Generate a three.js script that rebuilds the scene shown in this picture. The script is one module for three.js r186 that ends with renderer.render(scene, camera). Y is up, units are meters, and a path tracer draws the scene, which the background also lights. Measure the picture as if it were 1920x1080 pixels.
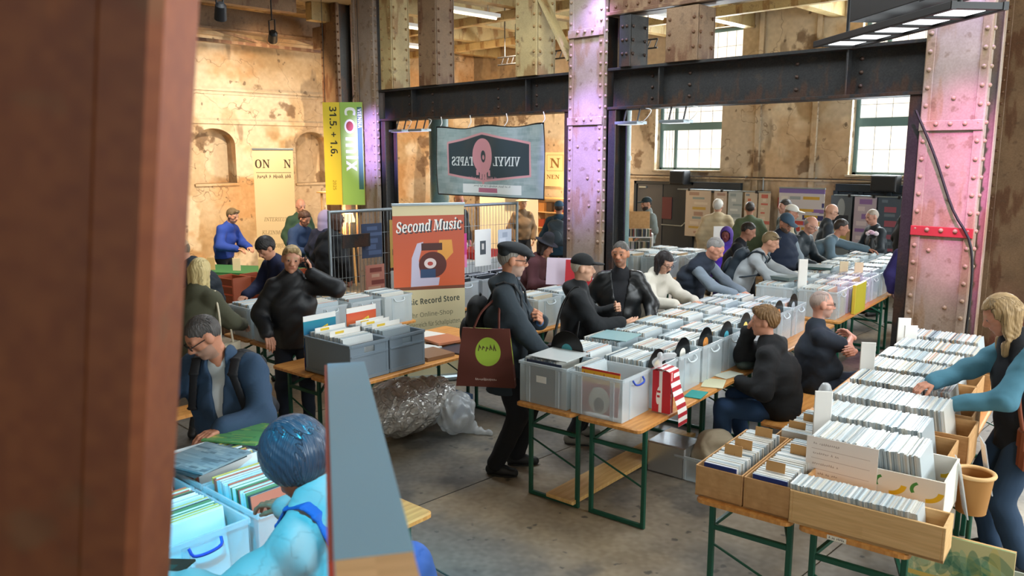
import * as THREE from 'three';
import { mergeGeometries } from 'three/addons/utils/BufferGeometryUtils.js';
import { RectAreaLightUniformsLib } from 'three/addons/lights/RectAreaLightUniformsLib.js';

// ---------------------------------------------------------------- camera, sky, large lights, exposure
const scene = new THREE.Scene();
const R = THREE.MathUtils.degToRad;
const camera = new THREE.PerspectiveCamera(2 * Math.atan(540 / 1500) * 180 / Math.PI, 16 / 9, 0.05, 80);
camera.position.set(0, 2.6, 0);
camera.rotation.order = 'YXZ';
camera.rotation.set(-Math.atan(250 / 1500), R(45), 0);
camera.focus = 6.6;
camera.userData.fStop = 5;
scene.add(camera);
const renderer = new THREE.WebGLRenderer({ antialias: true });
renderer.toneMapping = THREE.LinearToneMapping;
renderer.toneMappingExposure = 0.96;
renderer.shadowMap.enabled = true;
renderer.shadowMap.type = THREE.PCFSoftShadowMap;
RectAreaLightUniformsLib.init();
scene.background = new THREE.Color(0.85, 0.93, 1.0);
scene.backgroundIntensity = 3;

function areaLight(color, intensity, w, h, pos, target) {
  const l = new THREE.RectAreaLight(color, intensity, w, h);
  l.position.set(...pos); l.lookAt(...target); scene.add(l); return l;
}
function spot(color, intensity, pos, target, angle, penumbra = 0.5, size = 3) {
  const l = new THREE.SpotLight(color, intensity, 0, R(angle), penumbra, 2);
  l.position.set(...pos); l.target.position.set(...target); l.castShadow = true; l.shadow.radius = size;
  l.shadow.mapSize.set(1024, 1024); l.shadow.bias = -0.0008;
  scene.add(l); scene.add(l.target); return l;
}
function point(color, intensity, pos, size = 2) {
  const l = new THREE.PointLight(color, intensity, 0, 2);
  l.position.set(...pos); l.castShadow = true; l.shadow.radius = size; scene.add(l); return l;
}
// daylight: roof lights over the near bay (out of the frame), tall windows in the right-hand wall
const DAY = new THREE.Color(0.86, 0.95, 1.0), WARM = new THREE.Color(1.0, 0.76, 0.52);
const HALL = { x0: -17, x1: 5, z0: -15.5, z1: 4.5, h: 5.5 };
const SKYLIGHTS = [[-5.8, -6.2], [-1.8, -6.2], [-9.4, -5.2], [1.9, -5.6]];
for (const [x, z] of SKYLIGHTS) areaLight(DAY, 12, 2.2, 1.5, [x, HALL.h - 0.03, z], [x, 0, z]);
const SIDE_WINDOWS = [-11.5, -8, -4.5];
for (const z of SIDE_WINDOWS) areaLight(DAY, 20, 1.7, 2.6, [HALL.x1 - 0.02, 3.4, z], [0, 3.4, z]);
const NEAR_WINDOWS = [3.4];
for (const x of NEAR_WINDOWS) areaLight(DAY, 14, 1.7, 2.2, [x, 3.6, HALL.z1 - 0.02], [x, 3.2, 0]);
const BACK_WINDOWS = [[-10.86, -9.16, 2.24, 3.85], [-6.4, -5.08, 2.2, 3.85], [-2.9, -1.5, 2.2, 3.85]];
for (const [a, b, y0, y1] of BACK_WINDOWS) areaLight(DAY, 34, b - a - 0.2, y1 - y0 - 0.1, [(a + b) / 2, (y0 + y1) / 2, HALL.z0 - 0.1], [(a + b) / 2, (y0 + y1) / 2, 0]);
const UPPER_WINDOWS = [[-9.75, -8.75, 4.5, 5.25], [-6.3, -4.6, 4.42, 5.3]];
for (const [a, b, y0, y1] of UPPER_WINDOWS) areaLight(DAY, 26, b - a - 0.1, y1 - y0 - 0.1, [(a + b) / 2, (y0 + y1) / 2, HALL.z0 - 0.1], [(a + b) / 2, (y0 + y1) / 2, 0]);

// ---------------------------------------------------------------- helpers
let seed = 12345;
const rnd = () => { seed = (seed * 1664525 + 1013904223) >>> 0; return seed / 4294967296; };
const rr = (a, b) => a + (b - a) * rnd();
const pick = a => a[Math.floor(rnd() * a.length)];
const V = (x, y, z) => new THREE.Vector3(x, y, z);
const clamp = (x, a, b) => Math.max(a, Math.min(b, x));
const names = new Map();
function numbered(n) { const c = names.get(n) || 0; names.set(n, c + 1); return c ? n + '_' + String(c).padStart(3, '0') : n; }
function tag(o, label, category, group, kind) {
  if (label) o.userData.label = label;
  if (category) o.userData.category = category;
  if (group) o.userData.group = group;
  if (kind) o.userData.kind = kind;
  return o;
}
function thing(name, label, category, [x, y, z] = [0, 0, 0], turn = 0, group) {
  const o = new THREE.Group(); o.name = numbered(name); o.position.set(x, y, z); o.rotation.y = turn;
  scene.add(o); return tag(o, label, category, group);
}
// uv in metres, by the face's main direction
function muv(g) {
  const p = g.attributes.position, n = g.attributes.normal, uv = new Float32Array(p.count * 2);
  for (let i = 0; i < p.count; i++) {
    const ax = Math.abs(n.getX(i)), ay = Math.abs(n.getY(i)), az = Math.abs(n.getZ(i));
    const x = p.getX(i), y = p.getY(i), z = p.getZ(i);
    if (ay >= ax && ay >= az) { uv[2 * i] = x; uv[2 * i + 1] = z; }
    else if (ax >= az) { uv[2 * i] = z; uv[2 * i + 1] = y; }
    else { uv[2 * i] = x; uv[2 * i + 1] = y; }
  }
  g.setAttribute('uv', new THREE.BufferAttribute(uv, 2));
  return g;
}
const flat = g => { const f = g.index ? g.toNonIndexed() : g; for (const k of Object.keys(f.attributes)) if (!['position', 'normal', 'uv'].includes(k)) f.deleteAttribute(k); return f; };
function obj(name, geos, material, parent = scene, keepUV = false) {
  const list = (Array.isArray(geos) ? geos : [geos]).map(flat);
  let g = list.length > 1 ? mergeGeometries(list) : list[0];
  if (!keepUV) g = muv(g);
  const m = new THREE.Mesh(g, material);
  m.name = parent === scene ? numbered(name) : name;
  m.castShadow = m.receiveShadow = true;
  parent.add(m); return m;
}
const put = (mesh, x, y, z, turn = 0) => { mesh.position.set(x, y, z); mesh.rotation.y = turn; return mesh; };
const box = (w, h, d, x = 0, y = 0, z = 0, rx = 0, ry = 0, rz = 0) => {
  const g = new THREE.BoxGeometry(w, h, d);
  if (rx || ry || rz) g.applyMatrix4(new THREE.Matrix4().makeRotationFromEuler(new THREE.Euler(rx, ry, rz)));
  return g.translate(x, y, z);
};
// box with chamfered edges
function cbox(w, h, d, x = 0, y = 0, z = 0, c = 0.004) {
  c = Math.min(c, w / 2.2, h / 2.2, d / 2.2);
  const s = new THREE.Shape(); const a = w / 2 - c, b = h / 2 - c;
  s.moveTo(-a, -b); s.lineTo(a, -b); s.lineTo(a, b); s.lineTo(-a, b); s.closePath();
  const g = new THREE.ExtrudeGeometry(s, { depth: Math.max(d - 2 * c, 0.0001), bevelEnabled: true, bevelSize: c, bevelThickness: c, bevelSegments: 1, curveSegments: 1 });
  g.translate(0, 0, -(d - 2 * c) / 2); return g.translate(x, y, z);
}
const cyl = (r1, r2, h, x = 0, y = 0, z = 0, n = 12, rx = 0, rz = 0) => {
  const g = new THREE.CylinderGeometry(r1, r2, h, n);
  if (rx || rz) g.applyMatrix4(new THREE.Matrix4().makeRotationFromEuler(new THREE.Euler(rx, 0, rz)));
  return g.translate(x, y, z);
};
function bar(a, b, w, h = w, round = false) {   // straight bar from a to b
  const d = V(...b).sub(V(...a)), L = d.length();
  const g = round ? new THREE.CylinderGeometry(w / 2, w / 2, L, 8).rotateX(Math.PI / 2) : new THREE.BoxGeometry(w, h, L);
  const up = Math.abs(d.y) > 0.99 * L ? V(1, 0, 0) : V(0, 1, 0);
  const m = new THREE.Matrix4().lookAt(V(0, 0, 0), d, up); g.applyMatrix4(m);
  return g.translate((a[0] + b[0]) / 2, (a[1] + b[1]) / 2, (a[2] + b[2]) / 2);
}
const tube = (pts, r, n = 24, rad = 6) => new THREE.TubeGeometry(new THREE.CatmullRomCurve3(pts.map(p => V(...p))), n, r, rad);
const sphere = (r, x, y, z, sx = 1, sy = 1, sz = 1, n = 12) => new THREE.SphereGeometry(r, n, Math.ceil(n * 0.7)).scale(sx, sy, sz).translate(x, y, z);
// a frame on the floor: to(x, y, v) = x to the right, v away from its near edge
function frame(X, Z, deg) {
  const t = R(deg), c = Math.cos(t), s = Math.sin(t);
  return { turn: t, to: (x, y, v) => [X + x * c - v * s, y, Z - x * s - v * c] };
}

// ---------------------------------------------------------------- noise and textures
const perm = new Uint8Array(512);
{ const p = [...Array(256).keys()]; for (let i = 255; i > 0; i--) { const j = Math.floor(rnd() * (i + 1)); [p[i], p[j]] = [p[j], p[i]]; } for (let i = 0; i < 512; i++) perm[i] = p[i & 255]; }
const hash2 = (x, y) => perm[(perm[x & 255] + y) & 255] / 255;
function vnoise(x, y, per = 256) {
  const xi = Math.floor(x), yi = Math.floor(y), fx = x - xi, fy = y - yi, u = fx * fx * (3 - 2 * fx), v = fy * fy * (3 - 2 * fy);
  const w = a => ((a % per) + per) % per;
  const a = hash2(w(xi), w(yi)), b = hash2(w(xi + 1), w(yi)), c = hash2(w(xi), w(yi + 1)), d = hash2(w(xi + 1), w(yi + 1));
  return a + (b - a) * u + (c - a) * v + (a - b - c + d) * u * v;
}
function fbm(x, y, o = 4, per = 256) { let s = 0, a = 0.5, t = 0; for (let i = 0; i < o; i++) { s += a * vnoise(x + i * 17, y + i * 31, per); t += a; x *= 2; y *= 2; per = Math.min(256, per * 2); a *= 0.5; } return s / t; }
const sstep = (a, b, x) => { const t = clamp((x - a) / (b - a), 0, 1); return t * t * (3 - 2 * t); };
function dataTex(w, h, fn, srgb = true, repeat = [1, 1]) {
  const d = new Uint8Array(w * h * 4);
  for (let y = 0; y < h; y++) for (let x = 0; x < w; x++) { const c = fn(x / w, y / h), i = 4 * (y * w + x); d[i] = clamp(c[0], 0, 255); d[i + 1] = clamp(c[1], 0, 255); d[i + 2] = clamp(c[2], 0, 255); d[i + 3] = 255; }
  const t = new THREE.DataTexture(d, w, h); t.wrapS = t.wrapT = THREE.RepeatWrapping; t.magFilter = THREE.LinearFilter; t.minFilter = THREE.LinearMipmapLinearFilter; t.generateMipmaps = true;
  if (srgb) t.colorSpace = THREE.SRGBColorSpace; t.repeat.set(...repeat); t.needsUpdate = true; return t;
}
const mixc = (a, b, t) => [a[0] + (b[0] - a[0]) * t, a[1] + (b[1] - a[1]) * t, a[2] + (b[2] - a[2]) * t];
function canvasTex(w, h, draw) {
  const c = document.createElement('canvas'); c.width = w; c.height = h; const g = c.getContext('2d'); draw(g, w, h);
  const t = new THREE.CanvasTexture(c); t.colorSpace = THREE.SRGBColorSpace; return t;
}
// handwriting too small to read: a run of short pen strokes
function scrawl(g, x, y, w, h) { let s = Math.round(x * 7 + y * 13 + w); const r = () => (s = (s * 1103515245 + 12345) & 0x7fffffff, s / 0x7fffffff); const a = g.strokeStyle, l = g.lineWidth; g.strokeStyle = g.fillStyle; g.lineWidth = Math.max(1.2, h * 0.16); for (let p = x; p < x + w; p += h * (r() < 0.16 ? 1.2 : 0.62)) { g.beginPath(); g.moveTo(p, y - h * r() * 0.3); g.lineTo(p + h * 0.15, y - h * (0.6 + 0.4 * r())); g.lineTo(p + h * 0.4, y - h * 0.5 * r()); g.stroke(); } g.strokeStyle = a; g.lineWidth = l; }
const std = (color, roughness = 0.7, extra = {}) => new THREE.MeshStandardMaterial({ color, roughness, ...extra });
const printMat = (w, h, draw, roughness = 0.5) => new THREE.MeshStandardMaterial({ map: canvasTex(w, h, draw), roughness });

// textures, one repeat = the size in metres given
const plasterTex = (sd, base, warm) => dataTex(2048, 1024, (u, v) => {          // 16 m x 8 m
  const x = u * 16 + sd, y = v * 8;
  let c = mixc(base, [base[0] * 0.86, base[1] * 0.8, base[2] * 0.7], sstep(0.4, 0.7, fbm(x * 0.6, y * 0.6, 4)));
  c = mixc(c, [226, 214, 190], 0.8 * sstep(0.55, 0.62, fbm(x * 0.9 + 40, y * 0.8, 5)));
  c = mixc(c, warm, 0.5 * sstep(0.54, 0.72, fbm(x * 0.8 + 90, y * 1.1 + 7, 5)));
  c = mixc(c, [128, 112, 92], 0.55 * sstep(0.58, 0.64, fbm(x * 1.6 + 9, y * 0.5 + 60, 5)));     // run-down streaks
  c = mixc(c, [92, 70, 52], 0.6 * sstep(0.69, 0.75, fbm(x * 1.7 + 130, y * 1.7 + 20, 6)));     // flaked patches
  c = mixc(c, [70, 58, 48], 0.5 * sstep(0.79, 0.84, fbm(x * 6 + 3, y * 6 + 3, 3)));
  const crack = Math.abs(fbm(x * 1.2 + 77, y * 1.2 + 11, 5) - 0.5); c = mixc(c, [84, 66, 50], 0.5 * (1 - sstep(0.0, 0.006, crack)));
  const g = (fbm(x * 14, y * 14, 2) - 0.5) * 22; return [c[0] + g, c[1] + g, c[2] + g];
}, true, [1 / 16, 1 / 8]);
const plasterLeft = plasterTex(0, [206, 186, 156], [188, 136, 84]);
const plasterBack = plasterTex(23, [196, 184, 164], [176, 138, 96]);
const plasterBump = dataTex(512, 512, (u, v) => { const x = u * 16, y = v * 16; const f = 120 + 90 * (fbm(x, y, 5, 16) - 0.5) - 60 * sstep(0.62, 0.66, fbm(x * 0.5 + 3, y * 0.5, 4, 8)); return [f, f, f]; }, false, [1 / 2.5, 1 / 2.5]);
const floorTex = dataTex(1024, 1024, (u, v) => {                                  // 8 m x 8 m
  const x = u * 8, y = v * 8;
  let c = mixc([124, 116, 104], [92, 90, 86], sstep(0.35, 0.65, fbm(x, y, 5, 8)));
  c = mixc(c, [150, 136, 112], 0.6 * sstep(0.52, 0.66, fbm(x * 0.5 + 5, y * 0.5 + 9, 5, 4)));
  c = mixc(c, [66, 66, 66], 0.5 * sstep(0.55, 0.72, fbm(x * 2 + 50, y * 2 + 8, 5, 16)));
  c = mixc(c, [52, 52, 52], 0.6 * sstep(0.78, 0.84, fbm(x * 12, y * 12, 3, 96)));
  const g = (vnoise(x * 32, y * 32, 256) - 0.5) * 16; return [c[0] + g, c[1] + g, c[2] + g];
}, true, [1 / 8, 1 / 8]);
const floorRough = dataTex(512, 512, (u, v) => { const f = 105 + 110 * fbm(u * 8, v * 8, 5, 8); return [f, f, f]; }, false, [1 / 8, 1 / 8]);
const paintTex = (base, rust, amount, sd) => dataTex(512, 512, (u, v) => {        // painted steel, 2 m
  const x = u * 8 + sd, y = v * 8;
  let c = mixc(base, base.map(k => k * 0.8), fbm(x, y, 4, 8));
  c = mixc(c, rust, amount * sstep(0.52, 0.66, fbm(x * 2 + 31, y * 0.5 + 3, 5, 4)));
  c = mixc(c, [88, 66, 46], amount * 0.5 * sstep(0.68, 0.8, fbm(x * 3 + 11, y * 3 + 5, 5, 24)));
  const g = (vnoise(x * 24, y * 24, 192) - 0.5) * 14; return [c[0] + g, c[1] + g, c[2] + g];
}, true, [0.5, 0.5]);
const woodTex = (a, b, sd, lie = false) => dataTex(512, 512, (u, v) => { if (lie) [u, v] = [v, u];                        // 1 m, grain along v
  const r = fbm(u * 26 + sd, v * 2, 4, 26), s = Math.sin((u * 18 + 2.4 * fbm(u * 3, v * 2 + sd, 3, 2)) * 6.283) * 0.5 + 0.5;
  const c = mixc(a, b, clamp(0.55 * r + 0.35 * s, 0, 1)); const g = (vnoise(u * 180, v * 12, 180) - 0.5) * 14; return [c[0] + g, c[1] + g, c[2] + g];
}, true, [1, 1]);
const cardTex = dataTex(256, 256, (u, v) => { const g = (fbm(u * 20, v * 20, 4, 20) - 0.5) * 26 + (vnoise(u * 2, v * 90, 90) - 0.5) * 8; return [198 + g, 152 + g, 100 + g]; }, true, [1.5, 1.5]);
const hairBump = dataTex(256, 256, (u, v) => { const f = 255 * (0.6 * vnoise(u * 128, v * 4, 128) + 0.4 * vnoise(u * 40 + 7, v * 3, 40)); return [f, f, f]; }, false, [6, 6]);
const crinkle = dataTex(512, 512, (u, v) => { const r = (x, y, p) => 1 - Math.abs(2 * vnoise(x, y, p) - 1); const f = 255 * (0.6 * r(u * 9, v * 9, 9) + 0.4 * r(u * 21 + 3, v * 21, 21)); return [f, f, f]; }, false, [2, 2]);
const clothBump = dataTex(256, 256, (u, v) => { const f = 128 + 50 * (fbm(u * 12, v * 12, 4, 12) - 0.5) + 40 * Math.sin(u * 6.283 * 60) * Math.sin(v * 6.283 * 60); return [f, f, f]; }, false, [4, 4]);

const M = {
  steelPurple: new THREE.MeshStandardMaterial({ map: paintTex([172, 154, 138], [142, 114, 86], 0.7, 2), roughness: 0.5 }),
  steelBrown: new THREE.MeshStandardMaterial({ map: paintTex([138, 108, 78], [96, 62, 38], 0.9, 14), roughness: 0.55 }),
  steelCream: new THREE.MeshStandardMaterial({ map: paintTex([206, 182, 128], [142, 104, 60], 0.7, 31), roughness: 0.5 }),
  steelDark: new THREE.MeshStandardMaterial({ map: paintTex([50, 50, 50], [86, 52, 34], 0.55, 47), roughness: 0.5, metalness: 0.2 }),
  steelTeal: new THREE.MeshStandardMaterial({ map: paintTex([104, 134, 132], [120, 120, 84], 0.5, 60), roughness: 0.45 }),
  green: std('#14523e', 0.4), black: std('#141517', 0.5), blackGloss: std('#0b0b0d', 0.25), white: std('#e9e9e6', 0.6), chrome: std('#c8ccd0', 0.25, { metalness: 0.9 }), galv: std('#9aa6ac', 0.4, { metalness: 0.7 }),
  table: new THREE.MeshStandardMaterial({ map: woodTex([226, 164, 92], [190, 122, 56], 1), roughness: 0.4 }),
  box: new THREE.MeshStandardMaterial({ map: woodTex([228, 188, 132], [214, 170, 112], 7, true), roughness: 0.6 }),
  card: new THREE.MeshStandardMaterial({ map: cardTex, roughness: 0.85 }),
  paper: std('#f1efe9', 0.8), clear: new THREE.MeshPhysicalMaterial({ color: '#f4f9fb', roughness: 0.18, transmission: 0.72, thickness: 0, ior: 1.4 }),
  film: new THREE.MeshPhysicalMaterial({ color: '#f2f6f8', roughness: 0.2, transmission: 0.6, thickness: 0, ior: 1.4 }),
  blue: std('#2346a8', 0.5), greyCrate: std('#7d8c98', 0.5),
};
// ---------------------------------------------------------------- implicit surfaces (for bodies, clothes, bags)
// cone: tapered capsule a-b with radii ra, rb, widened by q along the side direction s; ell: ellipsoid with axes rotated by a quaternion
const cone = (a, b, ra, rb, s = null, q = 1) => ({ t: 0, a, b, ra, rb, s, q, d: V(b.x - a.x, b.y - a.y, b.z - a.z), R: Math.max(ra, rb) * Math.max(1, q) });
const ell = (c, r, quat = null) => { const m = new THREE.Matrix3(); if (quat) m.setFromMatrix4(new THREE.Matrix4().makeRotationFromQuaternion(quat)).transpose(); return { t: 1, a: c, b: c, r, m: quat ? m.elements : null, R: Math.max(...r), mn: Math.min(...r) }; };
function evalPrim(p, x, y, z) {
  let X = x - p.a.x, Y = y - p.a.y, Z = z - p.a.z;
  if (p.t === 0) {
    const d = p.d, l2 = d.x * d.x + d.y * d.y + d.z * d.z;
    let t = l2 > 1e-9 ? (X * d.x + Y * d.y + Z * d.z) / l2 : 0; t = t < 0 ? 0 : t > 1 ? 1 : t;
    X -= d.x * t; Y -= d.y * t; Z -= d.z * t;
    if (p.q !== 1) { const s = p.s, k = (X * s.x + Y * s.y + Z * s.z) * (1 - 1 / p.q); X -= s.x * k; Y -= s.y * k; Z -= s.z * k; }
    return Math.sqrt(X * X + Y * Y + Z * Z) - (p.ra + (p.rb - p.ra) * t);
  }
  if (p.m) { const m = p.m, a = m[0] * X + m[3] * Y + m[6] * Z, b = m[1] * X + m[4] * Y + m[7] * Z, c = m[2] * X + m[5] * Y + m[8] * Z; X = a; Y = b; Z = c; }
  const r = p.r, a = X / r[0], b = Y / r[1], c = Z / r[2], k0 = Math.sqrt(a * a + b * b + c * c), a2 = a / r[0], b2 = b / r[1], c2 = c / r[2], k1 = Math.sqrt(a2 * a2 + b2 * b2 + c2 * c2);
  return k1 < 1e-6 ? -p.mn : k0 * (k0 - 1) / k1;
}
function blob(prims, k, cell, { disp = null, cut = null, amp = 0.02 } = {}) {
  const lo = [1e9, 1e9, 1e9], hi = [-1e9, -1e9, -1e9];
  for (const p of prims) for (const e of [p.a, p.b]) { const v = [e.x, e.y, e.z]; for (let i = 0; i < 3; i++) { lo[i] = Math.min(lo[i], v[i] - p.R - k - cell * 2); hi[i] = Math.max(hi[i], v[i] + p.R + k + cell * 2); } }
  const B = 6, n = [0, 1, 2].map(i => Math.ceil((hi[i] - lo[i]) / cell / B) * B + 1), [nx, ny, nz] = n;
  const f = new Float32Array(nx * ny * nz).fill(1), half = cell * B * 0.87, near = [];
  for (let bz = 0; bz < nz; bz += B) for (let by = 0; by < ny; by += B) for (let bx = 0; bx < nx; bx += B) {
    const cx = lo[0] + (bx + B / 2) * cell, cy = lo[1] + (by + B / 2) * cell, cz = lo[2] + (bz + B / 2) * cell;
    let m = 1e9; const ds = prims.map(p => { const d = evalPrim(p, cx, cy, cz); if (d < m) m = d; return d; });
    const ex = Math.min(bx + B, nx), ey = Math.min(by + B, ny), ez = Math.min(bz + B, nz);
    if (m > half * 1.5 + k + amp) continue;
    near.length = 0; for (let i = 0; i < prims.length; i++) if (ds[i] < m + 2.6 * half + 2 * k) near.push(prims[i]);
    for (let z = bz; z < ez; z++) for (let y = by; y < ey; y++) for (let x = bx; x < ex; x++) {
      const X = lo[0] + x * cell, Y = lo[1] + y * cell, Z = lo[2] + z * cell; let d = 1e9;
      for (let i = 0; i < near.length; i++) { const e = evalPrim(near[i], X, Y, Z), h = k - Math.abs(d - e); d = Math.min(d, e); if (h > 0) d -= h * h / (4 * k); }
      if (disp) d += disp(X, Y, Z);
      if (cut) d = cut(d, X, Y, Z);
      f[x + nx * (y + ny * z)] = d;
    }
  }
  // surface nets
  const id = new Int32Array(nx * ny * nz).fill(-1), pos = [], idx = [], off = [0, 1, nx, nx + 1, nx * ny, nx * ny + 1, nx * ny + nx, nx * ny + nx + 1];
  const E = [[0, 1], [2, 3], [4, 5], [6, 7], [0, 2], [1, 3], [4, 6], [5, 7], [0, 4], [1, 5], [2, 6], [3, 7]];
  for (let z = 0; z < nz - 1; z++) for (let y = 0; y < ny - 1; y++) for (let x = 0; x < nx - 1; x++) {
    const at = x + nx * (y + ny * z); let mask = 0; for (let i = 0; i < 8; i++) if (f[at + off[i]] < 0) mask |= 1 << i;
    if (mask === 0 || mask === 255) continue;
    let sx = 0, sy = 0, sz = 0, c = 0;
    for (const [a, b] of E) { const fa = f[at + off[a]], fb = f[at + off[b]]; if (fa < 0 === fb < 0) continue; const t = fa / (fa - fb); sx += (a & 1) + ((b & 1) - (a & 1)) * t; sy += (a >> 1 & 1) + ((b >> 1 & 1) - (a >> 1 & 1)) * t; sz += (a >> 2) + ((b >> 2) - (a >> 2)) * t; c++; }
    id[at] = pos.length / 3; pos.push(lo[0] + (x + sx / c) * cell, lo[1] + (y + sy / c) * cell, lo[2] + (z + sz / c) * cell);
  }
  const quad = (a, b, c, d, flip) => { if (a < 0 || b < 0 || c < 0 || d < 0) return; if (flip) idx.push(a, c, b, a, d, c); else idx.push(a, b, c, a, c, d); };
  for (let z = 1; z < nz - 1; z++) for (let y = 1; y < ny - 1; y++) for (let x = 1; x < nx - 1; x++) {
    const at = x + nx * (y + ny * z), s = f[at] < 0;
    if (s !== f[at + 1] < 0) quad(id[at - nx - nx * ny], id[at - nx * ny], id[at], id[at - nx], !s);
    if (s !== f[at + nx] < 0) quad(id[at - 1 - nx * ny], id[at - 1], id[at], id[at - nx * ny], !s);
    if (s !== f[at + nx * ny] < 0) quad(id[at - 1 - nx], id[at - nx], id[at], id[at - 1], !s);
  }
  const g = new THREE.BufferGeometry(); g.setAttribute('position', new THREE.Float32BufferAttribute(pos, 3)); g.setIndex(idx); g.computeVertexNormals();
  return g;
}
function paint(g, fn) { const p = g.attributes.position, c = new Float32Array(p.count * 3); for (let i = 0; i < p.count; i++) { const k = fn(p.getX(i), p.getY(i), p.getZ(i)); c[3 * i] = k.r; c[3 * i + 1] = k.g; c[3 * i + 2] = k.b; } g.setAttribute('color', new THREE.BufferAttribute(c, 3)); return g; }
function solid(name, g, material, parent = scene) { const m = new THREE.Mesh(muv(g), material); m.name = parent === scene ? numbered(name) : name; m.castShadow = m.receiveShadow = true; parent.add(m); return m; }
const cloths = new Map();
function cloth(color, rough = 0.85) { const key = color + rough; if (!cloths.has(key)) cloths.set(key, new THREE.MeshStandardMaterial({ color, roughness: rough, bumpMap: clothBump, bumpScale: 0.0012 })); return cloths.get(key); }
function hairMat(color, rough) { const key = 'hair' + color + rough; if (!cloths.has(key)) cloths.set(key, new THREE.MeshStandardMaterial({ color, roughness: rough, bumpMap: hairBump, bumpScale: 0.004 })); return cloths.get(key); }
const skinMat = new THREE.MeshPhysicalMaterial({ vertexColors: true, roughness: 0.55 });

// two-bone reach: the middle joint between s and t, bent towards pole
function bend(s, t, l1, l2, pole) {
  const d = t.clone().sub(s); let L = d.length(); const m = (l1 + l2) * 0.995; if (L > m) { t.copy(s).addScaledVector(d, m / L); L = m; d.copy(t).sub(s); }
  const a = (l1 * l1 - l2 * l2 + L * L) / (2 * L), h = Math.sqrt(Math.max(l1 * l1 - a * a, 0)); d.normalize();
  const p = pole.clone().addScaledVector(d, -pole.dot(d)).normalize();
  return s.clone().addScaledVector(d, a).addScaledVector(p, h);
}
function handPrims(w, dir, palm, left, curl, k) {
  const d = dir.clone().normalize(), n = palm.clone().addScaledVector(d, -palm.dot(d)).normalize(), t = d.clone().cross(n).multiplyScalar(left ? -1 : 1);
  const P = (a, b, c) => w.clone().addScaledVector(d, a * k).addScaledVector(t, b * k).addScaledVector(n, c * k), out = [];
  out.push(cone(P(-0.04, 0, 0), P(0.03, 0, 0), 0.024 * k, 0.022 * k));
  const F = [[0.030, 0.041], [0.010, 0.047], [-0.010, 0.043], [-0.029, 0.034]];
  F.forEach(([b, len], i) => {
    out.push(cone(P(0.01, b * 0.5, 0), P(0.082 - Math.abs(i - 1) * 0.004, b, 0), 0.015 * k, 0.0105 * k));
    let x = 0.082 - Math.abs(i - 1) * 0.004, c = 0, a = curl * 0.5 + i * 0.05;
    for (const [q, r0, r1] of [[1, 0.0098, 0.0092], [0.75, 0.0092, 0.0085], [0.55, 0.0085, 0.0075]]) { const nx = x + len * q * Math.cos(a), nc = c + len * q * Math.sin(a); out.push(cone(P(x, b * 1.02, c), P(nx, b * 1.04, nc), r0 * k, r1 * k)); x = nx; c = nc; a += curl * 0.8; }
  });
  out.push(cone(P(0.012, 0.018, 0.004), P(0.045, 0.042, 0.012), 0.015 * k, 0.012 * k), cone(P(0.045, 0.042, 0.012), P(0.075, 0.052, 0.02 + curl * 0.012), 0.0115 * k, 0.0105 * k), cone(P(0.075, 0.052, 0.02 + curl * 0.012), P(0.099, 0.053, 0.028 + curl * 0.022), 0.0102 * k, 0.008 * k));
  return out;
}
const folds = (sx, a) => (x, y, z) => a * (0.9 * Math.pow(1 - Math.abs(Math.sin(y * 17 + 2.6 * Math.sin(x * 8 + sx) + 2.2 * Math.sin(z * 7 - sx))), 3) * (0.5 + 0.5 * Math.sin(x * 6 + z * 7 + y * 4 + sx)) + 0.5 * Math.pow(1 - Math.abs(Math.sin(x * 15 - y * 19 + 3 * Math.sin(z * 6 + y * 5))), 4) + Math.sin(x * 21 + 3 * Math.sin(y * 9 + sx) + sx) * Math.sin(z * 19 - y * 13 + sx * 2) + 0.6 * Math.sin(y * 38 + 4 * Math.sin(x * 8 + sx) + 3 * Math.sin(z * 9)) * Math.sin(x * 14 + z * 11 + sx));
let personCount = 0;
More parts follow.
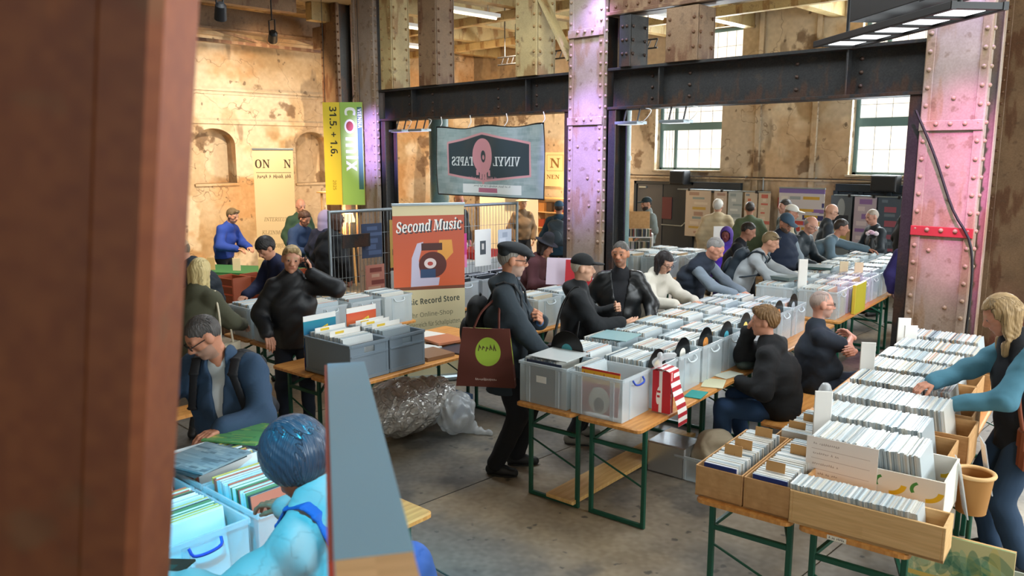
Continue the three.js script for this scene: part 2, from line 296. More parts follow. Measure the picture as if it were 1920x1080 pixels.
/* person(): local axes face +z, own left is +x. Layers of clothing are parts of the figure; bags and caps carried are things of their own. */
function person(label, o) {
  const g = thing('person', label, 'person', [o.at[0], o.y || 0, o.at[1]], R(45 + (o.face || 0)));
  const sd = personCount++ * 1.7, k = (o.h || 1.75) / 1.75, fine = o.fine || 1, bw = o.build || 1;
  const lean = R(o.lean || 0), side = R(o.side || 0), tw = R(o.twist || 0);
  const up = a => V(Math.sin(side) * Math.cos(a), Math.cos(a) * Math.cos(side), Math.sin(a));
  const pel = V(0, o.sit ? o.sit + 0.09 : 0.93 * k, o.hipz || 0);
  const chest = pel.clone().addScaledVector(up(lean * 0.75), 0.28 * k), neck = chest.clone().addScaledVector(up(lean * 1.25), 0.25 * k);
  const sx = V(Math.cos(tw), 0, -Math.sin(tw)), fwd = V(Math.sin(tw), 0, Math.cos(tw));
  const shY = up(lean * 1.25).multiplyScalar(-0.08 * k);
  const sh = { L: neck.clone().add(shY).addScaledVector(sx, 0.158 * k * bw), R: neck.clone().add(shY).addScaledVector(sx, -0.158 * k * bw) };
  const hp = R(o.hp || 0), hy = R(o.hy || 0) + tw;
  const hq = new THREE.Quaternion().setFromEuler(new THREE.Euler(hp, hy, R(o.hr || 0), 'YXZ')), hk = k * (o.headk || 1);
  const top = neck.clone().addScaledVector(up(lean * 1.1 + hp * 0.3), 0.075 * k).addScaledVector(fwd, 0.012);
  const hc = top.clone().add(V(0, 0.10 * hk, 0.018 * hk).applyQuaternion(hq));
  const H = (x, y, z) => V(x * hk, y * hk, z * hk).applyQuaternion(hq).add(hc);
  const inv = hq.clone().invert(), toH = (x, y, z) => V(x, y, z).sub(hc).applyQuaternion(inv).multiplyScalar(1 / hk);
  const arms = {};
  for (const s of ['L', 'R']) {
    const sg = s === 'L' ? 1 : -1, spec = (o.arms && o.arms[s]) || {};
    const t = spec.to ? V(...spec.to) : sh[s].clone().add(V(sg * 0.07, -0.5 * k, 0.07).applyAxisAngle(V(0, 1, 0), tw));
    const pole = spec.pole ? V(...spec.pole) : V(sg * 0.7, -0.6, -0.55).applyAxisAngle(V(0, 1, 0), tw);
    const e = bend(sh[s], t, 0.285 * k, 0.265 * k, pole);
    const dir = spec.dir ? V(...spec.dir) : t.clone().sub(e), palm = spec.palm ? V(...spec.palm) : spec.to ? V(0, -1, 0.15) : V(-sg, 0, 0);
    arms[s] = { s: sh[s], e, w: t, dir, palm, curl: spec.curl ?? 0.45 };
  }
  const legs = {};
  for (const s of ['L', 'R']) {
    const sg = s === 'L' ? 1 : -1, hip = pel.clone().add(V(sg * 0.088 * k, -0.04 * k, 0)), ft = (o.feet && o.feet[s]) || [sg * 0.11, 0, sg * 0.03], an = V(ft[0], (ft[1] || 0) + 0.085, ft[2]);
    legs[s] = { hip, an, kn: bend(hip, an, 0.43 * k, 0.43 * k, V(sg * (o.sit ? 0.25 : 0.08), o.sit ? 0.8 : 0, 1)), toe: o.toe ? R(o.toe[s]) : sg * 0.15 };
  }
  // ---- body: head, neck, hands and the figure under the clothes, one mesh
  const skin = new THREE.Color(o.skin || '#c98d6c'), lip = skin.clone().lerp(new THREE.Color('#8a3630'), 0.5), hairC = new THREE.Color((o.hair && o.hair.color) || '#3a2a1e'), brow = skin.clone().lerp(hairC, 0.6), eyeC = new THREE.Color('#1c1512'), white = skin.clone().lerp(new THREE.Color('#cfc8c0'), 0.3);
  const stub = o.stubble ? skin.clone().lerp(new THREE.Color(o.stubble), 0.5) : null;
  const headP = [ell(H(0, 0.02, -0.012), [0.077, 0.097, 0.097].map(v => v * hk), hq), ell(H(0, -0.052, 0.02), [0.06, 0.066, 0.068].map(v => v * hk), hq), cone(H(0, -0.098, 0.06), H(0, -0.098, 0.062), 0.021 * hk, 0.021 * hk),
    cone(H(0, 0.012, 0.083), H(0, -0.024, 0.105), 0.009 * hk, 0.0145 * hk), cone(H(-0.012, -0.028, 0.094), H(0.012, -0.028, 0.094), 0.009 * hk, 0.009 * hk), cone(H(-0.042, 0.026, 0.066), H(0.042, 0.026, 0.066), 0.016 * hk, 0.016 * hk),
    cone(H(-0.02, -0.058, 0.083), H(0.02, -0.058, 0.083), 0.008 * hk, 0.008 * hk), cone(H(0.044, -0.018, 0.055), H(0.05, -0.02, 0.04), 0.02 * hk, 0.02 * hk), cone(H(-0.044, -0.018, 0.055), H(-0.05, -0.02, 0.04), 0.02 * hk, 0.02 * hk)];
  for (const s of [-1, 1]) headP.push(ell(H(s * 0.079, -0.006, -0.006), [0.012 * hk, 0.033 * hk, 0.021 * hk], hq), cone(H(s * 0.031, 0.006, 0.073), H(s * 0.031, 0.006, 0.0731), 0.0125 * hk, 0.0125 * hk));
  headP.push(cone(top.clone().addScaledVector(up(lean), -0.09), H(0, -0.06, -0.02), 0.052 * k, 0.05 * k));
  const headG = paint(blob(headP, 0.018 * hk, 0.0068 * fine), (x, y, z) => {
    const p = toH(x, y, z), ax = Math.abs(p.x);
    if (Math.hypot(ax - 0.031, (p.y - 0.006) * 1.5) < 0.0125 && p.z > 0.06) return Math.hypot(ax - 0.031, p.y - 0.006) < 0.0085 ? eyeC : white;
    if (Math.abs(p.y - 0.031) < 0.0075 && ax > 0.013 && ax < 0.05 && p.z > 0.05) return brow;
    if (Math.abs(p.y + 0.058) < 0.0095 && ax < 0.025 && p.z > 0.06) return lip;
    if (stub && p.y < -0.034 && p.z > -0.01 + ax * 0.2 && p.y > -0.13) return stub;
    return skin;
  });
  const bodyP = [cone(pel, chest, 0.09 * k * bw, 0.095 * k * bw, sx, 1.3), cone(chest, neck.clone().addScaledVector(up(lean), -0.06), 0.095 * k, 0.06 * k, sx, 1.3), cone(neck.clone().addScaledVector(up(lean), -0.06), top, 0.05 * k, 0.046 * k)];
  const handG = [];
  for (const s of ['L', 'R']) { const a = arms[s], l = legs[s]; bodyP.push(cone(a.s, a.e, 0.043 * k, 0.036 * k), cone(a.e, a.w, 0.036 * k, 0.024 * k), cone(l.hip, l.kn, 0.07 * k, 0.048 * k), cone(l.kn, l.an, 0.046 * k, 0.034 * k), cone(l.an, l.an.clone().add(V(Math.sin(l.toe) * 0.1, -0.045, Math.cos(l.toe) * 0.1)), 0.03, 0.025)); if (!a.hidden) handG.push(paint(blob(handPrims(a.w, a.dir, a.palm, s === 'L', a.curl, k), 0.006, 0.0052 * Math.max(1, fine * 0.9)), () => skin)); }
  const bodyG = paint(blob(bodyP, 0.04, 0.02 * fine), () => skin);
  solid('body', mergeGeometries([headG, bodyG, ...handG]), skinMat, g);
  // ---- clothing
  const cell = 0.0125 * fine;
  for (const L of o.top || []) {
    const pf = L.puff || 0, P = [], hem = L.hem ?? 0.06, r = v => (v + pf) * k;
    if (L.torso !== false) {
      const hm = o.sit ? pel.clone().add(V(0, -0.02, 0)) : pel.clone().add(V(0, -hem - 0.12, 0));
      P.push(cone(hm, pel.clone().lerp(chest, 0.4), r(0.118) * bw, r(0.118) * bw, sx, 1.32), cone(pel.clone().lerp(chest, 0.4), chest, r(0.118) * bw, r(0.124) * bw, sx, 1.36), cone(chest, neck.clone().addScaledVector(up(lean), -0.09 * k), r(0.122) * bw, r(0.078), sx, 1.45));
      const nb = neck.clone().addScaledVector(up(lean), -0.035 * k); for (const q of [sh.L, sh.R]) P.push(cone(nb, q.clone().lerp(nb, 0.08), r(0.05), r(0.05))); P.push( cone(neck.clone().addScaledVector(up(lean), -0.06), neck.clone().addScaledVector(up(lean * 1.1), (L.collar ?? 0.0) - 0.01), r(0.066), r(0.064)));
      if (o.belly) P.push(ell(pel.clone().lerp(chest, 0.45).addScaledVector(fwd, 0.05), [0.15 * k * bw, 0.15 * k, o.belly * k], null));
      if (L.hood) P.push(ell(neck.clone().addScaledVector(fwd, -0.075 * k).addScaledVector(up(lean), -0.015), [0.125 * k * (L.hoodk || 1), 0.06 * k * (L.hoodk || 1), 0.07 * k * (L.hoodk || 1)], new THREE.Quaternion().setFromEuler(new THREE.Euler(0.5 + lean, tw, 0, 'YXZ'))), cone(neck.clone().addScaledVector(sx, 0.075).addScaledVector(fwd, 0.03), neck.clone().addScaledVector(sx, -0.075).addScaledVector(fwd, 0.03), 0.04 * k, 0.04 * k));
    }
    const fr = L.sleeve ?? 1;
    if (fr > 0) for (const s of ['L', 'R']) { const a = arms[s], ew = a.e.clone().lerp(a.w, Math.min(1, Math.max(0, (fr - 0.5) * 2)) * 0.97); if (fr > 0.5) P.push(cone(a.s, a.e, r(0.058), r(0.05)), cone(a.e, ew, r(0.05), r(0.04))); else P.push(cone(a.s, a.s.clone().lerp(a.e, fr * 2), r(0.062), r(0.062))); }
    const front = L.open, opening = front ? (d, x, y, z) => { const lx = (x - chest.x) * Math.cos(tw) - (z - chest.z) * Math.sin(tw), lz = (x - chest.x) * Math.sin(tw) + (z - chest.z) * Math.cos(tw); const w = front * clamp((y - chest.y + 0.3) / 0.5, 0.1, 1); return lz > -0.05 ? Math.max(d, w - Math.abs(lx)) : d; } : d => d;
    const fd = folds(sd, L.fold ?? 0.0055), quilt = L.quilt ? (x, y, z) => fd(x, y, z) - 0.008 * Math.abs(Math.sin(y * 34)) : fd;
    const hemY = o.sit ? -1 : pel.y - hem;
    const gg = blob(P, 0.045, cell, { disp: quilt, cut: (d, x, y, z) => { if (y < hemY + 0.05 && Math.abs(x) < 0.26 * k && L.torso !== false) d = Math.max(d, (hemY + 0.006 * Math.sin(x * 9 + sd)) - y); return opening(d, x, y, z); } });
    solid(L.name, gg, cloth(L.color, L.rough ?? 0.85), g);
  }
  if (o.legs) {
    const P = [cone(pel.clone().add(V(0, 0.03, 0)), pel.clone().add(V(0, -0.06, 0)), 0.115 * k * bw, 0.12 * k * bw, V(1, 0, 0), 1.3)], pf = o.legs.puff || 0;
    for (const s of ['L', 'R']) { const l = legs[s], e = l.kn.clone().lerp(l.an, 0.97); P.push(cone(l.hip, l.kn, (0.092 + pf) * k, (0.066 + pf) * k), cone(l.kn, e, (0.066 + pf) * k, (0.054 + pf) * k)); }
    solid(o.legs.name || 'trousers', blob(P, 0.03, cell, { disp: folds(sd + 5, 0.004) }), cloth(o.legs.color), g);
  }
  if (o.shoes) for (const s of ['L', 'R']) {
    const l = legs[s], f = V(Math.sin(l.toe), 0, Math.cos(l.toe)), y0 = l.an.y - 0.085, b = l.an.clone().setY(y0);
    const q = (d, y) => b.clone().addScaledVector(f, d).setY(y0 + y);
    const shoe = solid('shoe', blob([cone(q(-0.04, 0.045), q(0.06, 0.045), 0.045, 0.046), cone(q(0.06, 0.04), q(0.16, 0.032), 0.044, 0.036), cone(q(-0.01, 0.06), q(-0.005, 0.1), 0.042, 0.046)], 0.03, 0.009 * fine, { cut: (d, x, y) => Math.max(d, y0 + 0.002 - y) }), cloth(o.shoes, 0.5), g);
    if (fine <= 1) { const s2 = new THREE.Shape(); s2.absellipse(0, 0, 0.046, 0.13, 0, Math.PI * 2, false, 0); obj('sole', new THREE.ExtrudeGeometry(s2, { depth: 0.014, bevelEnabled: false, curveSegments: 10 }).rotateX(-Math.PI / 2).rotateY(l.toe).translate(q(0.055, 0).x, y0 + 0.001, q(0.055, 0).z), cloth('#2a2a28', 0.8), shoe); }
  }
  // ---- hair, beard, headwear, glasses
  const hs = o.hair, strands = (a, f) => (x, y, z) => { const p = toH(x, y, z); return a * (Math.sin(Math.atan2(p.x, p.z + 0.02) * f + 5 * Math.sin(p.y * 26 + sd)) + 0.7 * Math.sin(p.x * 160 + p.z * 90 + sd) * Math.sin(p.y * 70)); };
  if (hs && hs.style !== 'none') {
    const t = hs.thick ?? -0.003, P = []; let cutf = null; const line = hs.line ?? 0.07;
    const keep = (d, x, y, z) => { const p = toH(x, y, z); const h = 0.76 * (p.y - line) - 0.65 * (p.z - 0.072) + 0.004 * Math.sin(p.x * 130 + sd) + 0.003 * Math.sin(p.x * 70 + p.z * 90); const ear = Math.hypot((p.y + 0.01) * 1.0, (p.z - 0.004) * 1.2) - 0.04; let e = Math.max(d, -h * hk); if (hs.style !== 'long' && hs.style !== 'bob' && hs.ear !== false) e = Math.max(e, Math.abs(p.x) > 0.055 ? -ear * hk : -1); if (hs.style === 'ring') e = Math.max(e, (p.y - 0.035 + Math.max(0, -p.z) * -0.25) * hk); return e; };
    if (hs.style === 'long' || hs.style === 'bob') {
      const len = hs.length || 0.2;
      P.push(ell(H(0, 0.026, -0.016), [0.09, 0.104, 0.108].map(v => v * hk), hq));
      const dn = V(0, -1, 0), A = (x, z) => H(x, 0.0, z);
      for (const [x, z, r] of [[-0.075, -0.02, 0.03], [0.075, -0.02, 0.03], [-0.05, -0.07, 0.042], [0.05, -0.07, 0.042], [0, -0.085, 0.045]]) P.push(cone(A(x, z), A(x * 1.1, z - 0.01).addScaledVector(dn, len * hk), r * hk, r * 0.75 * hk));
      cutf = (d, x, y, z) => { const p = toH(x, y, z); if (p.z > 0.01 && p.y < 0.065 && p.y > -0.14) return Math.max(d, (0.066 - Math.abs(p.x)) * hk * (p.z > 0.03 ? 1.4 : 1), p.z > 0.05 ? 0.004 : -1); return d; };
    } else { P.push(ell(H(0, 0.026 + t * 0.3, -0.016), [0.083 + t, 0.1 + t, 0.103 + t].map(v => v * hk), hq)); if (hs.quiff) P.push(cone(H(-0.035, 0.098, 0.06), H(0.035, 0.1, 0.06), 0.026 * hk, 0.026 * hk)); cutf = keep; }
    solid('hair', blob(P, 0.02, 0.0066 * fine, { disp: strands(hs.rough ?? 0.0016, 24), cut: cutf, amp: 0.03 }), hairMat(hs.color, hs.gloss ?? 0.5), g);
  }
  if (o.beard) solid('beard', blob([ell(H(0, -0.062, 0.024), [0.064, 0.064, 0.074].map(v => v * hk), hq), cone(H(0, -0.1, 0.062), H(0, -0.11, 0.06), 0.024 * hk, 0.022 * hk)], 0.02, 0.0066 * fine, { disp: strands(0.002, 40), cut: (d, x, y, z) => { const p = toH(x, y, z); return Math.max(d, (p.y + 0.03 - Math.max(0, 0.05 - p.z) * 0.5 - (Math.abs(p.x) < 0.034 ? -0.014 : 0)) * hk, (0.0 - p.z) * hk, Math.hypot(p.x * 0.8, p.y + 0.058) < 0.013 ? 0.003 : -1); } }), cloth(o.beard, 0.8), g);
  const hat = o.hat;
  if (hat) {
    let P, cf = null;
    if (hat.style === 'flat') P = [ell(H(0, 0.088, -0.01), [0.1 * hk, 0.045 * hk, 0.12 * hk], hq), ell(H(0, 0.07, 0.07), [0.085 * hk, 0.03 * hk, 0.07 * hk], hq), ell(H(0, 0.052, 0.115), [0.07 * hk, 0.01 * hk, 0.045 * hk], hq), ell(H(0, 0.055, -0.06), [0.088 * hk, 0.05 * hk, 0.06 * hk], hq)];
    else if (hat.style === 'brim') P = [cone(H(0, 0.07, -0.01), H(0, 0.125, -0.012), 0.088 * hk, 0.078 * hk), ell(H(0, 0.058, -0.008), [0.155 * hk, 0.012 * hk, 0.165 * hk], hq)];
    else if (hat.style === 'hood') { P = [ell(H(0, 0.0, -0.03), [0.115 * hk, 0.15 * hk, 0.13 * hk], hq), cone(H(0, -0.1, -0.05), neck, 0.1 * hk, 0.1 * hk)]; cf = (d, x, y, z) => { const p = toH(x, y, z); return p.z > 0.0 ? Math.max(d, 0.082 * hk - Math.hypot(p.x, (p.y + 0.01) * 0.8) * hk) : d; }; }
    else if (hat.style === 'beanie') { P = [ell(H(0, 0.045, -0.014), [0.092 * hk, 0.1 * hk, 0.11 * hk], hq)]; cf = (d, x, y, z) => { const p = toH(x, y, z); return Math.max(d, (0.035 - p.y - p.z * -0.2) * hk); }; }
    else { P = [ell(H(0, 0.045, -0.012), [0.09 * hk, 0.09 * hk, 0.108 * hk], hq), ell(H(0, 0.052, hat.back ? -0.13 : 0.125), [0.066 * hk, 0.011 * hk, 0.07 * hk], hq)]; cf = (d, x, y, z) => { const p = toH(x, y, z); return Math.max(d, (0.036 - p.y) * hk); }; }
    solid(hat.style === 'brim' ? 'hat' : hat.style === 'hood' ? 'hood' : 'cap', blob(P, 0.016, 0.0072 * fine, { cut: cf, amp: 0.03 }), cloth(hat.color, 0.85), g);
  }
  if (o.glasses) {
    const up2 = o.glasses.up ? 0.075 : 0, G = [], X = new THREE.Matrix4().compose(hc, hq, V(hk, hk, hk));
    for (const s of [-1, 1]) { G.push(new THREE.TorusGeometry(0.021, 0.0024, 5, 14).scale(1.1, 0.85, 1).translate(s * 0.031, 0.005 + up2, 0.1 - up2 * 0.25), bar([s * 0.054, 0.01 + up2, 0.098 - up2 * 0.25], [s * 0.083, 0.008 + up2, 0.0], 0.004)); if (o.glasses.dark) G.push(new THREE.CircleGeometry(0.021, 14).scale(1.1, 0.85, 1).translate(s * 0.031, 0.005 + up2, 0.1 - up2 * 0.25)); }
    G.push(bar([-0.01, 0.008 + up2, 0.104 - up2 * 0.25], [0.01, 0.008 + up2, 0.104 - up2 * 0.25], 0.004));
    for (const q of G) q.applyMatrix4(X); obj('glasses', G, o.glasses.mat || M.black, g);
  }
  g.userData.joints = undefined; delete g.userData.joints;
  return { g, sh, neck, chest, pel, arms, hc, k };
}
// ---------------------------------------------------------------- the hall
const wallMatL = new THREE.MeshStandardMaterial({ map: plasterLeft, bumpMap: plasterBump, bumpScale: 0.015, roughness: 0.9 });
const wallMatB = new THREE.MeshStandardMaterial({ map: plasterBack, bumpMap: plasterBump, bumpScale: 0.015, roughness: 0.9 });
const floorMats = [[1.4, 1.38, 1.34], [1.22, 1.22, 1.22], [1.55, 1.48, 1.38]].map(c => new THREE.MeshStandardMaterial({ map: floorTex, roughnessMap: floorRough, roughness: 0.8, color: new THREE.Color(...c) }));
const structure = (o) => { o.userData.kind = 'structure'; return o; };
{
  const W = HALL.x1 - HALL.x0, D = HALL.z1 - HALL.z0, cx = (HALL.x0 + HALL.x1) / 2, cz = (HALL.z0 + HALL.z1) / 2;
  const floor = tag(obj('floor', box(W + 0.8, 0.2, D + 0.8, cx, -0.112, cz), floorMats[1]), 'grey and beige stained concrete slab floor of the hall', 'floor', null, 'structure');
  const slab = flat(cbox(2.488, 0.05, 2.488, 0, -0.0255, 0, 0.004));
  for (let i = 0, X = HALL.x0 + 1.25; X < HALL.x1; X += 2.5, i++) for (let Z = HALL.z1 - 1.25, j = 0; Z > HALL.z0; Z -= 2.5, j++) {
    const m = obj('slab', slab.clone().translate(X, 0, Z), floorMats[(i * 7 + j * 5 + (i * j) % 3) % 3], floor); m.position.y = -0.0005 * ((i + j) % 3);
  }
  // ceiling with roof-light openings over the near bay
  const s = new THREE.Shape(); s.moveTo(HALL.x0 - 0.4, -HALL.z1 - 0.4); s.lineTo(HALL.x1 + 0.4, -HALL.z1 - 0.4); s.lineTo(HALL.x1 + 0.4, -HALL.z0 + 0.4); s.lineTo(HALL.x0 - 0.4, -HALL.z0 + 0.4); s.closePath();
  const skyMat = std('#ffffff', 0.6, { emissive: DAY, emissiveIntensity: 1.4 });
  for (const [x, z] of SKYLIGHTS) { const h = new THREE.Path(); h.moveTo(x - 1.15, -z - 0.8); h.lineTo(x + 1.15, -z - 0.8); h.lineTo(x + 1.15, -z + 0.8); h.lineTo(x - 1.15, -z + 0.8); h.closePath(); s.holes.push(h); }
  const ceilMat = new THREE.MeshStandardMaterial({ map: plasterBack, roughness: 0.9, color: '#cfc4ac' });
  const ceil = structure(obj('ceiling', new THREE.ExtrudeGeometry(s, { depth: 0.3, bevelEnabled: false }).rotateX(-Math.PI / 2).translate(0, HALL.h, 0), ceilMat)); tag(ceil, 'pale plastered ceiling high above the hall', 'ceiling');
  SKYLIGHTS.forEach(([x, z]) => obj('roof_light_pane', box(2.34, 0.03, 1.64, x, HALL.h + 0.06, z), skyMat, ceil));
  for (let X = -16; X < -3; X += 1.85) obj('ceiling_beam', cbox(0.22, 0.34, HALL.z0 * -1 - 8.6, X, HALL.h - 0.17, (HALL.z0 - 8.6) / 2, 0.01), M.steelCream, ceil);
  for (const Z of [-10.6, -13]) obj('ceiling_purlin', cbox(14, 0.16, 0.14, -9.6, HALL.h - 0.42, Z, 0.01), M.steelCream, ceil);
  for (let X = -16.2; X < -8; X += 2.2) obj('ceiling_beam', cbox(0.2, 0.28, 8, X, HALL.h - 0.14, -4.2, 0.01), M.steelBrown, ceil);
}
function holedWall(L, Hh, holes, depth) {
  const s = new THREE.Shape(); s.moveTo(L[0], 0); s.lineTo(L[1], 0); s.lineTo(L[1], Hh); s.lineTo(L[0], Hh); s.closePath();
  for (const [a, b, y0, y1, arch] of holes) { const h = new THREE.Path(); h.moveTo(a, y0); h.lineTo(b, y0); if (arch) { const r = (b - a) / 2; h.lineTo(b, y1 - r * 0.75); h.absellipse((a + b) / 2, y1 - r * 0.75, r, r * 0.75, 0, Math.PI, false, 0); } else { h.lineTo(b, y1); h.lineTo(a, y1); } h.closePath(); s.holes.push(h); }
  return new THREE.ExtrudeGeometry(s, { depth, bevelEnabled: false, curveSegments: 14 });
}
{
  // left wall with two arched niches; u runs along -z
  const niches = [[7.42, 8.36, 1.96, 3.16, true], [9.84, 10.72, 1.92, 3.13, true]];
  const wl = structure(obj('wall_left', holedWall([-HALL.z1, -HALL.z0], HALL.h, niches, 0.4).rotateY(Math.PI / 2).translate(HALL.x0 - 0.4, 0, 0), wallMatL)); tag(wl, 'peeling ochre plaster wall with arched niches and mouldings', 'wall');
  for (const [a, b, y0, y1] of niches) { obj('niche_back', box(0.12, y1 - y0 + 0.3, b - a + 0.3, HALL.x0 - 0.46, (y0 + y1) / 2, -(a + b) / 2), wallMatL, wl); obj('niche_sill', cbox(0.5, 0.05, b - a + 0.06, HALL.x0 - 0.2, y0 - 0.005, -(a + b) / 2, 0.01), wallMatL, wl); }
  for (const [y, h, d] of [[3.98, 0.05, 0.05], [3.9, 0.03, 0.03], [3.3, 0.08, 0.05], [5.2, 0.2, 0.08]]) obj('moulding', cbox(d, h, 19, HALL.x0 + d / 2, y, -5.6, 0.01), wallMatL, wl);
  // back wall with windows
  const holes = [...BACK_WINDOWS, ...UPPER_WINDOWS];
  const wb = structure(obj('wall_back', holedWall([HALL.x0 - 0.4, HALL.x1 + 0.4], HALL.h, holes, 0.4).translate(0, 0, HALL.z0 - 0.4), wallMatB)); tag(wb, 'stained beige plaster wall with tall industrial windows', 'wall');
  for (const X of [-12.4, -8.3, -7.1, -4.2]) obj('pilaster', cbox(0.12, HALL.h, 0.06, X, HALL.h / 2, HALL.z0 + 0.03, 0.01), wallMatB, wb);
  obj('ledge', cbox(15, 0.05, 0.08, -7.6, 2.1, HALL.z0 + 0.04, 0.01), wallMatB, wb);
  const fm = std('#5f7f84', 0.5), glassMat = std('#fff8ee', 0.5, { emissive: new THREE.Color(1, 0.96, 0.9), emissiveIntensity: 0.95 }), wire = std('#8b8f8c', 0.5);
  holes.forEach(([a, b, y0, y1], n) => {
    const w = structure(new THREE.Group()); w.name = 'window_' + (n + 1); w.position.set((a + b) / 2, y0, HALL.z0 - 0.24); scene.add(w);
    tag(w, ['tall steel window above the black door, with wide reveal', 'tall steel window at the right behind the riveted column', 'steel window far right behind the brown column', 'small upper window above the left window', 'small upper window high above the right window'][n], 'window');
    const W = b - a, Hh = y1 - y0, t = 0.07;
    obj('frame', [cbox(W, t, 0.09, 0, t / 2, 0), cbox(W, t, 0.09, 0, Hh - t / 2, 0), cbox(t, Hh, 0.09, -W / 2 + t / 2, Hh / 2, 0), cbox(t, Hh, 0.09, W / 2 - t / 2, Hh / 2, 0), ...(W > 1.6 ? [cbox(0.07, Hh, 0.09, -W / 2 + 0.42, Hh / 2, 0)] : [])], fm, w);
    const cols = W > 1.6 ? [[-W / 2 + t, -W / 2 + 0.4], [-W / 2 + 0.44, W / 2 - t]] : [[-W / 2 + t, W / 2 - t]], rows = Hh > 1.2 ? [[t, Hh * 0.56], [Hh * 0.66, Hh - t]] : [[t, Hh - t]];
    if (Hh > 1.2) obj('transom', cbox(W, Hh * 0.1, 0.1, 0, Hh * 0.61, 0), fm, w);
    for (const [p, q] of cols) for (const [r0, r1] of rows) {
      const pane = obj('pane', box(q - p, r1 - r0, 0.012, (p + q) / 2, (r0 + r1) / 2, 0), glassMat, w);
      const wires = []; for (let k = 1; k < 4; k++) wires.push(box(0.008, r1 - r0, 0.004, p + (q - p) * k / 4, (r0 + r1) / 2, 0.012)); wires.push(box(q - p, 0.008, 0.004, (p + q) / 2, (r0 + r1) / 2, 0.012)); obj('glazing_wire', wires, wire, pane);
    }
    obj('window_sill', cbox(W + 0.08, 0.04, 0.3, 0, -0.0, 0.14), wallMatB, w);
  });
  // right wall (outside the frame) with tall windows, near wall behind the camera
  const wr = structure(obj('wall_right', holedWall([-HALL.z1, -HALL.z0], HALL.h, SIDE_WINDOWS.map(z => [-z - 0.9, -z + 0.9, 2.05, 4.75]), 0.4).rotateY(Math.PI / 2).translate(HALL.x1, 0, 0), wallMatB)); tag(wr, 'plaster wall on the right with three tall windows', 'wall');
  for (const z of SIDE_WINDOWS) obj('window_pane', box(0.02, 2.68, 1.78, HALL.x1 + 0.1, 3.4, z), glassMat, wr);
  const wn = structure(obj('wall_near', holedWall([HALL.x0 - 0.4, HALL.x1 + 0.4], HALL.h, NEAR_WINDOWS.map(x => [x - 0.9, x + 0.9, 2.45, 4.75]), 0.4).translate(0, 0, HALL.z1), wallMatB)); for (const x of NEAR_WINDOWS) obj('window_pane', box(1.78, 2.28, 0.02, x, 3.6, HALL.z1 + 0.1), glassMat, wn); tag(wn, 'plaster wall with a window behind the viewer', 'wall');
}
// ---------------------------------------------------------------- riveted steelwork
const rivetGeo = flat(new THREE.SphereGeometry(0.021, 8, 5, 0, Math.PI * 2, 0, Math.PI / 2).rotateX(Math.PI / 2));
const rivetSide = rivetGeo.clone().rotateY(Math.PI / 2);
function rivets(parent, m, spots, g = rivetGeo) { for (const [x, y, z] of spots) { const r = new THREE.Mesh(g, m); r.name = 'rivet'; r.position.set(x, y, z); r.castShadow = r.receiveShadow = true; parent.add(r); } }
muv(rivetGeo); muv(rivetSide);
function steelColumn(label, x, z, { y0 = 0, h = HALL.h - y0, w = 0.54, d = 0.4, mat = M.steelPurple, pitch = 0.15, from = 0.9, to = h - 0.2, bands = [], mids = [] } = {}) {
  const c = thing('steel_column', label, 'steel column', [x, y0, z]);
  obj('web', [cbox(0.04, h, d - 0.04, -w / 2 + 0.1, h / 2, 0), cbox(0.04, h, d - 0.04, w / 2 - 0.1, h / 2, 0)], M.steelDark, c);
  obj('front_plate', cbox(w, h, 0.025, 0, h / 2, d / 2 - 0.0125), mat, c);
  obj('rear_plate', cbox(w, h, 0.025, 0, h / 2, -d / 2 + 0.0125), mat, c);
  for (const s of [-1, 1]) { obj('corner_angle', cbox(0.075, h, 0.014, s * (w / 2 - 0.0375), h / 2, d / 2 + 0.007), mat, c); obj('corner_angle', [cbox(0.014, h, 0.075, s * (w / 2 + 0.0), h / 2, d / 2 - 0.03), cbox(0.014, h, 0.075, s * w / 2, h / 2, -d / 2 + 0.04)], mat, c); }
  for (const [y, bh, m] of bands) obj('cover_plate', cbox(w + 0.012, bh, 0.02, 0, y, d / 2 + 0.022, 0.004), m || mat, c);
  const sp = []; for (let y = from; y < to; y += pitch) for (const s of [-1, 1]) sp.push([s * (w / 2 - 0.036), y, d / 2 + 0.014]);
  for (const [mx, my] of mids) sp.push([mx, my, d / 2 + 0.001]);
  for (const [y, bh] of bands) for (const k of [-0.12, 0.0, 0.12]) sp.push([k, y + bh * 0.15, d / 2 + 0.032]);
  rivets(c, mat, sp);
  const ss = []; for (let y = from; y < to; y += pitch) ss.push([w / 2 + 0.007, y, d / 2 - 0.035]); rivets(c, mat, ss, rivetSide);
  obj('base_plate', cbox(w + 0.16, 0.03, d + 0.16, 0, 0.015, 0), M.steelDark, c);
  return c;
}
const ROW = -8.2;
steelColumn('tall riveted steel column beside the yellow and green fair sign', -11.5, ROW, { w: 0.6, from: 2.1, pitch: 0.13, mids: [[0.05, 3.6], [-0.05, 3.0], [0.1, 2.5], [-0.12, 2.2]] });
steelColumn('riveted steel column in the middle behind the person in a leather jacket', -6.68, ROW, { w: 0.56, from: 1.5, pitch: 0.13, bands: [[3.02, 0.1], [4.1, 0.1]], mids: [[0.05, 2.3], [-0.12, 2.7], [0.08, 1.95]] });
steelColumn('broad riveted steel column at the right above the record rows', -2.4, ROW, { w: 0.52, from: 0.8, pitch: 0.16, bands: [[2.86, 0.09], [1.9, 0.09, std('#a02c30', 0.6)]], mids: [[0.0, 2.5], [-0.1, 1.72], [0.08, 1.2], [0.03, 2.2], [0, 3.1]] });
steelColumn('brown riveted column behind and right of the broad column', -2.75, -12.2, { w: 0.62, mat: M.steelBrown, from: 1.6 });
steelColumn('dark brown riveted column standing left of the fair sign', -14.1, -9.2, { w: 0.55, mat: M.steelBrown, from: 1.8 });
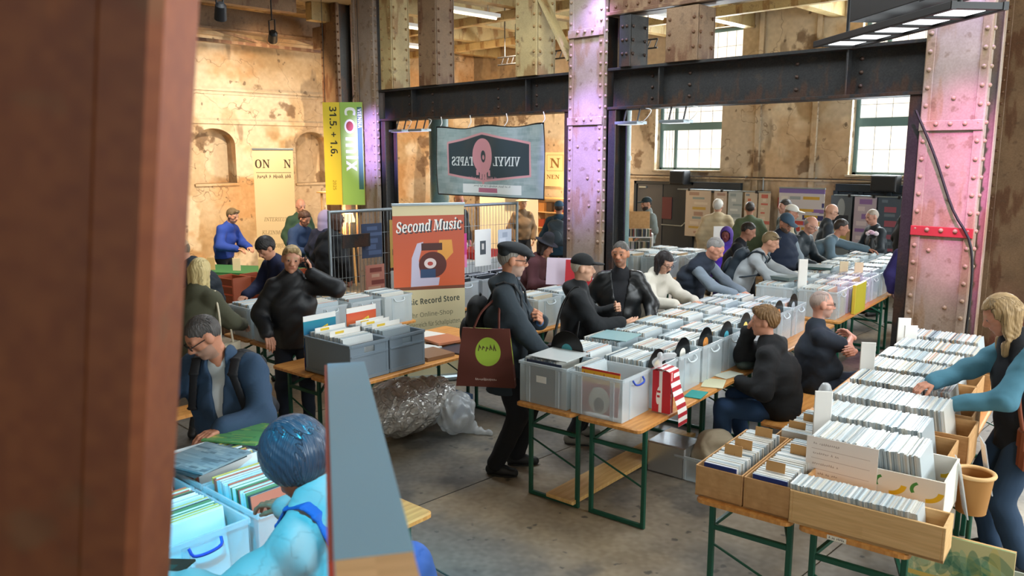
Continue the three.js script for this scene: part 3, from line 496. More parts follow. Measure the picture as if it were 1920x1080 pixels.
{ // portal beams
  const beam = (label, x0, x1) => {
    const b = thing('portal_beam', label, 'steel beam', [(x0 + x1) / 2, 3.15, ROW]); const L = x1 - x0;
    obj('web', cbox(L, 0.5, 0.05, 0, 0.25, 0), M.steelDark, b);
    obj('upper_flange', cbox(L, 0.035, 0.3, 0, 0.485, 0), M.steelDark, b); obj('lower_flange', cbox(L, 0.035, 0.3, 0, 0.0175, 0), M.steelDark, b);
    for (const k of [-0.3, 0.3]) obj('stiffener', cbox(0.02, 0.44, 0.24, k * L, 0.25, 0), M.steelDark, b);
    const sp = []; for (const k of [-0.34, -0.2, 0.15, 0.33]) for (const y of [0.12, 0.25, 0.38]) sp.push([k * L, y, 0.025]); rivets(b, M.steelDark, sp);
    for (const s of [-1, 1]) obj('jamb_post', [cbox(0.02, 3.15, 0.26, s * (L / 2 - 0.01), -1.575, 0), cbox(0.12, 3.15, 0.02, s * (L / 2 - 0.06), -1.575, 0.12), cbox(0.12, 3.15, 0.02, s * (L / 2 - 0.06), -1.575, -0.12)], M.steelDark, b);
    return b;
  };
  beam('dark steel portal beam above the hanging mirrored banner', -11.18, -6.98); beam('dark steel portal beam spanning to the broad right column', -6.38, -2.68);
  const post = (label, x, w, mat, kn, ph) => {
    const p = thing('upper_post', label, 'steel post', [x, 3.65, ROW]); const h = ph || HALL.h - 3.65 - 0.35;
    obj('front_plate', cbox(w, h, 0.03, 0, h / 2, 0.17), mat, p); obj('side_plate', cbox(0.03, h, 0.34, w / 2 - 0.015, h / 2, 0), mat, p); obj('side_plate', cbox(0.03, h, 0.34, -w / 2 + 0.015, h / 2, 0), mat, p); obj('rear_plate', cbox(w, h, 0.03, 0, h / 2, -0.17), mat, p);
    const sp = [], ss = []; for (let y = 0.15; y < h; y += 0.16) { for (const s of [-1, 1]) { sp.push([s * (w / 2 - 0.05), y, 0.185]); ss.push([w / 2, y, s * 0.12]); } } rivets(p, mat, sp); rivets(p, mat, ss, rivetSide);
    if (kn) obj('knee_brace', bar(kn[0], kn[1], 0.16, 0.04), mat, p);
  };
  post('cream riveted post above the beam beside the left column', -10.9, 0.3, M.steelCream);
  post('brown post standing on the left part of the portal beam', -9.85, 0.42, M.steelBrown);
  post('yellowish riveted post with diagonal brace left of the middle column', -7.75, 0.4, M.steelCream, [[0.2, 1.0, 0.1], [0.74, 0.15, 0.1]]);
  post('brown post standing on the right portal beam below the girder', -5.3, 0.42, M.steelBrown, null, 0.6);
  post('slim dark post on the beam right beside the middle column', -6.1, 0.16, M.steelDark, null, 0.6);
  const gd = thing('upper_girder', 'deep riveted girder running from the middle to the right column', 'steel girder', [-4.54, 4.27, ROW]);
  obj('web', cbox(3.7, 0.9, 0.05, 0, 0.45, 0.1), M.steelBrown, gd); obj('lower_flange', cbox(3.7, 0.04, 0.34, 0, 0.02, 0.02), M.steelBrown, gd);
  rivets(gd, M.steelBrown, Array.from({ length: 22 }, (_, i) => [-1.75 + i * 0.165, 0.1, 0.125]));
  const cr = thing('crane_girder', 'brown steel girder with diagonal braces high at the left wall', 'steel girder', [-15.2, 4.72, -7.2]);
  obj('web', cbox(0.06, 0.4, 6.4, 0, 0.45, 0), M.steelBrown, cr); obj('lower_flange', cbox(0.3, 0.04, 6.4, 0, 0.24, 0), M.steelBrown, cr); obj('rail', cbox(0.12, 0.06, 6.4, 0, 0.02, -0.1), M.steelBrown, cr);
  for (let i = 0; i < 4; i++) { obj('hanger', bar([0, 0.02, -2.8 + i * 1.7], [0, 0.3, -2.8 + i * 1.7], 0.05), M.steelBrown, cr); obj('brace', bar([0, 0.04, -2.8 + i * 1.7], [0, 0.25, -1.6 + i * 1.7], 0.05), M.steelBrown, cr); }
  obj('bracket', cbox(0.55, 0.42, 0.5, 0.7, 0.2, -2.1), M.steelBrown, cr);
  // tall teal ducts beside the columns
  for (const [x, z, l, w] of [[-10.9, -9.1, 'green and teal painted round duct behind the left column', 0.34], [-7.1, -9.25, 'teal grey steel post right behind the middle column', 0.34]]) {
    const t = thing('wall_duct', l, 'duct', [x, 0, z]); obj('tube', cyl(w / 2, w / 2, 3.9, 0, 1.95, 0, 20), M.steelTeal, t); for (const y of [1.2, 2.55]) obj('collar', cyl(w / 2 + 0.012, w / 2 + 0.012, 0.06, 0, y, 0, 20), M.steelTeal, t); obj('foot', cyl(w / 2 + 0.06, w / 2 + 0.06, 0.03, 0, 0.015, 0, 20), M.steelDark, t);
  }
  // black lattice trusses for lights behind the beam
  for (const [a, b, l] of [[[-11.8, 4.35, -11.4], [-8.0, 4.35, -11.4], 'black ladder truss hanging above the left bay'], [[-6.3, 4.55, -9.4], [-3.1, 4.55, -9.4], 'black ladder truss hanging above the right bay']]) {
    const t = thing('lighting_truss', l, 'truss', [a[0], a[1], a[2]]); const L = b[0] - a[0];
    for (const y of [0, 0.14]) obj('chord', bar([0, y, 0], [L, y, 0], 0.03, 0.03, true), M.black, t);
    const rungs = []; for (let x = 0.1; x < L; x += 0.14) rungs.push(bar([x, 0, 0], [x + 0.07, 0.14, 0], 0.014)); obj('rungs', rungs, M.black, t);
    for (const x of [0.2, L - 0.2]) obj('hanger', bar([x, 0.14, 0], [x, HALL.h - a[1], 0], 0.02, 0.02, true), M.black, t);
  }
}
// ---------------------------------------------------------------- lamps of the place
const lampGlow = (c, i) => std('#ffffff', 0.5, { emissive: c, emissiveIntensity: i });
{
  const PURPLE = new THREE.Color(0.42, 0.3, 1.0), PINK = new THREE.Color(1.0, 0.3, 0.8), CYAN = new THREE.Color(0.03, 0.62, 1.0), AMBER = new THREE.Color(1.0, 0.58, 0.2);
  function parCan(label, pos, target, color, intensity, angle) {
    const g = thing('spot_light', label, 'spotlight', pos); const d = V(target[0] - pos[0], target[1] - pos[1], target[2] - pos[2]).normalize();
    const q = new THREE.Quaternion().setFromUnitVectors(V(0, -1, 0), d), tr = gg => gg.applyQuaternion(q);
    obj('housing', [tr(new THREE.CylinderGeometry(0.075, 0.085, 0.2, 16, 1, true).translate(0, 0.1, 0)), tr(new THREE.CylinderGeometry(0.04, 0.075, 0.04, 16).translate(0, 0.22, 0))], M.black, g);
    obj('lamp_lens', tr(new THREE.CylinderGeometry(0.074, 0.074, 0.012, 16).translate(0, 0.03, 0)), lampGlow(color, 2.0), g);
    obj('yoke', [bar([-0.1, 0.06, 0], [-0.1, 0.34, 0], 0.012, 0.03), bar([0.1, 0.06, 0], [0.1, 0.34, 0], 0.012, 0.03), bar([-0.1, 0.34, 0], [0.1, 0.34, 0], 0.03, 0.012), bar([0, 0.34, 0], [0, Math.max(0.4, HALL.h - pos[1]), 0], 0.025, 0.025, true)], M.black, g);
    const p = [pos[0] + d.x * 0.02, pos[1] + d.y * 0.02, pos[2] + d.z * 0.02]; spot(color, intensity, p, target, angle, 0.7, 4);
  }
  parCan('violet spotlight shining down the left riveted column', [-9.9, 4.7, -4.9], [-11.3, 2.8, -8.0], PURPLE, 420, 9);
  parCan('violet spotlight over the middle riveted column', [-6.1, 4.9, -5.4], [-6.66, 2.6, -8.1], PURPLE, 230, 13);
  parCan('pink spotlight aimed at the broad right column', [-1.5, 4.9, -5.2], [-2.38, 2.4, -8.0], PINK, 130, 13);
  parCan('cyan spotlight above the person in cyan light', [-0.9, 4.9, 0.3], [-2.6, 1.3, -1.3], CYAN, 150, 14);
  parCan('violet spotlight close to the top of the middle column', [-6.35, 4.75, -7.7], [-6.62, 3.7, -7.98], PURPLE, 16, 40);
  parCan('violet spotlight close to the top of the right column', [-2.1, 4.6, -7.7], [-2.35, 3.6, -7.98], PURPLE, 10, 40);
  parCan('warm lamp hanging from the girder at the upper left', [-11.0, 4.45, -5.3], [-13.5, 0.8, -6.2], WARM, 90, 45);
  parCan('amber lamp out of view to the right of the foreground post', [-0.3, 3.7, -0.8], [-0.74, 2.6, -0.1], AMBER, 15, 15);
  parCan('warm flood aimed at the left wall niches', [-13.4, 4.6, -7.4], [-17, 2.4, -9.0], WARM, 60, 50);
  parCan('warm flood over the shop corner behind the banner', [-11.0, 4.7, -11.2], [-14.5, 1.2, -13.5], WARM, 150, 55);
  // fluorescent battens on the ceiling of the far bay
  const YEL = new THREE.Color(1.0, 0.82, 0.52);
  for (const [x, z, l] of [[-10.7, -9.7, 'lit batten above the brown post'], [-12.6, -9.9, 'lit batten left of the brown post near the ceiling'], [-14.8, -11.5, 'lit batten deep in the warm left corner'], [-8.6, -11.8, 'lit batten above the hanging banner']]) {
    const b = thing('batten_light', 'yellowish fluorescent ' + l, 'ceiling light', [x, 5.0, z]);
    obj('housing', cbox(0.14, 0.06, 1.3, 0, 0.04, 0), M.white, b); obj('tube', cyl(0.02, 0.02, 1.2, 0, -0.012, 0, 8, Math.PI / 2), lampGlow(YEL, 3.2), b); for (const q of [-0.4, 0.4]) obj('hanger', bar([0, 0.07, q], [0, 0.5, q], 0.012, 0.012, true), M.galv, b);
    areaLight(YEL, 20, 0.06, 1.2, [x, 4.96, z], [x, 0, z]);
  }
  // hanging frame of white lamps at the upper right
  const f = thing('stage_light_frame', 'black hanging frame with a row of white lamp cells at upper right', 'stage light', [-2.28, 3.5, -6.2], Math.atan2(-1.15, 1.4) + Math.PI * 0);
  const L = 1.8; f.rotation.y = -Math.atan2(1.15, 1.4);
  for (const s of [-1, 1]) obj('rail', cbox(L, 0.05, 0.04, 0, 0, s * 0.17), M.black, f);
  for (let i = 0; i < 6; i++) obj('cross_bar', cbox(0.05, 0.04, 0.32, -L / 2 + 0.03 + i * (L - 0.06) / 5, 0, 0), M.black, f);
  for (let i = 0; i < 5; i++) obj('lamp_cell', cbox(0.2, 0.02, 0.22, -L / 2 + 0.2 + i * 0.35, -0.005, 0), lampGlow(new THREE.Color(0.9, 0.97, 1), i % 2 ? 1.3 : 2.2), f);
  obj('housing', [cbox(0.9, 0.24, 0.3, 0.05, 0.22, 0), cbox(0.25, 0.3, 0.3, 0.62, 0.24, 0)], M.black, f);
  for (const x of [-0.7, 0.7]) obj('hanger', bar([x, 0.02, 0], [x, HALL.h - 3.5, 0], 0.03, 0.03, true), M.black, f);
  areaLight(new THREE.Color(0.9, 0.97, 1), 7, 1.6, 0.2, [-2.28, 3.46, -6.2], [-2.28, 0, -6.2]).rotation.z += 0;
  // small LED floods clamped below the portal beams
  for (const [x, c, l] of [[-6.0, '#dfe8ee', 'right of the middle column'], [-5.35, '#dfe8ee', 'below the right beam near the window'], [-10.6, '#b9a8ff', 'beside the left column'], [-10.1, '#cfd0e8', 'near the corner of the hanging banner']]) {
    const g = thing('flood_light', 'flat silver LED flood clamped under the beam ' + l, 'flood light', [x, 2.98, ROW + 0.16]);
    obj('head', cbox(0.34, 0.035, 0.2, 0, 0, 0), M.galv, g); obj('lamp_panel', box(0.28, 0.006, 0.15, 0, -0.02, 0), lampGlow(new THREE.Color(c), 0.9), g); for (const q of [-0.1, 0.1]) obj('bracket', bar([q, 0.02, 0], [q, 0.17, -0.05], 0.015), M.black, g);
    obj('cable', tube([[0.17, 0.0, 0], [0.26, 0.06, 0.02], [0.3, 0.14, 0], [0.2, 0.17, -0.02]], 0.005, 12, 5), M.white, g);
  }
  obj('loose_cable', tube([[-11.75, 3.6, -7.96], [-11.9, 3.35, -7.9], [-12.6, 3.05, -7.9], [-13.6, 3.25, -8.8]], 0.008), M.black); tag(scene.children.at(-1), 'thin black cable looping left from the violet column', 'cable');
  obj('column_cable', tube([[-2.68, 3.0, -7.9], [-2.5, 2.6, -7.93], [-2.3, 2.1, -7.93], [-2.13, 1.8, -7.92], [-2.1, 0.8, -7.92]], 0.012), M.black); tag(scene.children.at(-1), 'dark cable crossing the broad right column diagonally', 'cable');
}
// ---------------------------------------------------------------- foreground: leaning post and handrail
{
  const rust = new THREE.MeshStandardMaterial({ map: paintTex([108, 54, 14], [160, 92, 32], 0.9, 77), roughness: 0.6 });
  const p = thing('rusty_post', 'rust-brown steel post very close at the left edge', 'post', [-0.994, 0, 0.06]);
  obj('shaft', cbox(0.3, 4.2, 0.14, 0, 2.1, 0, 0.012), rust, p); obj('edge_angle', cbox(0.05, 4.2, 0.05, 0.15, 2.1, 0.05, 0.008), rust, p); obj('bolt', sphere(0.02, 0.03, 2.35, 0.07), rust, p);
  p.rotation.set(0, R(45), R(-6.8));
  const r = thing('handrail', 'grey-blue painted flat handrail in the near foreground', 'handrail', [-0.95, 0, -0.63]);
  r.rotation.y = Math.atan2(0.68, 0.42);
  obj('rail', box(0.078, 0.045, 0.96, 0, 0, 0).rotateX(-0.055).translate(0, 2.165, -0.08), std('#7fb0cc', 0.5), r); obj('edge_strip', box(0.006, 0.04, 0.96, 0, 0, 0).rotateX(-0.055).translate(-0.042, 2.165, -0.08), std('#c8523a', 0.6), r); obj('end_block', box(0.076, 0.044, 0.08, 0, 0, 0).rotateX(-0.055).translate(0, 2.193, 0.44), M.box, r); obj('post', cbox(0.04, 2.1, 0.04, 0, 1.05, -0.5), M.steelBrown, r); obj('post', cbox(0.04, 2.15, 0.04, 0, 1.075, 0.36), M.steelBrown, r);
}
// ---------------------------------------------------------------- tables
function beerTable(label, [x, y, z], turn, w = 0.54, L = 2.15, top = M.table) {
  const t = thing('trestle_table', label, 'table', [x, 0, z], turn, null);          // origin: middle of the near end, runs along -z
  const s = new THREE.Shape(), a = w / 2 - 0.03, c = 0.035; s.moveTo(-a + c, 0); s.lineTo(a - c, 0); s.quadraticCurveTo(a, 0, a, c); s.lineTo(a, L - c); s.quadraticCurveTo(a, L, a - c, L); s.lineTo(-a + c, L); s.quadraticCurveTo(-a, L, -a, L - c); s.lineTo(-a, c); s.quadraticCurveTo(-a, 0, -a + c, 0);
  obj('tabletop', new THREE.ExtrudeGeometry(s, { depth: 0.02, bevelEnabled: true, bevelSize: 0.012, bevelThickness: 0.006, bevelSegments: 1, curveSegments: 3 }).rotateX(-Math.PI / 2).translate(0, 0.744, 0), top, t);
  const lw = w / 2 - 0.06;
  for (const v of [0.14, L - 0.14]) {
    const d = v < 1 ? 1 : -1;
    const lf = obj('leg_frame', cbox(lw * 2, 0.03, 0.025, 0, 0.56, -v), M.green, t);
    for (const q of [-1, 1]) obj('leg', cbox(0.03, 0.735, 0.03, q * lw, 0.37, -v), M.green, lf);
    obj('foot_bar', cbox(lw * 2, 0.028, 0.03, 0, 0.016, -v), M.green, lf);
    for (const q of [-1, 1]) obj('brace', bar([q * lw, 0.56, -v], [q * 0.04, 0.73, -v - d * 0.34], 0.018), M.green, lf);
    obj('brace', bar([-lw, 0.46, -v], [lw, 0.3, -v], 0.01), M.green, lf);
  }
  return t;
}
const FR = { F: frame(-4.1, -4.12, 7), R: frame(-2.21, -3.6, 7.5), L: frame(-6.36, -3.35, 5), L2: frame(-7.87, -3.62, 3), L3: frame(-7.62, -6.05, 2), G: frame(-6.3, -5.95, 3), N: frame(-3.98, -0.25, 4), T2: frame(-7.7, -9.75, 3) };
const TOP = 0.772;
function tables(fr, label, n, rows, w = 0.55, L = 2.15, gap = 0.03) { for (let j = 0; j < rows; j++) for (let i = 0; i < n; i++) beerTable(label(i, j), fr.to((i + 0.5) * w, 0, j * (L + gap)), fr.turn, w, L); }
tables(FR.F, (i, j) => ['left', 'right'][i] + (j ? ' rear trestle table under the long block of clear record crates' : ' front trestle table under the two nearest clear crates'), 2, 2);
tables(FR.R, (i, j) => (j ? ['left rear', 'right rear'][i] + ' trestle table under the far record rows beside the broad column' : ['trestle table carrying the two plain cardboard boxes at front right', 'trestle table carrying the long wooden singles box'][i]), 2, 2, 0.55, 1.98);
tables(FR.L, i => ['left of the two trestle tables under the grey crates', 'right of the two trestle tables, with loose records at its end'][i], 2, 1);
tables(FR.L2, i => ['trestle table with record crates behind the olive jacket person', 'trestle table with clear crates left of the phone caller'][i], 2, 1, 0.5, 1.8);
tables(FR.L3, () => 'narrow trestle table with clear crates along the wire fence', 1, 1, 0.55, 2.1);
tables(FR.G, () => 'trestle table with clear crates left of the middle column', 1, 1, 0.7, 2.0);
tables(FR.N, i => ['trestle table edge under the crates beside the denim jacket person', 'trestle table in front of the person in cyan light'][i], 2, 1, 0.55, 2.15);
tables(FR.T2, i => ['left trestle table in the bay behind the middle column', 'right trestle table in the bay behind the middle column'][i], 2, 1, 0.55, 2.1);
const FM = { turn: FR.F.turn, to: (x, y, v) => FR.F.to(x, y, v + 4.5) };
tables(FM, (i, j) => ['left', 'right'][i] + (j ? ' last' : ' first') + ' trestle table of the row beyond the portal', 2, 2);

// ---------------------------------------------------------------- records and crates
const LPC = ['#cfd8db', '#c3ced2', '#dadfde', '#b4c2c8', '#cbc9c0', '#a8b6bc', '#d6d4cb', '#98a5ab', '#e2e4e2'], lpMats = LPC.map(c => new THREE.MeshPhysicalMaterial({ color: c, roughness: 0.35, clearcoat: 0.4, clearcoatRoughness: 0.3 }));
const EDGE = ['#b98f62', '#a3764a', '#d9c7a2', '#7b5a3c', '#c9ad80', '#54463c', '#e2ddd0', '#b5563e'];
const SLEEVE = [...LPC, ...LPC, ...LPC, '#cdbfa6', '#b79b74', '#5c666c', '#c9a08c'];
const sleeveGeo = (w, h, t) => muv(flat(box(t, h, w, 0, h / 2, 0)));                 // stands with its face across x
const stuffMat = new THREE.MeshStandardMaterial({ vertexColors: true, roughness: 0.45 });
/* a row of sleeves along the frame's x (or v when turned): each an object of its own while 'single' is set, else one joined mass */
function sleeves(fr, { x0, x1, v, y, w = 0.315, h = 0.315, t = 0.0076, step = 0.0085, tilt = 0.12, along = 'x', single = null, mass = null, jitter = 0.008, palette = SLEEVE }) {
  const n = Math.floor((x1 - x0) / step), cols = [], geos = [], g = single ? sleeveGeo(w, h, t) : null;
  for (let i = 0; i < n; i++) {
    const a = x0 + i * step, dy = rr(-jitter, jitter * 0.3), dv = rr(-jitter, jitter), p = along === 'x' ? fr.to(a, y + dy + 0.004 + jitter, v + dv) : fr.to(v + dv, y + dy + 0.004 + jitter, a), turn = fr.turn + (along === 'x' ? 0 : Math.PI / 2), tl = tilt * (along === 'x' ? 1 : 1);
    if (single) { const m = new THREE.Mesh(g, lpMats[Math.floor(rnd() * lpMats.length)]); m.name = numbered(single.name || 'record_sleeve'); m.position.set(...p); m.rotation.set(0, turn, tl, 'YXZ'); scene.add(m); tag(m, single.label, single.category || 'record', single.group); }
    else { const q = box(t, h, w, 0, h / 2, 0).applyMatrix4(new THREE.Matrix4().compose(V(...p), new THREE.Quaternion().setFromEuler(new THREE.Euler(0, turn, tl, 'YXZ')), V(1, 1, 1))).toNonIndexed(); geos.push(q); const c = new THREE.Color(pick(palette)); cols.push(c); }
  }
  if (!single && n > 0) {
    const q = mergeGeometries(geos), per = geos[0].attributes.position.count, ca = new Float32Array(q.attributes.position.count * 3);
    cols.forEach((c, i) => { for (let j = 0; j < per; j++) { ca[(i * per + j) * 3] = c.r; ca[(i * per + j) * 3 + 1] = c.g; ca[(i * per + j) * 3 + 2] = c.b; } });
    q.setAttribute('color', new THREE.BufferAttribute(ca, 3)); const m = new THREE.Mesh(q, stuffMat); m.name = numbered('packed_records'); scene.add(m); tag(m, mass, 'records', null, 'stuff');
  }
}
function clearCrate(label, fr, x, v, y = TOP, { w = 0.44, d = 0.4, h = 0.31, handle = '#c9d4d8', group } = {}) {
  const g = thing('clear_crate', label, 'crate', fr.to(x, y, v), fr.turn, group), t = 0.004;
  obj('body', [box(w - 0.02, t, d - 0.02, 0, t / 2, 0), box(w - 0.02, h, t, 0, h / 2, d / 2 - 0.01), box(w - 0.02, h, t, 0, h / 2, -d / 2 + 0.01), box(t, h, d - 0.02, -w / 2 + 0.01, h / 2, 0), box(t, h, d - 0.02, w / 2 - 0.01, h / 2, 0)], M.clear, g);
  obj('rim', [cbox(w, 0.022, 0.014, 0, h - 0.011, d / 2 - 0.005), cbox(w, 0.022, 0.014, 0, h - 0.011, -d / 2 + 0.005), cbox(0.014, 0.022, d - 0.02, -w / 2 + 0.005, h - 0.011, 0), cbox(0.014, 0.022, d - 0.02, w / 2 - 0.005, h - 0.011, 0)], M.clear, g);
  for (const q of [-1, 1]) { for (const k of [-0.3, 0.3]) obj('rib', cbox(0.035, h - 0.03, 0.01, k * w, h / 2 - 0.01, q * (d / 2 - 0.005)), M.clear, g); obj('rib', cbox(0.01, h - 0.03, 0.035, q * (w / 2 - 0.005), h / 2 - 0.01, 0.08), M.clear, g); }
  obj('handle', tube([[w / 2 + 0.002, h - 0.03, -0.07], [w / 2 + 0.022, h - 0.055, -0.06], [w / 2 + 0.022, h - 0.06, 0.06], [w / 2 + 0.002, h - 0.03, 0.07]], 0.007, 16, 6), std(handle, 0.4), g);
  return g;
}
// front block: two columns of crates, records face the people on the left
const ordinal = ['front', 'second', 'third', 'fourth', 'fifth', 'sixth', 'seventh', 'eighth', 'ninth'];
for (let r = 0; r < 9; r++) for (let c = 0; c < 2; c++) {
  const x = 0.24 + c * 0.46, v = 0.23 + r * 0.425, lab = r === 0 ? (c ? 'near right clear crate with the red and yellow cover and blue handle' : 'near left clear crate with a record disc standing at its back') : `clear crate, ${ordinal[r]} from the front in the ${c ? 'right' : 'left'} column of the long block`;
  clearCrate(lab, FR.F, x, v, TOP, { handle: r === 0 && c ? '#2346b0' : '#c9d4d8', h: r === 0 ? 0.31 : 0.3 });
  if (r === 0) {
    sleeves(FR.F, { x0: x - 0.19, x1: x + (c ? -0.1 : 0.1), v: v + 0.022, y: TOP + 0.004, t: 0.008, step: 0.0105, tilt: c ? 0.1 : 0.04, single: { label: `sleeved record packed in the near ${c ? 'right' : 'left'} clear crate`, group: `records in the near ${c ? 'right' : 'left'} clear crate` } });
  } else sleeves(FR.F, { x0: x - 0.19, x1: x + 0.15, v, y: TOP + 0.004, t: 0.0068, step: 0.0075, tilt: 0.08, mass: `white-sleeved records packed in the ${ordinal[r]} crate of the ${c ? 'right' : 'left'} column` });
}
// record discs standing up as dividers in the right column
function disc(label, p, turn, tilt, colour, r = 0.15) {
  const g = thing('vinyl_disc', label, 'vinyl record', p, turn); g.rotation.order = 'YXZ'; g.rotation.x = tilt;
  const q = m => m.rotateZ(Math.PI / 2).translate(0, r, 0);
  const dd = obj('disc', q(new THREE.CylinderGeometry(r, r, 0.003, 40)), M.blackGloss, g); obj('centre_label', q(new THREE.CylinderGeometry(0.05, 0.05, 0.004, 24)), std(colour, 0.5), dd); obj('spindle_hole', q(new THREE.CylinderGeometry(0.004, 0.004, 0.0046, 10)), M.white, dd);
}
['#f2c14a', '#e6e2d6', '#d78a3a', '#49b3c8', '#f0d070', '#3aa0c4', '#dd8844', '#bfc7cc'].forEach((c, i) => disc(`black vinyl disc standing upright in the ${ordinal[i + 1]} crate of the right column`, FR.F.to(0.845, TOP + 0.13 + (i % 3) * 0.01, 0.23 + (i + 1) * 0.425), FR.F.turn, 0, c, 0.135));
disc('large black vinyl disc with cyan label behind the near left crate', FR.F.to(0.2, TOP + 0.19, 0.41), FR.F.turn + Math.PI / 2, 0, '#4aa0ac', 0.15);
{ // cover standing at the front of the near right crate, teal cover lying on top, loose sleeves
  const cover = printMat(256, 256, (g, w, h) => { g.fillStyle = '#c02a22'; g.fillRect(0, 0, w, h); g.fillStyle = '#e8a81c'; g.fillRect(0, 12, w, 70); g.fillStyle = '#7a1c14'; g.font = 'bold 40px serif'; g.textAlign = 'center'; scrawl(g, 14, 66, 220, 36); g.fillStyle = '#efe6d4'; g.beginPath(); g.ellipse(w / 2, 180, 70, 80, 0, 0, 7); g.fill(); g.fillStyle = '#3a2418'; g.beginPath(); g.ellipse(w / 2, 205, 34, 44, 0, 0, 7); g.fill(); });
  const f = FR.F, m = tag(obj('album_cover', new THREE.BoxGeometry(0.315, 0.315, 0.005).translate(0, 0.1575, 0), cover, scene, true), 'red and yellow album cover standing at the front of the near right crate', 'album cover'); put(m, ...f.to(0.7, TOP + 0.02, 0.075), f.turn); m.rotation.x = -0.06;
  const dk = std('#27324a', 0.5), mm = tag(obj('album_cover', cbox(0.315, 0.315, 0.005, 0, 0.1575, 0, 0.001), dk), 'dark blue album cover seen through the near left crate front', 'album cover'); put(mm, ...f.to(0.24, TOP + 0.012, 0.05), f.turn);
  const lab = tag(obj('crate_label', cbox(0.09, 0.05, 0.002, 0, 0, 0, 0.0005), M.paper), 'small white paper label on the front of the near left crate', 'label'); put(lab, ...f.to(0.24, TOP + 0.2, 0.018), f.turn);
  const teal = std('#8fb3b6', 0.3), fl = (label, x, v, y, w, d, mat, a) => { const q = tag(obj('flat_record', cbox(w, 0.006, d, 0, 0.003, 0, 0.001), mat), label, 'record'); put(q, ...f.to(x, y, v), f.turn + a); return q; };
  fl('pale teal record cover lying flat on the third crate of the left column', 0.24, 1.08, TOP + 0.337, 0.32, 0.32, teal, 0.1);
  fl('white record lying on top of the near left crate', 0.24, 0.25, TOP + 0.34, 0.34, 0.33, std('#c9cfce', 0.3), 0.02);
  fl('cream booklet lying on the table edge beside the crates', 1.0, 1.35, TOP, 0.17, 0.26, std('#d5d2b0', 0.7), 0.3); fl('cream booklet lying further along the table edge', 0.99, 1.66, TOP, 0.14, 0.24, std('#cfd0be', 0.7), -0.25); fl('teal card lying on the table edge beside the striped bag', 1.02, 0.98, TOP, 0.13, 0.2, std('#2b9a94', 0.6), 0.15);
  // striped bag hanging over the table edge
  const st = printMat(128, 512, (g, w, h) => { g.fillStyle = '#f4efe9'; g.fillRect(0, 0, w, h); g.fillStyle = '#b3202c'; for (let y = 0; y < h; y += 54) g.fillRect(0, y, w, 25); }, 0.7), st2 = printMat(256, 256, (g, w, h) => { g.fillStyle = '#c4222c'; g.fillRect(0, 0, w, h); g.fillStyle = '#f4efe9'; g.fillRect(96, 0, 46, 256); g.beginPath(); g.ellipse(95, 150, 34, 60, 0.3, 0, 7); g.fill(); g.fillStyle = '#c4222c'; g.fillRect(70, 120, 50, 14); g.fillRect(70, 150, 40, 14); }, 0.7);
  const b = thing('striped_bag', 'red and white striped paper bag hanging over the table edge', 'bag', f.to(1.02, TOP + 0.01, 0.5), f.turn);
  obj('front', new THREE.BoxGeometry(0.14, 0.3, 0.05).translate(0, 0.15, 0.08), st2, b, true);
  const curve = new THREE.PlaneGeometry(0.14, 0.62, 1, 16), pa = curve.attributes.position; for (let i = 0; i < pa.count; i++) { const s = pa.getY(i) / 0.62 + 0.5, x = pa.getX(i); let px, py; if (s > 0.66) { px = 0.07 - (s - 0.66) * 0.5; py = 0.3 + 0.02 * Math.sin((s - 0.66) * 9); } else { px = 0.07 + 0.07 * (1 - s / 0.66) + 0.012 * Math.sin(s * 9); py = 0.3 - (0.66 - s) * 0.58; } pa.setXYZ(i, px, py, x + 0.03); } curve.computeVertexNormals();
  const flap = obj('striped_flap', curve, st, b, true); flap.material.side = THREE.DoubleSide;
  const fb = solid('clear_wrap', blob([cone(V(-0.05, 0.29, 0.02), V(-0.06, 0.36, 0.06), 0.03, 0.04), cone(V(-0.06, 0.36, 0.0), V(0.02, 0.4, -0.05), 0.035, 0.02), cone(V(-0.06, 0.36, 0.04), V(-0.02, 0.41, 0.1), 0.03, 0.015)], 0.02, 0.009, { disp: folds(3, 0.014) }), M.film, b);
}
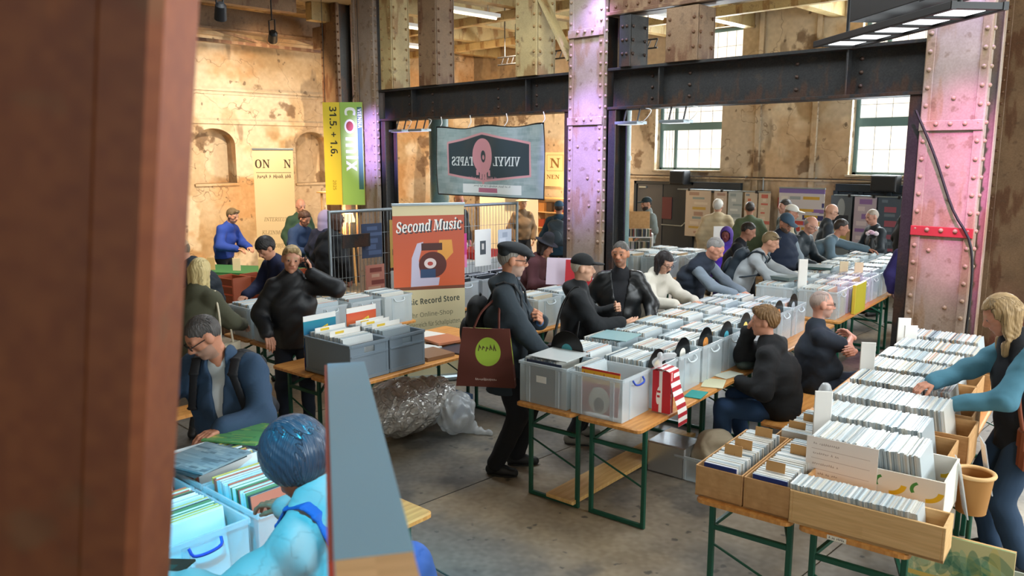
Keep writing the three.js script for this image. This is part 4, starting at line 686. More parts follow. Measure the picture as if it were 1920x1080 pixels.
// ---- right-hand tables
{
  const f = FR.R;
  function openBox(name, label, cat, p, turn, w, h, d, mat, t = 0.008) {
    const g = thing(name, label, cat, p, turn);
    obj('base', box(w, t, d, 0, t / 2, 0), mat, g);
    for (const s of [-1, 1]) { obj('side', cbox(t, h, d, s * (w / 2 - t / 2), h / 2, 0, 0.002), mat, g); obj('end', cbox(w - 2 * t, h, t, 0, h / 2, s * (d / 2 - t / 2), 0.002), mat, g); }
    return g;
  }
  const tags = (label, x, v, y, txt, w = 0.1) => { const m = printMat(128, 48, (g, W, Hh) => { g.fillStyle = '#c99b63'; g.fillRect(0, 0, W, Hh); g.fillStyle = '#3a2c20'; g.font = 'bold 26px sans-serif'; scrawl(g, 18 + txt.length, 34, 84, 20); }, 0.85); const o = tag(obj('divider_card', new THREE.BoxGeometry(w, 0.2, 0.003).translate(0, 0.1, 0), m, scene, true), label, 'divider'); put(o, ...f.to(x, y, v), f.turn); o.rotation.order = 'YXZ'; o.rotation.x = -0.1; };
  const two = [[0.135, 'left plain cardboard box', 'left'], [0.405, 'right plain cardboard box', 'right']];
  two.forEach(([x, l, q]) => {
    openBox('cardboard_box', l + ' of singles at the front corner of the right table', 'box', f.to(x, TOP, 0.38), f.turn, 0.262, 0.17, 0.72, M.card);
    sleeves(f, { x0: 0.06, x1: 0.72, v: x, y: TOP + 0.008, w: 0.18, h: 0.18, t: 0.0105, step: 0.0145, tilt: 0.1, along: 'v', jitter: 0.005, single: { name: 'single_record', label: `plastic-sleeved single standing in the ${q} plain cardboard box`, group: `singles in the ${q} plain cardboard box` } });
  });
  [[0.13, 0.2, 'JAZZ', 'left box near its front'], [0.14, 0.32, '60s', 'left box behind the first card'], [0.16, 0.58, 'SOUL', 'left box towards its back'], [0.4, 0.1, 'BLUES', 'right box at its front'], [0.42, 0.42, 'PUNK', 'right box at its middle']].forEach(([x, v, t, w]) => tags(`brown divider card in the ${w}`, x, v + 0.006, TOP + 0.05, t));
  const blueS = std('#2c3a78', 0.3); for (const [x, l] of [[0.135, 'left'], [0.405, 'right']]) put(tag(obj('single_record', cbox(0.18, 0.18, 0.006, 0, 0.09, 0, 0.001), blueS), `dark blue single at the very front of the ${l} plain cardboard box`, 'record'), ...f.to(x, TOP + 0.012, 0.034), f.turn);
  openBox('cardboard_box', 'cardboard box of singles behind the two plain boxes', 'box', f.to(0.29, TOP, 1.06), f.turn, 0.26, 0.15, 0.56, M.card);
  sleeves(f, { x0: 0.81, x1: 1.32, v: 0.29, y: TOP + 0.008, w: 0.18, h: 0.18, t: 0.0105, step: 0.0145, tilt: 0.1, along: 'v', jitter: 0.005, single: { name: 'single_record', label: 'plastic-sleeved single standing in the rear cardboard box', group: 'singles in the rear cardboard box' } });
  [[0.27, 0.84, 'ROCK', 'rear box at its near end'], [0.3, 1.02, 'POP', 'rear box at its middle'], [0.31, 1.28, 'FUNK', 'rear box at its far end']].forEach(([x, v, t, w]) => tags(`brown divider card in the ${w}`, x, v + 0.006, TOP + 0.04, t));
  // long wooden box of singles
  openBox('wooden_box', 'long pale wooden box of singles at the front right', 'box', f.to(0.87, TOP, 0.1), f.turn, 0.7, 0.17, 0.2, M.box, 0.014);
  sleeves(f, { x0: 0.54, x1: 1.13, v: 0.1, y: TOP + 0.014, w: 0.165, h: 0.178, t: 0.0068, step: 0.0078, tilt: 0.14, jitter: 0.004, single: { name: 'single_record', label: 'clear-sleeved single packed in the long wooden box', group: 'singles in the long wooden box' } });
  put(tag(obj('table_label', new THREE.BoxGeometry(0.09, 0.024, 0.002), printMat(128, 32, (g, w, h) => { g.fillStyle = '#efe9d8'; g.fillRect(0, 0, w, h); g.fillStyle = '#4a4034'; g.font = 'bold 22px sans-serif'; scrawl(g, 14, 25, 96, 17); }), scene, true), 'small paper label on the front edge of the right table', 'label'), ...f.to(0.76, 0.757, -0.016), f.turn);
  // banana box with the first row of records
  const bb = thing('banana_box', 'white fruit carton with banana print full of records', 'box', f.to(0.84, TOP, 0.58), f.turn);
  const bp = printMat(512, 256, (g, w, h) => { g.fillStyle = '#ece6dc'; g.fillRect(0, 0, w, h); g.fillStyle = '#22509a'; g.fillRect(10, 40, 70, 60); g.fillStyle = '#fff'; g.font = 'bold 44px serif'; g.fillText('1.5', 14, 88); g.fillStyle = '#c89a62'; g.fillRect(90, 20, 160, 70); for (const x of [300, 440]) { g.strokeStyle = '#e4b81c'; g.lineWidth = 22; g.beginPath(); g.arc(x, 60, 60, 0.1, 1.5); g.stroke(); g.strokeStyle = '#3f8a3c'; g.lineWidth = 14; g.beginPath(); g.arc(x - 10, 70, 40, 2.6, 4.2); g.stroke(); } });
  obj('front', new THREE.BoxGeometry(0.62, 0.24, 0.01).translate(0, 0.12, 0.2), bp, bb, true); obj('rear', new THREE.BoxGeometry(0.62, 0.24, 0.01).translate(0, 0.12, -0.2), bp, bb, true);
  for (const s of [-1, 1]) obj('side', cbox(0.01, 0.24, 0.39, s * 0.305, 0.12, 0), std('#e6dfd2', 0.8), bb); obj('base', box(0.62, 0.008, 0.4, 0, 0.004, 0), M.card, bb);
  const rows = [[0.58, 0.54, 1.13], [0.98, 0.42, 1.06], [1.42, 0.4, 1.1], [1.84, 0.4, 1.06], [2.24, 0.42, 0.98], [2.62, 0.4, 0.98], [3.02, 0.42, 1.02], [3.44, 0.44, 1.0]];
  rows.forEach(([v, x0, x1], i) => {
    if (i) openBox('cardboard_tray', `cardboard tray under the ${ordinal[i]} record row of the right table`, 'box', f.to((x0 + x1) / 2, TOP, v), f.turn, x1 - x0 + 0.06, 0.22, 0.36, M.card);
    sleeves(f, { x0, x1: x1 - 0.05, v, y: TOP + 0.008 + 0.004 * i, t: i < 3 ? 0.0095 : 0.0082, step: i < 3 ? 0.0105 : 0.009, tilt: 0.16, single: i < 3 ? { label: `plastic-sleeved record in the ${ordinal[i]} row of the right table`, group: `records in the ${ordinal[i]} row of the right table` } : null, mass: `clear-sleeved records packed in the ${ordinal[i]} row of the right table` });
  });
  // paper sign, upright white boards between the rows
  const sign = printMat(256, 256, (g, w, h) => { g.fillStyle = '#f3ece6'; g.fillRect(0, 0, w, h); g.strokeStyle = '#b9a8a0'; g.lineWidth = 2; for (const y of [60, 110, 165, 215]) { g.beginPath(); g.moveTo(20, y); g.lineTo(230, y + 6); g.stroke(); } g.fillStyle = '#a89890'; g.font = '15px sans-serif'; for (const [x, y] of [[26, 40], [26, 90], [26, 145], [26, 195]]) scrawl(g, x, y, 90, 12); });
  put(tag(obj('paper_sign', new THREE.BoxGeometry(0.36, 0.27, 0.003).translate(0, 0.135, 0), sign, scene, true), 'large white handwritten paper sign on the banana carton', 'sign'), ...f.to(0.66, TOP + 0.075, 0.362), f.turn);
  for (const [x, v, hh, l] of [[0.43, 0.8, 0.47, 'left of the banana carton'], [0.37, 2.03, 0.52, 'at the left of the fourth record row'], [0.36, 3.22, 0.5, 'at the left of the farthest rows'], [0.41, 3.24, 0.44, 'leaning beside the farthest white board']]) { const o = tag(obj('divider_board', cbox(0.1, hh, 0.008, 0, hh / 2, 0), M.paper), 'tall white divider board ' + l, 'divider'); put(o, ...f.to(x, TOP + 0.005, v), f.turn + 0.5); }
  for (let i = 0; i < 7; i++) { const o = tag(obj('flat_record', cbox(0.2, 0.012, 0.22, 0, 0.006, 0, 0.002), [std('#e7e2d8'), std('#c9567a'), std('#2b2b30'), std('#d8dcdc')][i % 4]), i < 4 ? ['lowest', 'second', 'third', 'top'][i] + ' booklet of the small pile left of the record rows' : ['lower', 'middle', 'upper'][i - 4] + ' booklet of the pile with pink covers left of the far rows', 'booklet'); put(o, ...f.to(0.18 + (i % 2) * 0.01, TOP + (i % 4) * 0.0125 + (i > 3 ? 0 : 0), i < 4 ? 2.1 : 3.0), f.turn + (i % 3) * 0.05); }
  // wicker basket and hanging sheets at the right edge
  const bk = thing('wicker_basket', 'round wicker basket rim standing at the right table edge', 'basket', f.to(1.2, 0.66, 0.98), f.turn);
  obj('rim', new THREE.TorusGeometry(0.1, 0.012, 8, 24).rotateX(Math.PI / 2).translate(0, 0.22, 0), M.box, bk); obj('wall', new THREE.CylinderGeometry(0.1, 0.075, 0.22, 20, 1, true).translate(0, 0.11, 0), std('#a9783f', 0.8, { side: THREE.DoubleSide }), bk); obj('bottom', cyl(0.076, 0.076, 0.006, 0, 0.003, 0, 20), std('#a9783f', 0.8), bk); obj('support', cyl(0.014, 0.014, 0.66, 0, -0.33, 0, 8), M.green, bk);
  for (const [x, v, l] of [[1.17, 0.78, 'nearest'], [1.23, 1.2, 'farther']]) { const o = tag(obj('hanging_sheet', cbox(0.006, 0.3, 0.16, 0, 0, 0, 0.001), M.film), `clear plastic sleeve hanging off the right table edge, the ${l}`, 'plastic sleeve'); put(o, ...f.to(x, 0.86, v), f.turn + 0.3); o.rotation.z = 0.2; }
  // large painting leaning under the table
  const pic = printMat(256, 256, (g, w, h) => { g.fillStyle = '#c9c48e'; g.fillRect(0, 0, w, h); for (let i = 0; i < 220; i++) { g.fillStyle = ['#2f7a5c', '#7fae8e', '#d9c060', '#e6dca8', '#1d5a48'][i % 5]; g.globalAlpha = 0.35; g.beginPath(); g.ellipse(rnd() * w, 40 + rnd() * h, 10 + rnd() * 50, 5 + rnd() * 16, rnd() * 3, 0, 7); g.fill(); } g.globalAlpha = 1; g.fillStyle = '#d8b95c'; g.fillRect(0, 92, w, 10); });
  const pt = thing('leaning_painting', 'green and yellow painted canvas in clear wrap leaning by the right table', 'painting', f.to(1.2, 0, 0.6), f.turn); obj('canvas', new THREE.BoxGeometry(0.5, 0.62, 0.02).translate(0, 0.31, 0).rotateX(-0.12), pic, pt, true); obj('stretcher_frame', new THREE.BoxGeometry(0.5, 0.62, 0.02).translate(0, 0.31, -0.022).rotateX(-0.12), M.box, pt);
  const crateR = openBox('pale_crate', 'pale plastic crate on the floor right of the table', 'crate', f.to(1.45, 0, 1.1), f.turn, 0.36, 0.26, 0.3, std('#b9bfae', 0.5), 0.01);
  // white plastic bag slung at the table's left edge
  const bag = tag(solid('plastic_bag', blob([ell(V(0, 0.13, 0), [0.035, 0.14, 0.12]), cone(V(0, 0.16, -0.06), V(0.01, 0.3, -0.1), 0.05, 0.015), cone(V(0, 0.16, 0.06), V(-0.02, 0.33, 0.09), 0.05, 0.018), cone(V(-0.02, 0.33, 0.09), V(0.0, 0.24, 0.14), 0.018, 0.02)], 0.04, 0.01, { disp: folds(8, 0.016) }), M.film), 'crumpled white plastic bag left of the paper sign', 'plastic bag'); put(bag, ...f.to(0.3, TOP + 0.01, 1.46), f.turn);
}
// ---- left tables: grey crates, signs, loose records
function greyCrate(label, fr, x, v) {
  const g = thing('grey_crate', label, 'crate', fr.to(x, TOP, v), fr.turn), w = 0.6, d = 0.4, h = 0.31, t = 0.012, m = M.greyCrate;
  obj('base', cbox(w, t, d, 0, t / 2, 0), m, g);
  for (const s of [-1, 1]) {
    obj('long_side', cbox(w, h, t, 0, h / 2, s * (d / 2 - t / 2)), m, g);
    obj('short_side', [box(t, h - 0.085, d - 2 * t, s * (w / 2 - t / 2), (h - 0.085) / 2, 0), box(t, 0.035, d - 2 * t, s * (w / 2 - t / 2), h - 0.0175, 0), box(t, 0.05, 0.13, s * (w / 2 - t / 2), h - 0.06, 0.12), box(t, 0.05, 0.13, s * (w / 2 - t / 2), h - 0.06, -0.12)], m, g);
    obj('rim', [cbox(w + 0.012, 0.022, 0.02, 0, h - 0.011, s * d / 2), cbox(0.02, 0.022, d, s * w / 2, h - 0.011, 0), cbox(0.014, 0.012, d, s * (w / 2 + 0.003), h - 0.1, 0)], m, g);
    for (const q of [-1, 1]) obj('corner_rib', cbox(0.03, h - 0.02, 0.03, s * (w / 2 - 0.012), h / 2 - 0.01, q * (d / 2 - 0.012)), m, g);
    obj('foot_ridge', [cbox(0.014, 0.03, d, s * (w / 2 + 0.002), 0.02, 0), cbox(w, 0.03, 0.014, 0, 0.02, s * (d / 2 + 0.002))], m, g);
  }
}
{
  const f = FR.L;
  greyCrate('nearer grey plastic crate of records with dark blue sign behind', f, 0.72, 0.27); greyCrate('farther grey plastic crate of records with red sign behind', f, 0.72, 0.69);
  [[0.27, 'nearer'], [0.69, 'farther']].forEach(([v, l]) => sleeves(f, { x0: 0.46, x1: 0.94, v, y: TOP + 0.016, t: 0.012, step: 0.016, tilt: 0.1, h: 0.31, single: { label: `sleeved record standing in the ${l} grey crate`, group: `records in the ${l} grey crate` } }));
  const yel = std('#e9c53c', 0.6);
  [[0.5, 0.27], [0.7, 0.27], [0.52, 0.69], [0.6, 0.69], [0.74, 0.69]].forEach(([x, v], i) => { const g = thing('divider_card', ['back white divider with yellow tag in the nearer grey crate', 'front white divider with yellow tag in the nearer grey crate', 'rear white divider with yellow tag in the farther grey crate', 'middle white divider with yellow tag in the farther grey crate', 'front white divider with yellow tag in the farther grey crate'][i], 'divider', f.to(x + 0.008, TOP + 0.016, v), f.turn); const cd = obj('card', cbox(0.003, 0.36, 0.32, 0, 0.18, 0, 0.001), M.paper, g); obj('tag', cbox(0.002, 0.02, 0.09, 0.003, 0.34, 0.06, 0.0005), yel, cd); });
  const sgn = (a, b, c) => printMat(256, 256, (g, w, h) => { const q = g.createLinearGradient(0, 0, 0, h); q.addColorStop(0, a); q.addColorStop(1, b); g.fillStyle = q; g.fillRect(0, 0, w, h); g.fillStyle = '#f2f2ee'; g.fillRect(0, 0, w, 26); g.fillStyle = c; g.font = 'bold 26px sans-serif'; for (const [t, x, y, r] of [['KLEINER', 60, 110, -0.5], ['PREIS', 150, 80, -0.25], ['SALE', 190, 110, 0.4], ['VINYL', 60, 170, -0.3], ['2 FÜR 1', 120, 190, 0.1]]) { g.save(); g.translate(x, y); g.rotate(r); g.fillRect(-46, -16, 92, 26); g.fillStyle = '#3a3020'; g.textAlign = 'center'; g.font = 'bold 20px sans-serif'; scrawl(g, -40, 6, 78, 17); g.restore(); g.fillStyle = c; } });
  for (const [x, v, m, l] of [[0.4, 0.24, sgn('#1f9aa8', '#3a2a86', '#e8c634'), 'teal to violet price board with yellow strips behind the nearer grey crate'], [0.4, 0.7, sgn('#d84a34', '#f0c048', '#f2d23c'), 'red to yellow price board with yellow strips behind the farther grey crate']]) { const o = tag(obj('price_board', new THREE.BoxGeometry(0.006, 0.47, 0.34).translate(0, 0.235, 0), m, scene, true), l, 'sign'); put(o, ...f.to(x, TOP, v), f.turn); }
  const loose = [['#c8b48c', 0.35, 1.25, 0], ['#dfe3df', 0.62, 1.2, 0.2], ['#8b6a4e', 0.86, 1.12, -0.1], ['#333c46', 0.9, 1.45, 0.15], ['#c47c58', 0.6, 1.55, -0.2], ['#e8e4da', 0.34, 1.6, 0.1], ['#54606a', 0.75, 1.85, 0.3]];
  loose.forEach(([c, x, v, a], i) => put(tag(obj('flat_record', cbox(0.315, 0.012 + 0.01 * (i % 3), 0.315, 0, 0.006 + 0.005 * (i % 3), 0, 0.002), std(c, 0.35)), ['tan', 'white', 'brown', 'dark slate', 'terracotta', 'cream', 'slate grey'][i] + ' record cover lying on the table end right of the grey crates', 'record'), ...f.to(x, TOP + 0.001 + (i === 4 ? 0.026 : 0), v), f.turn + a));
  // foil bags under the table, blue box
  const foil = new THREE.MeshPhysicalMaterial({ color: '#dad8d4', roughness: 0.24, metalness: 0.35, clearcoat: 0.6, bumpMap: crinkle, bumpScale: 0.02 });
  const fb = tag(solid('foil_bag', blob([ell(V(0, 0.27, 0), [0.34, 0.25, 0.42]), ell(V(0.1, 0.3, -0.3), [0.25, 0.2, 0.25])], 0.08, 0.014, { disp: (x, y, z) => 0.018 * Math.sin(x * 19 + 4 * Math.sin(z * 12)) * Math.sin(y * 23 + 3 * Math.sin(x * 11)) + 0.012 * Math.sin(z * 37 + y * 29 + x * 13), cut: (d, x, y) => Math.max(d, -y), amp: 0.05 }), foil), 'big crumpled silvery plastic bag on the floor under the table', 'bag'); put(fb, ...f.to(0.62, 0.002, 0.95), f.turn);
  const fc = tag(solid('foil_bag', blob([ell(V(0, 0.2, 0), [0.17, 0.2, 0.2]), cone(V(0.1, 0.03, -0.1), V(0.3, 0.02, -0.16), 0.06, 0.02)], 0.06, 0.011, { disp: (x, y, z) => 0.014 * Math.sin(x * 31 + 4 * Math.sin(z * 17)) * Math.sin(y * 29 + 3 * Math.sin(x * 19)), cut: (d, x, y) => Math.max(d, -y), amp: 0.04 }), M.film), 'small shiny clear bag lying at the right of the silvery bag', 'bag'); put(fc, ...f.to(0.98, 0.002, 1.32), f.turn);
  put(tag(obj('blue_box', cbox(0.5, 0.2, 0.3, 0, 0.1, 0, 0.01), std('#5f86b8', 0.5)), 'flat blue box on the floor under the far table end', 'box'), ...f.to(0.45, 0.002, 1.72), f.turn);
}
// crates on the other tables
const CR = (fr, list, fill) => list.forEach(([x, v, label, mass, o = {}]) => { clearCrate(label, fr, x, v, TOP, o); sleeves(fr, { x0: x - 0.17, x1: x + 0.15, v, y: TOP + 0.004, step: 0.0085, tilt: 0.08, palette: fill || SLEEVE, mass }); });
CR(FR.L2, [[0.75, 0.24, 'clear crate at the near end left of the phone caller', 'white records packed in the crate left of the phone caller'], [0.28, 0.24, 'clear crate right beside the olive jacket person', 'white records packed in the crate beside the olive jacket person'], [0.75, 0.68, 'second clear crate left of the phone caller', 'white records packed in the second crate by the phone caller'], [0.75, 1.12, 'third clear crate behind the phone caller', 'white records packed in the third crate behind the phone caller'], [0.75, 1.56, 'fourth clear crate near the wire fence', 'white records packed in the fourth crate near the wire fence'], [0.28, 1.12, 'far clear crate in front of the person in navy', 'records packed in the crate in front of the person in navy']]);
CR(FR.L3, [[0.28, 0.3, 'clear crate on the fence table behind the tall banner', 'dark records packed in the crate behind the tall banner'], [0.28, 0.76, 'clear crate of dark records right of the tall banner', 'dark records packed in the crate right of the tall banner'], [0.28, 1.22, 'second clear crate right of the tall banner', 'dark records packed in the second crate right of the tall banner'], [0.28, 1.68, 'clear crate at the far end of the fence table', 'dark records packed in the crate at the far end of the fence table']], ['#2a3036', '#39424a', '#e4e9ea', '#1f2529', '#c8d2d6']);
CR(FR.G, [[0.4, 0.3, 'clear crate right of the flat cap wearer', 'white records packed in the crate right of the flat cap wearer'], [0.4, 0.74, 'second clear crate behind the flat cap wearer', 'white records packed in the second crate behind the flat cap wearer'], [0.4, 1.18, 'third clear crate left of the person in black hoodie', 'white records packed in the third crate left of the hoodie wearer'], [0.4, 1.62, 'clear crate next to the middle column', 'white records packed in the crate next to the middle column']]);
CR(FR.T2, [[0.3, 0.3, 'clear crate behind the person in the cream jacket', 'white records packed in the crate behind the person in cream'], [0.8, 0.3, 'clear crate behind the person in the navy vest', 'white records packed in the crate behind the navy vest person'], [0.3, 0.76, 'clear crate before the white disc rack', 'white records packed in the crate before the disc rack'], [0.8, 0.76, 'second clear crate behind the person in the navy vest', 'white records packed in the second crate behind the navy vest person'], [0.8, 1.3, 'far clear crate near the green jacket person', 'white records packed in the far crate near the green jacket person'], [0.3, 1.3, 'far clear crate near the disc rack', 'white records packed in the far crate near the disc rack']]);
CR(FM, Array.from({ length: 18 }, (_, i) => { const c = i % 2, r = Math.floor(i / 2); return [0.3 + c * 0.5, 0.26 + r * 0.47, `clear crate, ${ordinal[r]} of the ${c ? 'right' : 'left'} column beyond the portal`, `white records packed in the ${ordinal[r]} ${c ? 'right' : 'left'} crate beyond the portal`]; }));
{
  const f = FM;
  put(tag(obj('tall_board', cbox(0.1, 0.62, 0.03, 0, 0.31, 0), M.paper), 'tall white board standing on the front of the far crates', 'divider'), ...f.to(0.56, TOP + 0.01, 0.26), f.turn + 0.6);
  put(tag(obj('yellow_crate', cbox(0.04, 0.34, 0.44, 0, 0.17, 0), std('#b8b42e', 0.5)), 'olive yellow panel at the right side of the far crates', 'panel'), ...f.to(1.075, TOP + 0.0, 0.74), f.turn);
  [[0.62, 1.7, 'left'], [0.8, 1.72, 'right'], [0.95, 3.1, 'farther']].forEach(([x, v, l]) => put(tag(obj('divider_card', cbox(0.11, 0.44, 0.01, 0, 0.22, 0), std('#d8c8a4', 0.8)), `beige cardboard divider rising from the far crates, the ${l} one`, 'divider'), ...f.to(x, TOP + 0.02, v), f.turn + 0.6));
  [[0.85, 3.75, 0.42], [0.9, 4.1, 0.4]].forEach(([x, v, hh], i) => put(tag(obj('cardboard_box', cbox(0.36, hh * 0.8, 0.3, 0, hh * 0.4, 0, 0.004), M.card), (i ? 'farther' : 'nearer') + ' brown carton standing at the end of the far row', 'box'), ...f.to(1.26, TOP - TOP, v - 0.6 + i * 0.2), f.turn));
  put(tag(obj('flat_record', cbox(0.34, 0.03, 0.34, 0, 0.015, 0), std('#3b5552', 0.4)), 'dark green record pile lying on the far crates', 'record'), ...f.to(0.3, TOP + 0.345, 1.7), f.turn + 0.2);
  put(tag(obj('flat_record', cbox(0.34, 0.04, 0.3, 0, 0.02, 0), std('#5d6a68', 0.4)), 'grey record tray under the hand of the sunglasses wearer', 'record'), ...f.to(0.25, TOP + 0.345, 0.5), f.turn - 0.2);
  put(tag(obj('black_cloth', cbox(0.56, 0.4, 0.012, 0, 0.2, 0), cloth('#15181e')), 'black cloth panel hanging at the near end of the far row', 'cloth'), ...f.to(0.28, 0.35, -0.03), f.turn);
  const fl = thing('flower_vase', 'small vase with pinkish flowers near the far crates', 'vase', f.to(0.4, TOP + 0.34, 3.9)); obj('vase', new THREE.LatheGeometry([[0, 0], [0.05, 0], [0.06, 0.1], [0.03, 0.2], [0.04, 0.24]].map(p => new THREE.Vector2(...p)), 14), M.black, fl); for (let i = 0; i < 5; i++) obj('flower', sphere(0.04, 0.06 * Math.cos(i * 1.3), 0.3 + 0.02 * (i % 2), 0.06 * Math.sin(i * 1.3), 1, 0.8, 1, 8), std(i % 2 ? '#d6b0c8' : '#e9dbe4', 0.7), fl);
  // dark jacket heap lying on the table edge
  const F = FR.F; put(tag(solid('jacket_heap', blob([ell(V(0, 0.05, 0), [0.13, 0.055, 0.2]), ell(V(-0.02, 0.08, -0.1), [0.09, 0.05, 0.12])], 0.04, 0.011, { disp: folds(4, 0.012), cut: (d, x, y) => Math.max(d, -y + 0.002) }), cloth('#3c4a44', 0.6)), 'crumpled dark green jacket lying on the table edge by the crates', 'jacket'), ...F.to(1.03, TOP, 2.05), F.turn);
  put(tag(solid('cap_on_table', blob([ell(V(0, 0.03, 0), [0.09, 0.05, 0.11]), ell(V(0.02, 0.015, 0.12), [0.06, 0.01, 0.06])], 0.015, 0.009, { cut: (d, x, y) => Math.max(d, -y + 0.002) }), cloth('#15181a', 0.7)), 'black cap lying on the dark green jacket', 'cap'), ...F.to(1.01, TOP + 0.115, 2.2), F.turn);
  // under the front tables: bench plank, silver case, box with linen bag
  const pk = thing('bench_plank', 'pale bench board lying on the foot bars under the front tables', 'bench board', F.to(0.36, 0.0, 0.08), F.turn - R(2)); obj('board', cbox(0.25, 0.03, 1.95, 0, 0.05, -0.98, 0.008), new THREE.MeshStandardMaterial({ map: woodTex([236, 196, 130], [214, 166, 96], 3), roughness: 0.5 }), pk);
  put(tag(obj('silver_case', cbox(0.34, 0.26, 0.3, 0, 0.13, 0, 0.01), std('#c3c8cc', 0.25, { metalness: 0.8 })), 'silver metal case on the floor under the front tables', 'case'), ...F.to(0.72, 0.002, 1.25), F.turn);
  const bx = clearCrate('low clear box on the floor filled with a linen bag', F, 1.02, 1.35, 0.002, { w: 0.46, d: 0.5, h: 0.2 });
  put(tag(solid('linen_bag', blob([ell(V(0, 0.16, 0), [0.19, 0.13, 0.2]), ell(V(0.02, 0.27, -0.02), [0.14, 0.1, 0.16])], 0.06, 0.013, { disp: folds(6, 0.012) }), cloth('#b5a68c')), 'beige linen bag stuffed into the clear box on the floor', 'bag'), ...F.to(1.02, 0.012, 1.35), F.turn);
  const bench = (label, x, z, turn, L) => { const b = thing('bench', label, 'bench', [x, 0, z], turn); obj('seat', cbox(0.25, 0.03, L, 0, 0.455, 0, 0.008), M.table, b); for (const s of [-1, 1]) { for (const q of [-1, 1]) obj('leg', cbox(0.028, 0.44, 0.028, q * 0.09, 0.22, s * (L / 2 - 0.15)), M.green, b); obj('foot_bar', cbox(0.18, 0.025, 0.028, 0, 0.0135, s * (L / 2 - 0.15)), M.green, b); } };
  bench('bench under the two seated people between the tables', -2.95, -6.75, R(7), 1.9); bench('bench with warm wooden seat beside the left tables', -6.55, -2.6, R(5), 1.3);
}
{ // near-left table with crates by the person in cyan light
  const f = FR.N;
  [[0.3, 0.95, 'clear crate below the flat records beside the denim jacket person', 'records packed in the crate below the flat records', 0], [0.78, 0.95, 'clear crate with blue clips before the person in cyan light', 'records packed in the crate with blue clips', 1], [0.3, 1.4, 'clear crate in front of the denim jacket person', 'records packed in the crate in front of the denim jacket person', 0], [0.78, 1.4, 'clear crate next to the cyan-lit person\'s raised hand', 'records packed next to the raised hand', 0], [0.78, 0.5, 'clear crate at the bottom edge below the held record', 'records packed in the crate at the bottom edge', 1]].forEach(([x, v, l, m, b]) => { clearCrate(l, f, x, v, TOP, { handle: b ? '#2346b0' : '#c9d4d8', h: 0.3, w: 0.46, d: 0.42 }); sleeves(f, { x0: x - 0.19, x1: x + 0.16, v, y: TOP + 0.004, step: 0.011, tilt: 0.14, mass: m, palette: ['#e4e9ea', '#d6dde0', '#c8d2d6', '#c96a50', '#d8c060', '#5f8a60', '#3c4246', '#eef0ee'] }); });
  const art = (seedc) => printMat(128, 128, (g, w, h) => { g.fillStyle = seedc[0]; g.fillRect(0, 0, w, h); for (let i = 0; i < 60; i++) { g.fillStyle = pick(seedc); g.globalAlpha = 0.4; g.fillRect(rnd() * w, rnd() * h, 10 + rnd() * 50, 2 + rnd() * 10); } g.globalAlpha = 1; }, 0.25);
  const flatLP = (label, x, v, y, m, a, tilt = 0) => { const o = tag(obj('flat_record', new THREE.BoxGeometry(0.315, 0.01, 0.315).translate(0, 0.005, 0), m, scene, true), label, 'record'); put(o, ...f.to(x, y, v), f.turn + a); o.rotation.order = 'YXZ'; o.rotation.x = tilt; return o; };
  flatLP('grey-blue landscape record cover lying flat on top of the near crates', 0.31, 1.33, TOP + 0.335, art(['#8a9aa0', '#5e7078', '#b8c0bc', '#445058']), 0.25);
  flatLP('dark record cover under the grey-blue landscape cover', 0.3, 1.31, TOP + 0.324, art(['#3a4448', '#2a3236', '#6a7478']), 0.2);
  flatLP('green-yellow cover peeking out under the denim jacket person\'s hand', 0.12, 1.66, TOP + 0.33, art(['#5f9a5a', '#c8c050', '#3a6a48']), 0.5);
  const card = tag(obj('cover_card', new THREE.BoxGeometry(0.315, 0.315, 0.006).translate(0, 0.1575, 0), printMat(128, 128, (g, w, h) => { g.fillStyle = '#e9efe6'; g.fillRect(0, 0, w, h); g.fillStyle = '#b5603a'; g.beginPath(); g.ellipse(20, 100, 40, 40, 0, 0, 7); g.fill(); g.fillStyle = '#7a8a90'; g.font = 'bold 18px serif'; scrawl(g, 44, 60, 56, 18); scrawl(g, 52, 86, 46, 18); }), scene, true), 'white cover with brown circle leaning at the lower left', 'album cover'); put(card, ...f.to(0.28, TOP + 0.2, 0.66), f.turn + 0.3); card.rotation.order = 'YXZ'; card.rotation.x = -0.7;
}
